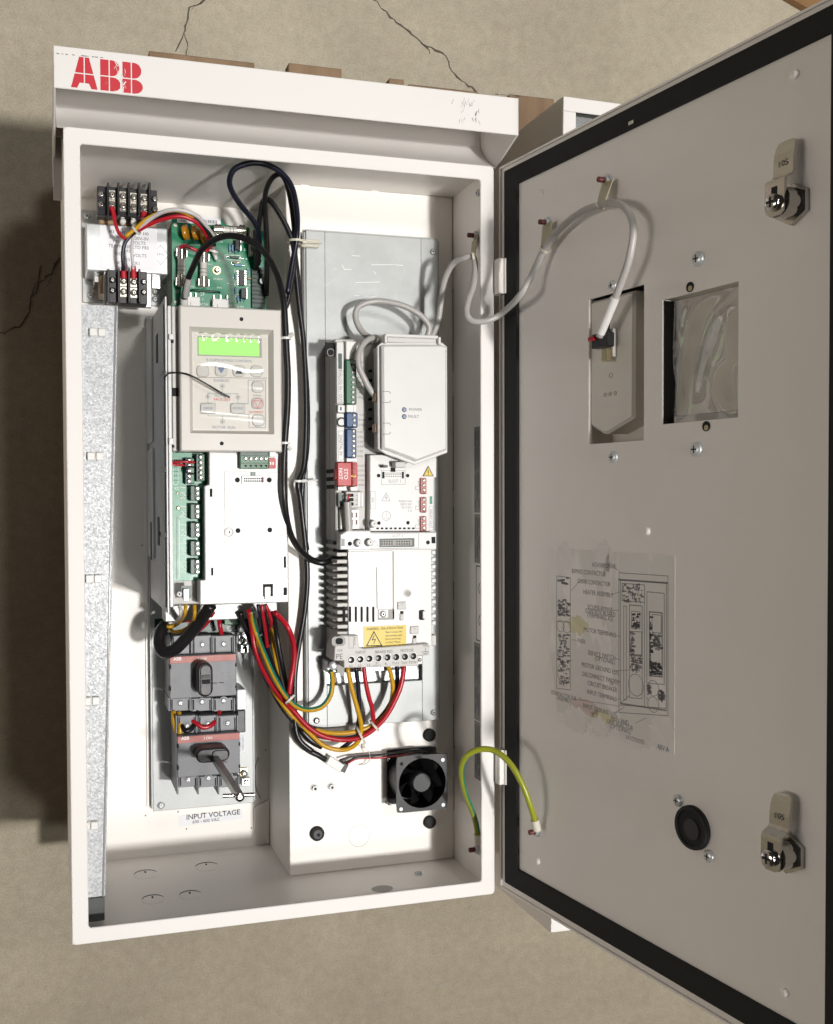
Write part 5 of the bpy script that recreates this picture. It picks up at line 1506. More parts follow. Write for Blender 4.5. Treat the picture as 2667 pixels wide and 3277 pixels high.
# seam line and side slots
mb = MB()
for y in (1508, 1533, 1558):
    Y = at(1060, y, -.075).y; mb.box(dx0 - .0003, dx0 + .002, Y - .0022, Y + .0022, -.092, BZ1 - .004, 'hole', 0)
mb.pbox(1042, 1096, 1078, 1140, BZ1 - .0005, BZ1 + .0003, 'hole', 0)
p = P3(1058, 1128, BZ1 + .0003); mb.ring(p, .0035, .0042, .0012, 'abs_dark', 20)
mb.box(dx0 - .0002, dx0 + .0004, dym, dyt - .01, -.0790, -.0786, 'hole', 0)
mb.build('side_slot', upper)
# lower housing: core with comb ribs at both edges
LF = -.050
lx0 = at(1094, 1900, LF).x; lx1 = at(1370, 1900, LF).x
mb = MB(); mb.box(dx0 + .012, dx1 - .0062, dyb, dym - .0002, DB, LF, 'abs_light', .0008)
mb.box(dx0 + .002, dx0 + .0118, dyb, dym - .0002, DB, -.0745, 'abs_dark', 0); mb.box(dx1 - .0060, dx1 - .001, dyb, dym - .0002, DB, -.0745, 'abs_dark', 0)
lower = mb.build('lower_housing', drv)
n = 12; pitch = (dym - dyb) * .80 / n
for i in range(n):
    y1 = dym - .004 - i * pitch; y0 = y1 - pitch * .52
    MB().box(dx0, dx0 + .0118, y0, y1, DB, LF - .0015, 'abs', .0006).build('rib', lower)
    MB().box(dx1 - .0060, dx1 - .0012, y0, y1, DB, LF - .0005, 'abs_light', .0006).build('rib', lower)
MB().box(dx0, dx0 + .0118, dyb, dyb + (dym - dyb) * .17, DB, LF - .0015, 'abs', .0006).build('corner_block', lower)
MB().box(dx1 - .0060, dx1 - .0005, dyb, dyb + (dym - dyb) * .10, DB, LF - .0015, 'abs', .0006).build('corner_block', lower)
# pale L-shaped shield plate
mb = MB(); z = LF + .0016
pl = [(1114, 1765), (1257, 1762), (1258, 1947), (1208, 1950), (1206, 1817), (1116, 1820)]
mb.prism([(at(x, y, z).x, at(x, y, z).y) for x, y in pl], LF + .0001, z, 'white_plastic', .0005); mb.build('shield_plate', lower)
mb = MB(); mb.pbox(1257, 1765, 1262, 1980, LF, LF + .0004, 'abs_dark', 0); mb.pbox(1210, 1951, 1262, 1984, LF, LF + .0004, 'abs_dark', 0); mb.pbox(1212, 1951, 1243, 1977, LF + .0004, LF + .0018, 'white_plastic', .0004); mb.build('recess', lower)
screw(lower, 1226, 1965, LF + .0018, 11, 'zinc', 'torx')
for i in range(6):
    x = 1102 + i * 18.6
    mb = MB(); p = rect(x - 3.6, 1941, x + 3.6, 1991, LF); mb.prism(rounded(p[0], p[1], p[2], p[3], .0011, 4), LF - .0002, LF + .0003, 'hole'); mb.build('vent_slot', lower)
for (x, y) in ((1287, 1956), (1328, 2034)):
    mb = MB(); mb.pbox(x - 14, y - 30, x + 14, y - 5, LF, LF + .0018, 'abs', .0008); mb.ptext('A', x, y - 22, LF + .0018, 6, 'ink_lite'); mb.pbox(x - 5, y, x + 5, y + 8, LF, LF + .0008, 'hole', 0); mb.pbox(x - 6, y + 9, x + 6, y + 30, LF, LF + .0018, 'abs', .0006); mb.build('arrow_tab', lower)
mb = MB(); p = P3(1305, 1899, LF); mb.ring(p, .0030, .0045, .0008, 'abs', 26); mb.cyl(p, .0028, .0002, 'abs_dark', n=18); mb.build('boss', lower)
mb = MB(); p = rect(1341, 1952, 1360, 1984, LF); mb.prism(rounded(*p, .002, 4), LF - .0002, LF + .0003, 'hole'); mb.pbox(1354, 1956, 1366, 1980, LF + .0003, LF + .0014, 'abs_light', .0005); mb.build('catch', lower)
# warning label
zw = LF + .0012
mb = MB(); mb.pbox(1163, 2000, 1303, 2070, LF, zw - .0004, 'paper', 0); mb.pbox(1166, 2003, 1301, 2069, zw - .0004, zw, 'label_yellow', 0)
mb.ptext('WARNING - Risk of Electric Shock', 1233, 2011, zw, 8.5, 'ink', rot=.01, sx=.70)
for i, s_ in enumerate(('Wait 5 minutes after', 'disconnecting supply', 'before proceeding.', 'See User\'s Manual.')): mb.ptext(s_, 1234, 2024 + i * 10.8, zw, 5.8, 'ink', ax='LEFT', rot=.01, sx=.82)
def tri(mb, pts, z, m, wpx):
    for i in range(len(pts)): mb.pstrip(pts[i], pts[(i + 1) % len(pts)], wpx, z, m)
tri(mb, [(1197, 2022), (1222, 2066), (1174, 2067)], zw, 'ink', 3.0)
for a, b_ in (((1198, 2034), (1192, 2048)), ((1192, 2048), (1202, 2046)), ((1202, 2046), (1197, 2060))): mb.pstrip(a, b_, 2.4, zw, 'ink')
mb.build('warning_label', lower)
# sloping terminal cover at the foot
FT = -.042
mb = MB(); pl = [(1092, 2034), (1146, 2034), (1150, 2072), (1164, 2076), (1373, 2060), (1374, 2096), (1340, 2099), (1339, 2132), (1102, 2138), (1101, 2115), (1070, 2115), (1072, 2072)]
mb.prism([(at(x, y, FT).x, at(x, y, FT).y) for x, y in pl], -.075, FT, 'abs', .0008)
ft = mb.build('terminal_cover', drv)
mb = MB()
p = rect(1062, 2037, 1106, 2068, FT); mb.prism(rounded(*p, .004, 6), FT - .0001, FT + .0002, 'abs_dark')
p = rect(1074, 2042, 1098, 2062, FT); mb.prism(rounded(*p, .003, 6), FT + .0001, FT + .0004, 'hole')
mb.build('recess', ft)
mb = MB()
for i, (x, y) in enumerate(((1124, 2112), (1153, 2110), (1182, 2108), (1211, 2106), (1240, 2104), (1268, 2103), (1296, 2102), (1323, 2100))):
    p = P3(x, y, FT); mb.ring(p, .0036, .0043, .0008, 'abs_light', 26); mb.cyl(p, .0036, .0002, 'hole', n=22); mb.cyl(p + Vector((-.0012, .0002, .0002)), .0015, .0002, 'chrome', n=12)
    mb.build('wire_port', ft); mb = MB()
mb = MB()
for s_, x, y, h in (('INPUT', 1155, 2088, 9), ('BRAKE RES', 1229, 2086, 9), ('MOTOR', 1303, 2082, 9), ('L1', 1124, 2131, 8), ('L2', 1152, 2130, 8), ('L3', 1180, 2129, 8), ('R+', 1208, 2122, 7), ('UDC+', 1208, 2131, 7), ('R-', 1237, 2125, 8), ('T1/U', 1266, 2123, 8), ('T2/V', 1294, 2122, 8), ('T3/W', 1321, 2120, 8), ('PE', 1086, 2102, 17), ('VAR', 1088, 2082, 7), ('EMC', 1364, 2067, 7), ('12 mm', 1135, 2052, 7)):
    mb.ptext(s_, x, y, FT, h, 'ink_grey', rot=math.pi / 2 if s_ == '12 mm' else .0, sx=.95)
p = P3(1088, 2082, FT)
mb.frame(*rect(1117, 2036, 1132, 2074, FT), .0004, FT, 'ink_lite'); mb.frame(*rect(1112, 2018, 1143, 2034, LF), .0003, LF, 'ink_lite')
for k, ww in enumerate((11, 7, 3)): mb.pstrip((1362 - ww, 2086 + k * 5), (1362 + ww, 2086 + k * 5), 1.8, FT, 'ink_grey')
mb.pstrip((1362, 2074), (1362, 2086), 1.6, FT, 'ink_grey')
mb.build('legend', ft)
# metal gland parts and earth screw under the foot
mb = MB(); mb.pbox(1048, 2116, 1098, 2152, -.096, -.072, 'zinc', .0008); mb.prism([(at(x, y, -.07).x, at(x, y, -.07).y) for x, y in ((1072, 2128), (1100, 2112), (1099, 2165), (1078, 2150))], -.0719, -.066, 'abs_dark'); mb.pbox(1100, 2134, 1230, 2150, -.094, -.078, 'zinc', .0006); MB().pbox(1298, 2118, 1338, 2148, -.094, -.074, 'steel', .0008).build('clamp', drv); MB().pbox(1336, 2098, 1353, 2126, -.094, -.07, 'white_plastic', .0008).build('clamp', drv)
glnd = mb.build('earth_bracket', drv)
screw(glnd, 1067, 2130, -.066, 15, 'zinc', 'cross', name='earth_screw'); screw(glnd, 1344, 2112, -.0698, 6, 'steel', 'torx')

# terminal strip area, upper left
SZ = -.048
mb = MB()
mb.pbox(1078, 1094, 1101, 1292, BZ1, SZ, 'abs_light', .0006); mb.pbox(1108, 1092, 1142, 1150, BZ1, SZ + .001, 'white_plastic', .0006)
mb.pbox(1078, 1322, 1102, 1478, BZ1, SZ, 'abs_light', .0006); mb.pbox(1082, 1296, 1104, 1320, BZ1, SZ - .002, 'white_plastic', .0005)
strip_o = mb.build('label_strip', drv)
mb = MB(); mb.pbox(1083, 1131, 1095, 1180, SZ, SZ + .0003, 'pcb_dark', 0)
mb.ptext('ANALOG IN / OUT', 1090, 1232, SZ, 10, 'ink_grey', rot=-math.pi / 2, sx=.92); mb.ptext('DIGITAL IN', 1091, 1425, SZ, 10, 'ink_grey', rot=-math.pi / 2, sx=.9)
mb.frame(*rect(1083, 1186, 1100, 1288, SZ), .0004, SZ, 'ink_lite'); mb.frame(*rect(1084, 1379, 1100, 1472, SZ), .0004, SZ, 'ink_lite')
mb.pbox(1089, 1302, 1094, 1313, SZ - .002, SZ - .0016, 'term_navy', 0)
mb.build('legend', strip_o)
def strip_block(x0, y0, x1, y1, n, m, sx_, m2=None):
    mb = MB(); mb.pbox(x0, y0, x1, y1, BZ1, SZ + .003, m, .0012)
    o = mb.build('terminal_block', drv)
    for i in range(n): screw(o, sx_, y0 + (y1 - y0) * (i + .55) / n, SZ + .0031, 6.2, 'chrome_w', 'slot')
    return o

mat('term_green2', (0.012, 0.105, 0.045), .38, noise=.1, nscale=80)
strip_block(1107, 1151, 1142, 1294, 9, 'term_green2', 1130)
mb = MB(); mb.pbox(1110, 1295, 1142, 1319, BZ1, SZ + .002, 'white_plastic', .0006); mb.pstrip((1131, 1299), (1131, 1316), 1.2, SZ + .002, 'ink_lite'); mb.build('spacer', drv)
strip_block(1108, 1320, 1146, 1368, 3, 'term_blue', 1134); strip_block(1109, 1372, 1142, 1465, 6, 'term_blue', 1132)
mb = MB(); mb.tube([P3(1109, 1340, SZ + .002), P3(1090, 1338, SZ + .003), P3(1081, 1350, SZ + .003), P3(1088, 1363, SZ + .003), P3(1109, 1362, SZ + .002)], .0007, 'black', n=8); mb.build('jumper', drv)
for q in ((1110, 1466, 1144, 1478), (1082, 1557, 1110, 1570), (1122, 1558, 1145, 1571)): MB().pbox(*q, BZ1, SZ + .001, 'white_plastic', .0005).build('spacer', drv)
# STO block
mb = MB(); mb.pbox(1081, 1480, 1126, 1555, BZ1, SZ + .0045, 'term_red', .0006); mb.pbox(1127, 1480, 1145, 1556, BZ1, SZ + .004, 'term_red', .0008); mb.pbox(1074, 1500, 1081, 1536, BZ1, SZ + .001, 'term_red', .0006)
zs = SZ + .0045
mb.ptext('STO', 1107, 1517, zs, 13, 'ink_white', rot=-math.pi / 2, bold=.015); mb.ptext('NOT', 1090, 1516, zs, 12, 'ink_white', rot=-math.pi / 2, bold=.015)
mb.pbox(1124, 1520, 1141, 1526, SZ + .004, SZ + .0046, 'label_yellow', .0002)
sto = mb.build('safety_block', drv)
for y in (1490, 1504, 1518, 1536, 1550): screw(sto, 1132, y, SZ + .0041, 5.6, 'red_pale', 'slot')
# small comm plug
mb = MB(); mb.pbox(1108, 1573, 1167, 1624, BZ1, SZ + .003, 'abs', .0006); mb.pbox(1084, 1578, 1108, 1622, BZ1, SZ - .002, 'abs_dark', .0004); mb.pbox(1084, 1582, 1098, 1616, SZ - .002, SZ - .0017, 'pcb_dark', 0)
for i in range(3): mb.pbox(1116, 1580 + i * 14, 1132, 1590 + i * 14, SZ + .003, SZ + .0033, 'hole', 0); mb.ptext(str(i + 1), 1141, 1586 + i * 14, SZ + .003, 7, 'ink_grey', rot=-math.pi / 2)
mb.pbox(1146, 1576, 1153, 1622, SZ + .003, SZ + .0036, 'abs_light', .0002); mb.pbox(1157, 1576, 1163, 1622, SZ + .003, SZ + .0036, 'abs_light', .0002)
mb.build('comm_plug', drv)
mb = MB(); mb.pbox(1090, 1630, 1151, 1694, BZ1, SZ - .001, 'white_plastic', .0006)
for i in range(2):
    mb.pbox(1124, 1641 + i * 23, 1144, 1656 + i * 23, SZ - .001, SZ - .0006, 'dirt_red', 0); mb.pbox(1129, 1641 + i * 23, 1139, 1656 + i * 23, SZ - .0006, SZ + .001, 'white_plastic', .0003)
mb.build('selector_block', drv)
# recessed label column
mb = MB()
rnd = random.Random(4)
for i in range(8): mb.ptext(['1 SCR', '2 AI1', '3 AGND', '4 AI2', '5 AGND', '6 +10V', '7 AO1', '8 AO2'][i], 1153, 1160 + i * 16, BZ1, 5.5, 'ink_grey', sx=.8)
for i, s_ in enumerate(('9 +24V', '10 DGND', '11 DCOM')): mb.ptext(s_, 1160, 1328 + i * 16, BZ1, 5.5, 'ink_grey', sx=.8)
for i in range(6): mb.ptext('%d DI%d' % (13 + i, 1 + i), 1153, 1383 + i * 15.4, BZ1, 6, 'ink_grey', sx=.8)
for i, s_ in enumerate(('34 OUT1', '35 OUT2', '36 SGND', '37 IN1', '38 IN2')): mb.ptext(s_, 1157, 1491 + i * 15.3, BZ1, 6, 'ink_grey', sx=.8)
mb.build('legend', upper)
for y in (1187, 1217, 1277, 1310, 1340, 1372):
    mb = MB(); mb.prism([(at(x, yy, BZ1).x, at(x, yy, BZ1).y) for x, yy in ((1179, y - 3), (1191, y - 5), (1191, y + 3), (1187, y + 5), (1179, y + 5))], BZ1 - .0003, BZ1 + .0003, 'hole'); mb.build('vent_slot', upper)
# slot 1 cover plate
PZ1 = -.044
mb = MB(); pl = [(1184, 1455), (1346, 1455), (1398, 1455), (1398, 1526), (1390, 1530), (1390, 1700), (1184, 1700)]
mb.prism([(at(x, y, PZ1).x, at(x, y, PZ1).y) for x, y in pl], BZ1 - .0002, PZ1, 'abs_light', .0008)
s1c = mb.build('option_cover', drv)
mb = MB(); mb.frame(*rect(1221, 1506, 1297, 1550, PZ1), .0004, PZ1, 'ink_lite'); mb.pbox(1224, 1510, 1230, 1531, PZ1, PZ1 + .0004, 'hole', 0); mb.pbox(1287, 1510, 1293, 1531, PZ1, PZ1 + .0004, 'hole', 0)
mb.pbox(1231, 1512, 1287, 1530, PZ1, PZ1 + .0016, 'white_plastic', .0004)
for k in range(9):
    for j in range(2): mb.pbox(1234 + k * 5.9, 1515 + j * 7, 1238 + k * 5.9, 1519 + j * 7, PZ1 + .0016, PZ1 + .0017, 'ink_lite', 0)
mb.pbox(1251, 1497, 1266, 1510, PZ1, PZ1 + .0006, 'hole', 0); mb.ptext('SLOT 1', 1264, 1540, PZ1, 10, 'ink_lite')
mb.build('slot_socket', s1c)
for q in ((1212, 1522), (1305, 1522), (1213, 1674), (1306, 1673)): MB().cyl(P3(*q, PZ1), .0020, .0002, 'hole', n=16).build('screw_hole', s1c)
for i in range(9): MB().pbox(1205 + i * 14.3, 1688, 1213 + i * 14.3, 1694, PZ1, PZ1 + .0003, 'hole', 0).build('slot', s1c)
mb = MB()
tri(mb, [(1236, 1577), (1249, 1603), (1222, 1603)], PZ1, 'ink_lite', 1.5)
for a, b_ in (((1237, 1586), (1233, 1594)), ((1233, 1594), (1239, 1592)), ((1239, 1592), (1236, 1599))): mb.pstrip(a, b_, 1.4, PZ1, 'ink_lite')
for i, s_ in enumerate(('Relays max', '250 V AC', '30 V DC', '2 A')): mb.ptext(s_, 1319, 1603 + i * 10.6, PZ1, 7, 'ink_lite', ax='RIGHT')
p = P3(1237, 1651, PZ1); mb.ring(p, .0046, .0051, .0001, 'ink_lite', 30); mb.strip((p.x, p.y), (p.x, p.y + .0035), .0004, PZ1, 'ink_lite'); mb.ptext('5 min', 1237, 1658, PZ1, 5, 'ink_lite')
mb.frame(*rect(1186, 1572, 1201, 1629, PZ1), .0004, PZ1, 'ink_lite'); mb.ptext('EIA', 1193, 1600, PZ1, 8, 'ink_lite', rot=-math.pi / 2)
mb.ptext('RELAY OUT', 1380, 1660, PZ1, 8, 'ink_lite', rot=-math.pi / 2); mb.frame(*rect(1374, 1620, 1387, 1696, PZ1), .0003, PZ1, 'ink_lite')
for y in (1540, 1604, 1664):
    for a, b_ in (((1343, y), (1338, y)), ((1338, y), (1342, y + 14)), ((1346, y + 16), (1330, y + 16)), ((1330, y + 16), (1330, y + 27)), ((1330, y + 27), (1346, y + 27))): mb.pstrip(a, b_, 1.2, PZ1, 'ink_lite')
mb.pbox(1376, 1588, 1384, 1613, PZ1, PZ1 + .0003, 'pcb', 0)
mb.build('legend', s1c)
zt_ = PZ1 + .0005
mb = MB(); pl = [(1371, 1490), (1389, 1524), (1353, 1524)]; mb.prism([(at(x, y, zt_).x, at(x, y, zt_).y) for x, y in pl], PZ1, zt_ - .0001, 'ink'); pl = [(1371, 1495), (1385, 1522), (1357, 1522)]; mb.prism([(at(x, y, zt_).x, at(x, y, zt_).y) for x, y in pl], PZ1, zt_ + .0001, 'label_yellow'); mb.pstrip((1371, 1504), (1371, 1513), 2.4, zt_ + .0001, 'ink'); mb.pstrip((1371, 1517.5), (1371, 1518.5), 2.4, zt_ + .0001, 'ink')
mb.build('warning_sign', s1c)
for (y0, y1) in ((1530, 1580), (1591, 1640), (1652, 1700)):
    mb = MB(); mb.pbox(1347, y0, 1366, y1, PZ1, PZ1 + .003, 'red_pale', .0005); mb.pbox(1350, y1 - 4, 1364, y1 + 1, PZ1 + .0005, PZ1 + .0032, 'dirt_red', .0003); o = mb.build('relay_terminal', drv)
    for i in range(3): screw(o, 1357, y0 + 8 + i * 15, PZ1 + .0031, 6.3, 'chrome_w', 'slot')
# slot 2 bridge bar
QZ = -.037
mb = MB(); pl = [(1090, 1712), (1112, 1698), (1186, 1698), (1188, 1703), (1398, 1703), (1398, 1759), (1090, 1759)]
mb.prism([(at(x, y, QZ).x, at(x, y, QZ).y) for x, y in pl], LF - .002, QZ, 'abs_light', .001)
bar = mb.build('bridge_bar', drv)
mb = MB(); mb.frame(*rect(1188, 1707, 1340, 1755, QZ), .0004, QZ, 'ink_lite'); mb.ptext('SLOT 2', 1273, 1715, QZ, 8, 'ink_lite'); tri(mb, [(1200, 1728), (1211, 1747), (1191, 1747)], QZ, 'ink_lite', 1.4); mb.build('legend', bar)
mb = MB(); mb.pbox(1215, 1723, 1327, 1751, QZ, QZ + .0004, 'pcb_dark', 0); mb.pbox(1218, 1727, 1320, 1747, QZ + .0004, QZ + .0012, 'abs_dark', .0003)
for k in range(12):
    if 4 < k < 6: continue
    for j in range(2): mb.pbox(1221 + k * 8, 1731 + j * 8, 1225 + k * 8, 1735 + j * 8, QZ + .0012, QZ + .0013, 'hole', 0)
mb.build('slot_socket', bar)
for q, r in (((1120, 1740), .0024), ((1370, 1736), .0022)): MB().cyl(P3(*q, QZ), r, .0002, 'hole', n=16).build('screw_hole', bar)
MB().pbox(1382, 1718, 1394, 1739, QZ, QZ + .0003, 'hole', 0).build('slot', bar); MB().pbox(1094, 1724, 1104, 1748, QZ, QZ + .0003, 'abs_dark', 0).build('slot', bar)
for (x, y, z_) in ((1143, 1737, QZ), (1178, 1735, QZ), (1190, 1676, PZ1)):
    mb = MB(); p = P3(x, y, z_); mb.cyl(p, .0046, .0003, 'ink_grey', n=22); mb.cyl(p + Vector((.0012, 0, .0003)), .0035, .0045, 'white_plastic', n=20, dome=.0006); mb.cyl(p + Vector((.0012, 0, .0054)), .0009, .0002, 'ink_grey', n=10); mb.build('standoff', drv)

# ---------------------------------------------------------------- control panel holder (grey lid with status lights)
hz0, hz1 = PZ1 + .001, -.016
ph = thing('display_unit', at(1320, 1280, hz0), 'light grey pentagon-ended control panel with power and fault lights on the drive', 'display unit')
def hexa(d, z):
    pts = [(1212 + d, 1106), (1225 + d, 1094 + d), (1420 - d, 1094 + d), (1436 - d, 1108), (1437 - d, 1448 - d), (1332, 1487 - d * 1.4), (1240 + d, 1453 - d * 1.2), (1214 + d, 1436)]
    return [(at(x, y, z).x, at(x, y, z).y) for x, y in pts]
mb = MB(); mb.prism(hexa(6, -.02), hz0, -.0265, 'abs', .0008); mb.prism(hexa(0, -.02), -.0264, -.0235, 'abs_light', .0008); pbody = mb.build('body', ph)
mb = MB(); mb.prism([(x + .0012, y) for x, y in hexa(8, hz1)], -.0234, hz1, 'abs_light', .0022); lid = mb.build('lid', ph)
mb = MB(); mb.pbox(1234, 1070, 1404, 1080, -.032, -.021, 'abs_light', .0006); mb.pbox(1240, 1081, 1410, 1098, -.033, -.0245, 'abs', .0006); mb.pbox(1232, 1072, 1240, 1098, -.030, -.019, 'abs_light', .0006); mb.pbox(1404, 1078, 1412, 1102, -.030, -.019, 'abs_light', .0006); mb.build('hook_bar', ph)
mb = MB()
for y0 in (1253, 1354):
    for a, b_ in (((1226, y0), (1246, y0)), ((1246, y0), (1251, y0 + 6)), ((1226, y0 + 35), (1246, y0 + 35)), ((1246, y0 + 35), (1251, y0 + 29))): mb.pstrip(a, b_, 1.6, hz1, 'ink_grey')
mb.ptext('POWER', 1330, 1311, hz1, 9, 'ink_lite', bold=.01); mb.ptext('FAULT', 1324, 1333, hz1, 9, 'ink_lite', bold=.01); mb.build('legend', lid)
mat('led_blue', (0.30, 0.36, 0.55), .2)
for y in (1311, 1333):
    p = P3(1294, y, hz1); mb = MB(); mb.ring(p, .0018, .0026, .0004, 'ink_grey', 22); mb.cyl(p, .0018, .0006, 'led_blue', n=16, dome=.0006); mb.build('status_light', lid)
for y in (1264, 1364):
    mb = MB(); mb.pbox(1202, y - 8, 1213, y + 20, -.040, -.028, 'res_tan', .0005); mb.build('side_clip', ph)
mb = MB(); mb.pbox(1266, 1478, 1300, 1496, hz0, -.030, 'abs', .0006); mb.pbox(1226, 1488, 1242, 1496, hz0, -.034, 'black', .0004); mb.build('lower_clip', ph)

# ---------------------------------------------------------------- fan
fan = thing('cooling_fan', at(1350, 2510, RZ), 'square black axial cooling fan at the foot of the right bay', 'fan')
fz = -.0715
x0, x1, y0, y1 = rect(1271, 2417, 1433, 2596, fz)
cxf, cyf = (x0 + x1) / 2, (y0 + y1) / 2; R_ = (x1 - x0) / 2 * .93
n = 40
def fplate(z0, z1, ch=.004):
    mb = MB(); sq = []
    for i in range(n):
        a = 2 * math.pi * i / n; c, s = math.cos(a), math.sin(a); k = max(abs(c), abs(s)); hw_, hh_ = (x1 - x0) / 2, (y1 - y0) / 2
        qx, qy = c / k, s / k
        if abs(qx) > .93 and abs(qy) > .93: qx *= .975; qy *= .975
        sq.append((cxf + qx * hw_, cyf + qy * hh_))
    ci = [(cxf + math.cos(2 * math.pi * i / n) * R_, cyf + math.sin(2 * math.pi * i / n) * R_) for i in range(n)]
    vs = []
    for L, z in ((sq, z0), (sq, z1), (ci, z1), (ci, z0)): vs += [(a, b_, z) for a, b_ in L]
    fs = []
    for k in range(4):
        k2 = (k + 1) % 4; fs += [(k * n + i, k * n + (i + 1) % n, k2 * n + (i + 1) % n, k2 * n + i) for i in range(n)]
    mb.add(vs, fs, 'black'); return mb
fplate(fz - .003, fz).build('front_flange', fan)
fplate(RZ + .0003, RZ + .0035).build('rear_flange', fan)
mb = MB(); mb.ring((cxf, cyf, RZ + .0036), R_, R_ + .0012, fz - .0031 - RZ - .0036, 'black', 40); mb.build('duct', fan)
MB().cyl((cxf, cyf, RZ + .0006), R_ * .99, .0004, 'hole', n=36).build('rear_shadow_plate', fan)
mb = MB(); mb.cyl((cxf, cyf, RZ + .004), R_ * .42, fz - .0035 - RZ - .004, 'black', n=32, dome=.0015); hub = mb.build('hub', fan)
mb = MB(); mb.cyl((cxf, cyf, fz - .0020), R_ * .36, .0003, 'cap_grey', n=28); mb.build('hub_label', hub)
for k in range(7):
    a0 = 2 * math.pi * k / 7 + .3; mb = MB(); vs = []
    for j in range(7):
        t = j / 6; rr = R_ * (.40 + .56 * t)
        for m_ in range(5):
            u = m_ / 4; a = a0 + .72 * u + .35 * t; z = fz - .006 - .020 * u
            vs.append((cxf + math.cos(a) * rr, cyf + math.sin(a) * rr, z))
    fs = [(j * 5 + m_, j * 5 + m_ + 1, (j + 1) * 5 + m_ + 1, (j + 1) * 5 + m_) for j in range(6) for m_ in range(4)]
    mb.add(vs, fs, 'black', True); mb.build('blade', fan)
for q in ((1286, 2445), (1418, 2432), (1284, 2590), (1419, 2576)):
    p = P3(*q, fz); mb = MB(); mb.cyl(p, .0021, .0002, 'zinc' if q[0] > 1300 or q[1] > 2500 else 'hole', n=16); mb.build('mounting_hole', fan)
for q in ((1245, 2430), (1245, 2570)):
    p = P3(*q, RZ + .0036); mb = MB(); mb.cyl(p, .0025, .002, 'steel', n=14, dome=.0006); mb.build('rivet', fan)
# ================================================================== CABLES
def cable(name, label, pts, r, m, group=None, m2=None, n=10, cat='cable'):
    mb = MB(); mb.tube([P3(*p) if len(p) == 3 else p for p in pts], r, m, n=n, m2=m2)
    return tag(mb.build(name), label, cat, group)
def tie(parent, c, axis, r, tail=None, m='nylon'):
    mb = MB(); a = Vector(axis).normalized(); c = Vector(c)
    t = Vector((0, 0, 1)) if abs(a.z) < .9 else Vector((1, 0, 0)); e1 = a.cross(t).normalized(); e2 = a.cross(e1)
    k = 18; vs = []; fs = []
    for rr, hh in ((r, -.0012), (r + .001, -.0012), (r + .001, .0012), (r, .0012)):
        vs += [c + a * hh + (e1 * math.cos(6.2832 * i / k) + e2 * math.sin(6.2832 * i / k)) * rr for i in range(k)]
    for j in range(4):
        j2 = (j + 1) % 4; fs += [(j * k + i, j2 * k + i, j2 * k + (i + 1) % k, j * k + (i + 1) % k) for i in range(k)]
    mb.add(vs, fs, m)
    if tail is not None:
        tl_ = Vector(tail); d = (tl_ - c).normalized(); s0 = c + d * r
        mb.cyl(s0, .0022, .005, m, axis=d, n=8); mb.tube([s0, tl_], .0011, m, n=6, sub=1)
    return mb.build('cable_tie', parent)

# transformer leads
W = 'transformer leads'
cable('red_wire', 'red lead from the upper transformer terminal block looping down', [(359, 672, -.143), (363, 690, -.140), (372, 725, -.137), (385, 752, -.135), (402, 762, -.134), (425, 752, -.134)], .0019, 'wire_red', cat='wire')
mb = MB(); p = P3(357, 664, -.1435); q = P3(368, 700, -.140); d = q - p; mb.cyl(p, .0032, d.length, 'boot_red', axis=d, n=14, r2=.0021); mb.build('boot', bpy.data.objects['red_wire'])
nav = cable('navy_wire', 'navy lead rising from the lower transformer terminal block', [(396, 872, -.145), (394, 845, -.140), (393, 810, -.137), (400, 778, -.135), (420, 752, -.133), (440, 738, -.130)], .0021, 'wire_navy', cat='wire')
wht = cable('white_wire', 'white lead rising from the lower transformer terminal block', [(428, 872, -.145), (424, 835, -.140), (422, 795, -.137), (426, 760, -.135), (440, 735, -.131)], .0017, 'wire_white', cat='wire')
for o, x in ((nav, 396), (wht, 428)):
    p = P3(x, 891, -.1455); q = P3(x - 1, 851, -.1445); d = q - p; mb = MB(); mb.cyl(p, .0036, d.length, 'boot_red', axis=d, n=14, r2=.0027); mb.build('boot', o)
mb = MB(); p = P3(461, 680, -.1435); q = P3(460, 700, -.1425); d = q - p; mb.cyl(p, .0036, d.length, 'boot_red', axis=d, n=14); tag(mb.build('terminal_boot'), 'short red insulating boot on the right end of the upper terminal block', 'boot')
B0 = [(402, 757, -.134), (438, 730, -.130), (480, 697, -.122), (530, 678, -.112), (580, 676, -.108), (630, 700, -.110), (668, 742, -.120), (682, 775, -.135)]
def off(B, dx, dy, dz): return [(x + dx * min(1, i / 2), y + dy * min(1, i / 2), z + dz) for i, (x, y, z) in enumerate(B)]
by = cable('yellow_wire', 'yellow wire in the bundle arching from transformer to fuse board', off(B0[:5], -3, -1, .002) + [(628, 704, -.114), (660, 750, -.128)], .0022, 'wire_yellow', cat='wire')
bw_ = cable('white_wire', 'thick white wire on top of the bundle arching to the fuse board', [(442, 733, -.130), (482, 700, -.119), (530, 675, -.108), (580, 672, -.104), (632, 692, -.107), (668, 733, -.120), (684, 760, -.132), (684, 805, -.150), (692, 830, -.156)], .0023, 'wire_white', cat='wire')
bk = cable('black_wire', 'black wire in the bundle arching from transformer to fuse board', off(B0, 5, 10, -.003), .0020, 'wire_black', cat='wire')
rd = cable('red_wire', 'red wire along the underside of the bundle arching to the fuse board', [(440, 738, -.131), (485, 715, -.122), (535, 698, -.113), (580, 692, -.110), (625, 709, -.112), (655, 742, -.122), (671, 780, -.138), (672, 800, -.152)], .0023, 'wire_red', cat='wire')
cable('red_wire', 'red jumper lead running left above the two upright fuses', [(578, 793, -.146), (590, 786, -.143), (610, 793, -.143), (640, 803, -.145), (672, 799, -.150)], .0019, 'wire_red', cat='wire')
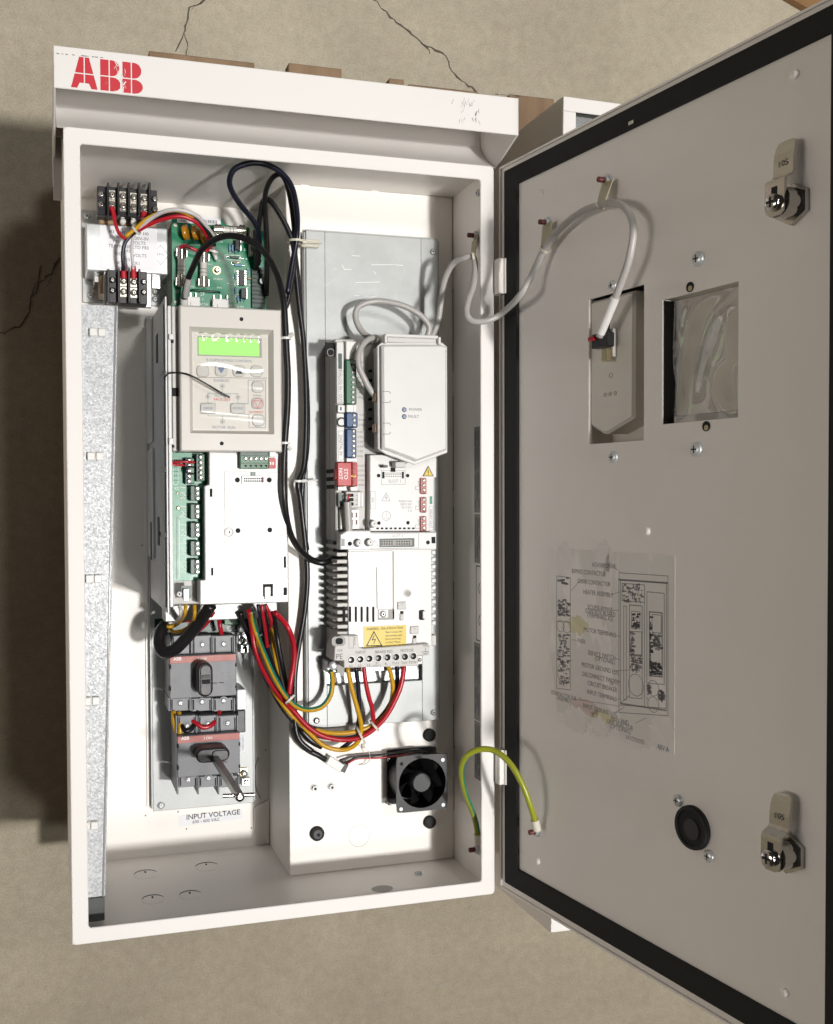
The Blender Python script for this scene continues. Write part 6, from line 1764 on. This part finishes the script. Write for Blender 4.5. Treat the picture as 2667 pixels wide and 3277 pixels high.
tie(bw_, P3(437, 735, -.130), P3(452, 722, -.126) - P3(425, 746, -.132), .0052, None)
tie(bw_, P3(684, 803, -.148), (0.2, 1, .3), .0046, P3(694, 833, -.154), 'white_plastic')

# black control cables hanging in loops at the top
k1 = cable('control_cable', 'black cable arching over the fuse board and down the keypad side', [(590, 985, -.145), (589, 960, -.140), (600, 900, -.125), (620, 850, -.108), (645, 800, -.090), (690, 765, -.072), (740, 754, -.060), (800, 770, -.050), (850, 812, -.042), (888, 880, -.030), (907, 960, -.022), (913, 1040, -.019), (917, 1120, -.018), (921, 1200, -.018), (920, 1300, -.018), (913, 1400, -.018), (908, 1500, -.0185), (910, 1600, -.019), (927, 1700, -.034), (965, 1765, -.070), (1020, 1800, -.082), (1070, 1785, -.075), (1100, 1745, -.055), (1117, 1700, -.042)], .0034, 'wire_black')
mb = MB(); a, b_ = P3(604, 890, -.122), P3(591, 950, -.138); mb.cyl(a, .0037, (b_ - a).length, 'wire_grey', axis=b_ - a, n=14); c = P3(590, 985, -.145); d0 = P3(590, 955, -.139); mb.cyl(c, .0042, (d0 - c).length, 'white_plastic', axis=d0 - c, n=14); mb.build('sleeve', k1)
mb = MB(); a, b_ = P3(1117, 1700, -.042), P3(1112, 1606, -.040); mb.cyl(a, .0042, (b_ - a).length, 'wire_grey', axis=b_ - a, n=14); mb.build('sleeve', k1)
mb = MB()
for dy_, e in ((0, (1122, 1584)), (8, (1124, 1598)), (12, (1122, 1612))): mb.tube([P3(1113, 1612 + dy_ * .3, -.040), P3(1115, e[1] + 6, -.038), P3(*e, -.043)], .0009, 'wire_red' if dy_ != 8 else 'wire_black', n=6)
mb.build('conductor', k1)
k2 = cable('control_cable', 'outermost black cable loop under the top wall running down the bay', [(826, 845, -.150), (830, 760, -.12), (815, 712, -.10), (770, 655, -.075), (742, 610, -.058), (735, 575, -.050), (752, 540, -.044), (800, 522, -.040), (850, 525, -.040), (900, 552, -.046), (935, 600, -.056), (951, 680, -.070), (950, 760, -.084), (935, 850, -.086), (920, 940, -.084)], .0030, 'wire_navy')
k3 = cable('control_cable', 'black cable loop rising behind the fuse board and dropping past the clip', [(853, 945, -.15), (855, 800, -.12), (850, 690, -.10), (850, 620, -.085), (870, 572, -.070), (900, 558, -.066), (922, 600, -.074), (938, 690, -.085), (944, 775, -.086), (942, 850, -.088), (925, 950, -.088), (912, 990, -.088)], .0029, 'wire_black')
k4 = cable('control_cable', 'straight long black cable running down the channel to the wiring bundle', [(820, 860, -.15), (826, 740, -.115), (838, 660, -.098), (852, 636, -.092), (880, 660, -.089), (920, 730, -.088), (940, 790, -.088), (948, 880, -.09), (958, 980, -.092), (972, 1100, -.094), (980, 1300, -.094), (974, 1480, -.094), (955, 1545, -.09), (962, 1600, -.092), (978, 1750, -.094), (984, 1850, -.095), (975, 1960, -.097), (958, 2060, -.098), (945, 2150, -.098), (943, 2230, -.096), (945, 2320, -.092), (960, 2370, -.09), (1000, 2405, -.088)], .0030, 'wire_black')
k5 = cable('control_cable', 'second long black cable beside the channel ending at the fan plug', [(944, 800, -.09), (956, 900, -.093), (968, 1050, -.095), (984, 1250, -.096), (985, 1420, -.096), (970, 1540, -.094), (968, 1640, -.096), (984, 1760, -.0965)], .0024, 'wire_navy')
tie(k3, P3(946, 772, -.086), (0, 1, 0), .0075, P3(1030, 778, -.088))
mb = MB(); mb.pbox(965, 765, 1022, 790, HPZ + .001, HPZ + .006, 'nylon', .001); mb.build('tie_base', k3)
tie(k1, P3(915, 1083, -.0185), (0, 1, 0), .0046, P3(927, 1075, -.015), 'white_plastic'); tie(k1, P3(912, 1418, -.018), (0, 1, 0), .0046, P3(925, 1432, -.017), 'white_plastic')
tie(k4, P3(955, 1540, -.09), (0, 1, 0), .0045, P3(1018, 1536, -.085), 'white_plastic')

# grey panel cable: lid -> loop -> wall stud -> door clips -> door connector
def D3(px, py, n):
    u, y = dr(px, py, n); return DXF @ Vector((u, y, n))
g1_ = [P3(1208, 1270, -.036), P3(1190, 1254, -.036), P3(1168, 1215, -.034), P3(1149, 1170, -.033), P3(1150, 1125, -.034), P3(1172, 1092, -.038), P3(1200, 1080, -.046), P3(1215, 1092, -.050), P3(1195, 1088, -.058), P3(1160, 1062, -.066), P3(1140, 1025, -.069), P3(1142, 990, -.069), P3(1170, 970, -.068), P3(1220, 964, -.066), P3(1290, 978, -.062), P3(1345, 1008, -.060), P3(1374, 1045, -.060), P3(1368, 1080, -.062), P3(1385, 1072, -.062), P3(1404, 1020, -.060), P3(1412, 960, -.056), P3(1424, 895, -.048), P3(1450, 845, -.036), P3(1485, 826, -.022), P3(1512, 820, -.016), P3(1521, 850, -.012), P3(1516, 910, -.003), P3(1500, 960, .006), P3(1494, 1000, .012), P3(1512, 1026, .016), P3(1560, 1026, .022), P3(1610, 1000, .030)]
g1_ += [D3(1665, 945, .024), D3(1705, 875, .016), D3(1742, 798, .012), D3(1790, 735, .012), D3(1850, 685, .013), D3(1912, 658, .014), D3(1975, 650, .016), D3(2013, 680, .018), D3(2028, 735, .019), D3(2016, 820, .019), D3(1994, 890, .017), D3(1965, 965, .0155), D3(1938, 1030, .0135), D3(1919, 1078, .0125)]
mb = MB(); mb.tube(g1_, .0033, 'wire_grey', n=12)
gc = tag(mb.build('panel_cable'), 'grey round cable looping from the drive panel over the frame to the door connector', 'cable')
mb = MB(); a, b_ = D3(1970, 952, .0158), D3(1923, 1066, .0128); mb.cyl(a, .0041, (b_ - a).length, 'white_plastic', axis=b_ - a, n=14); mb.build('sleeve', gc)
for (c0, stud) in ((D3(1742, 798, .012), D3(1752, 725, .006)), (D3(1922, 657, .014), D3(1943, 590, .006)), (P3(1514, 822, -.015), atX(1520, 770, RWX - .004))):
    mb = MB(); d = Vector(stud) - Vector(c0)
    k = 8; e = DN.cross(d).normalized() if c0.x > .225 else Vector((0, .3, 1)).normalized(); nrm = DN if c0.x > .225 else Vector((-1, 0, 0))
    vs = []
    for t in (0.0, 1.15):
        q = Vector(c0).lerp(Vector(stud), t)
        wv = .0055 if t == 0 else .0078
        vs += [q - e * wv - nrm * .0006, q + e * wv - nrm * .0006, q + e * wv + nrm * .0006, q - e * wv + nrm * .0006]
    mb.add(vs, [(0, 1, 2, 3), (7, 6, 5, 4), (0, 4, 5, 1), (1, 5, 6, 2), (2, 6, 7, 3), (3, 7, 4, 0)], 'nylon_tan')
    mb.build('cable_clamp', gc)
    tie(gc, c0, (D3(1790, 735, .012) - D3(1705, 875, .016)) if c0.x > .225 else (1, .2, .3), .0040)
# yellow-green bonding strap between cabinet and door
y1_ = [atX(1531, 2700, RWX - .006), atX(1529, 2665, RWX - .008), atX(1517, 2610, RWX - .014), P3(1490, 2540, .006), P3(1477, 2470, .024), P3(1490, 2425, .034), P3(1530, 2400, .042), D3(1580, 2402, .042), D3(1630, 2440, .034), D3(1672, 2510, .026), D3(1700, 2585, .018), D3(1716, 2640, .010), D3(1720, 2656, .008)]
mb = MB(); mb.tube([Vector(p) for p in y1_], .0031, 'wire_ygreen', n=12, m2='wire_green', fr=.45)

gw = tag(mb.build('bonding_wire'), 'yellow-green bonding wire looping from the right frame wall to the door', 'wire')
for (a, b_) in ((Vector(y1_[0]), Vector(y1_[1])), (Vector(y1_[-1]), Vector(y1_[-2]))): MB().cyl(a, .0042, .012, 'nylon', axis=b_ - a, n=12).build('lug_sleeve', gw)

# power wiring between switches and drive: one object per wire
G = 'power wires looping from the left bay to the drive terminals'
def pw(label, m, pts, r=.0026): return cable('power_wire', label, pts, r, m, group=G, cat='wire')
T0 = [(943, 2290, -.088), (985, 2340, -.084), (1040, 2372, -.080), (1100, 2382, -.078)]
r1 = pw('red power wire sweeping in a wide arc from left bay to terminal T2', 'wire_red', [(797, 1955, -.10), (806, 2010, -.118), (818, 2080, -.12), (845, 2150, -.11), (890, 2220, -.098), (935, 2270, -.090), (985, 2325, -.084), (1040, 2358, -.080), (1110, 2368, -.076), (1170, 2352, -.072), (1230, 2300, -.068), (1270, 2230, -.066), (1287, 2180, -.066), (1294, 2128, -.068)], .0028)
pw('yellow power wire sweeping in the arc to the right terminals', 'wire_yellow', [(815, 2040, -.150), (822, 2090, -.14), (850, 2170, -.12), (895, 2240, -.1), (945, 2300, -.092), (1000, 2332, -.087), (1060, 2346, -.082), (1130, 2343, -.078), (1200, 2318, -.076), (1245, 2265, -.076), (1258, 2210, -.074), (1252, 2160, -.072), (1240, 2126, -.070)])
pw('navy power wire in the arc under the red one to terminal T1', 'wire_navy', [(828, 1975, -.140), (850, 2060, -.13), (885, 2160, -.11), (930, 2260, -.094), (980, 2318, -.088), (1050, 2350, -.084), (1120, 2352, -.080), (1190, 2322, -.078), (1245, 2260, -.077), (1270, 2190, -.075), (1271, 2128, -.070)])
pw('lowest yellow power wire dipping under the bundle to terminal L1', 'wire_yellow', [(905, 2260, -.10), (945, 2300, -.094), (990, 2345, -.088), (1040, 2388, -.083), (1100, 2400, -.080), (1143, 2378, -.076), (1157, 2330, -.073), (1146, 2275, -.070), (1128, 2210, -.068), (1112, 2136, -.066)])
pw('red power wire hanging from terminal L3 into the bundle', 'wire_red', [(1164, 2132, -.066), (1172, 2190, -.067), (1182, 2235, -.069), (1192, 2270, -.072), (1194, 2310, -.076), (1180, 2340, -.080), (1130, 2356, -.083)], .0025)
pw('navy power wire hanging from terminal L2 into the bundle', 'wire_navy', [(1139, 2134, -.066), (1146, 2190, -.069), (1150, 2260, -.073), (1147, 2320, -.078), (1130, 2365, -.083), (1090, 2398, -.086)], .0025)
pw('black power wire at the left of the sweep past the switches', 'wire_black', [(769, 1968, -.16), (785, 2010, -.15), (815, 2085, -.135), (850, 2170, -.118), (900, 2260, -.1), (950, 2318, -.093), (1010, 2352, -.088), (1070, 2364, -.085), (1130, 2360, -.083)])
pw('yellow power wire leftmost in the sweep beside the switch plate', 'wire_yellow', [(812, 2034, -.165), (820, 2080, -.16), (845, 2150, -.145), (872, 2210, -.13), (900, 2255, -.112)], .0024)
pw('second black power wire dropping close to the channel edge', 'wire_black', [(874, 1960, -.10), (886, 2030, -.118), (900, 2110, -.115), (915, 2180, -.105), (935, 2260, -.098), (960, 2320, -.095)], .0026)
pw('yellow power wire between the two black ones near the channel edge', 'wire_yellow', [(868, 2010, -.14), (876, 2070, -.13), (888, 2140, -.12), (905, 2210, -.11), (930, 2270, -.102)], .0022)
pw('thick red wire bowing right from the controller foot to the bundle', 'wire_red', [(880, 1960, -.095), (905, 1985, -.105), (925, 2015, -.108), (941, 2065, -.1), (941, 2120, -.094), (931, 2180, -.091), (928, 2230, -.092), (945, 2290, -.092)], .0030)
pw('black return loop hooking under the controller foot', 'wire_black', [(768, 1960, -.12), (780, 1995, -.126), (800, 2018, -.128), (828, 2034, -.120), (845, 2018, -.122), (850, 1985, -.128)], .0032)
pw('small red wire curving up right below the controller foot', 'wire_red', [(850, 1935, -.082), (862, 1965, -.085), (868, 1995, -.10), (856, 2018, -.128), (838, 2045, -.134)], .0020)
pw('thin red wire dropping straight below the controller foot', 'wire_red', [(838, 1935, -.082), (842, 1970, -.085), (850, 2020, -.11), (857, 2080, -.13)], .0020)
pw('navy wire dropping below the controller foot beside the red ones', 'wire_navy', [(826, 1935, -.082), (832, 1970, -.086), (836, 2010, -.112), (842, 2050, -.135)], .0020)
pw('dark wire dropping below the controller foot between the two red ones', 'wire_black', [(845, 1935, -.0825), (850, 1970, -.0865), (856, 2010, -.112), (864, 2060, -.132)], .0018)
gy = [(805, 1955, -.10), (810, 1990, -.110), (822, 2030, -.118), (845, 2090, -.106), (875, 2160, -.096), (910, 2220, -.088), (945, 2258, -.083), (985, 2272, -.079), (1030, 2262, -.076), (1058, 2225, -.074), (1064, 2180, -.072), (1060, 2146, -.068)]
mb = MB(); mb.tube([P3(*p) for p in gy], .0029, 'wire_green', n=12, m2='wire_yellow', fr=.2); gyo = tag(mb.build('earth_wire'), 'green-yellow earth wire curving from left bay to the drive earth screw', 'wire')
tie(gyo, P3(929, 2238, -.087), P3(945, 2258, -.083) - P3(910, 2220, -.088), .006, None, 'white_plastic')
tie(r1, P3(1155, 2352, -.076), P3(1190, 2330, -.072) - P3(1120, 2366, -.077), .0098, P3(1163, 2392, -.07), 'nylon'); tie(r1, P3(1199, 2322, -.073), P3(1230, 2295, -.07) - P3(1170, 2345, -.074), .0068, None, 'nylon')
# crimp-capped black leads and fan plug
f1 = cable('fan_lead', 'black sheathed fan lead running down to the white plug', [(943, 2330, -.1), (955, 2370, -.098), (985, 2400, -.097), (1020, 2418, -.097), (1042, 2432, -.098)], .0032, 'wire_black')
fp = thing('fan_plug', at(1075, 2440, RZ), 'small white fan plug with black mate hanging below the wire bundle', 'plug')
mb = MB(); a = P3(1048, 2430, -.1); b_ = P3(1093, 2458, -.1); d = (b_ - a).normalized(); e = Vector((-d.y, d.x, 0))
def slab(mb, c0, c1, wd, z0, z1, m):
    d = (c1 - c0).normalized(); e = Vector((-d.y, d.x, 0)) * wd
    mb.prism([((c0 - e).x, (c0 - e).y), ((c1 - e).x, (c1 - e).y), ((c1 + e).x, (c1 + e).y), ((c0 + e).x, (c0 + e).y)], z0, z1, m, .0006)
slab(mb, a, b_, .0048, -.1065, -.0965, 'white_plastic'); mb.build('housing', fp)
mb = MB(); slab(mb, P3(1090, 2454, -.1) + e * .001, P3(1107, 2462, -.1) + e * .001, .0052, -.1068, -.0972, 'black'); mb.build('mate', fp)
for lab, m, pts in (('upper black fan wire between plug and fan', 'wire_black', [(1088, 2432, -.1), (1120, 2424, -.099), (1180, 2418, -.099), (1260, 2410, -.098), (1330, 2398, -.096), (1365, 2408, -.093)]), ('middle black fan wire between plug and fan', 'wire_black', [(1106, 2440, -.1), (1140, 2426, -.098), (1200, 2420, -.097), (1270, 2412, -.096), (1330, 2404, -.095), (1360, 2412, -.093)]), ('lower red fan wire between plug and fan', 'wire_red', [(1110, 2445, -.1), (1145, 2428, -.0985), (1210, 2426, -.098), (1280, 2418, -.097), (1330, 2410, -.095), (1358, 2416, -.093)])):
    cable('fan_wire', lab, pts, .0011, m, group='thin fan wires', cat='wire', n=8)
mb = MB(); mb.tube([P3(1160, 2385, -.085), P3(1180, 2405, -.09), P3(1184, 2430, -.098), P3(1170, 2445, -.104), P3(1150, 2448, -.106)], .00045, 'nylon', n=6); tag(mb.build('loose_strand'), 'pale thin loose strand hanging below the bundle tie', 'strand')
cable('capped_lead', 'black lead with crimp cap tucked behind the yellow wires', [(958, 2325, -.1), (975, 2348, -.098), (1000, 2372, -.097), (1030, 2388, -.098)], .0042, 'wire_black', cat='wire')
# leads at the top of the upper switch
cable('sleeved_bundle', 'thick black sleeved bundle crossing the upper switch top from lower left', [(676, 1935, -.090), (650, 1975, -.098), (620, 2015, -.106), (585, 2055, -.112), (555, 2082, -.117), (525, 2088, -.124), (510, 2060, -.134), (515, 2020, -.142), (527, 2002, -.150)], .0066, 'wire_black', n=14)
LW = 'small leads above the upper switch'
def lead(lab, m, pts, r=.0020): cable('lead_wire', lab, pts, r, m, group=LW, cat='wire')
lead('yellow lead curving above the upper switch left pole', 'wire_yellow', [(623, 1935, -.085), (622, 1972, -.086), (610, 2000, -.137), (585, 2018, -.138), (555, 2022, -.142), (545, 2010, -.15)])
lead('outer yellow lead looping at the far left above the upper switch', 'wire_yellow', [(594, 1935, -.085), (591, 1965, -.086), (570, 1995, -.14), (545, 2006, -.142), (524, 2000, -.146), (530, 1985, -.15), (545, 1975, -.152)])
lead('white lead above the upper switch left pole', 'wire_white', [(575, 1935, -.085), (578, 1968, -.086), (560, 1990, -.142), (540, 1995, -.148)], .0018)
lead('red lead running along under the black sleeved bundle', 'wire_red', [(682, 1960, -.125), (664, 1990, -.138), (645, 2010, -.148), (628, 2024, -.155)], .0026)
lead('short red lead dropping into the upper switch right pole', 'wire_red', [(701, 1972, -.16), (704, 2000, -.155), (709, 2030, -.158)], .0026)
lead('red lead hidden behind the black sleeved bundle', 'wire_red', [(560, 1990, -.158), (600, 1985, -.158), (650, 1983, -.158), (690, 1976, -.158)], .0024)
# links between the two switches
LK = 'short links between the two rotary switches'
def lnk(lab, m, pts, r=.0026): cable('link_wire', lab, pts, r, m, group=LK, cat='wire')
lnk('left yellow link between the two rotary switches', 'wire_yellow', [(556, 2278, -.158), (556, 2300, -.152), (562, 2330, -.150), (571, 2358, -.150)], .0028)
lnk('right yellow link between the two rotary switches', 'wire_yellow', [(573, 2280, -.158), (576, 2305, -.150), (577, 2335, -.146), (573, 2362, -.147)], .0028)
lnk('black link bowing between the two rotary switches', 'wire_black', [(632, 2276, -.160), (628, 2305, -.150), (615, 2330, -.142), (595, 2340, -.140), (582, 2322, -.146)])
lnk('red link bowing between the two rotary switches', 'wire_red', [(703, 2276, -.160), (695, 2300, -.150), (675, 2322, -.143), (650, 2328, -.142), (630, 2316, -.144), (608, 2302, -.150)])
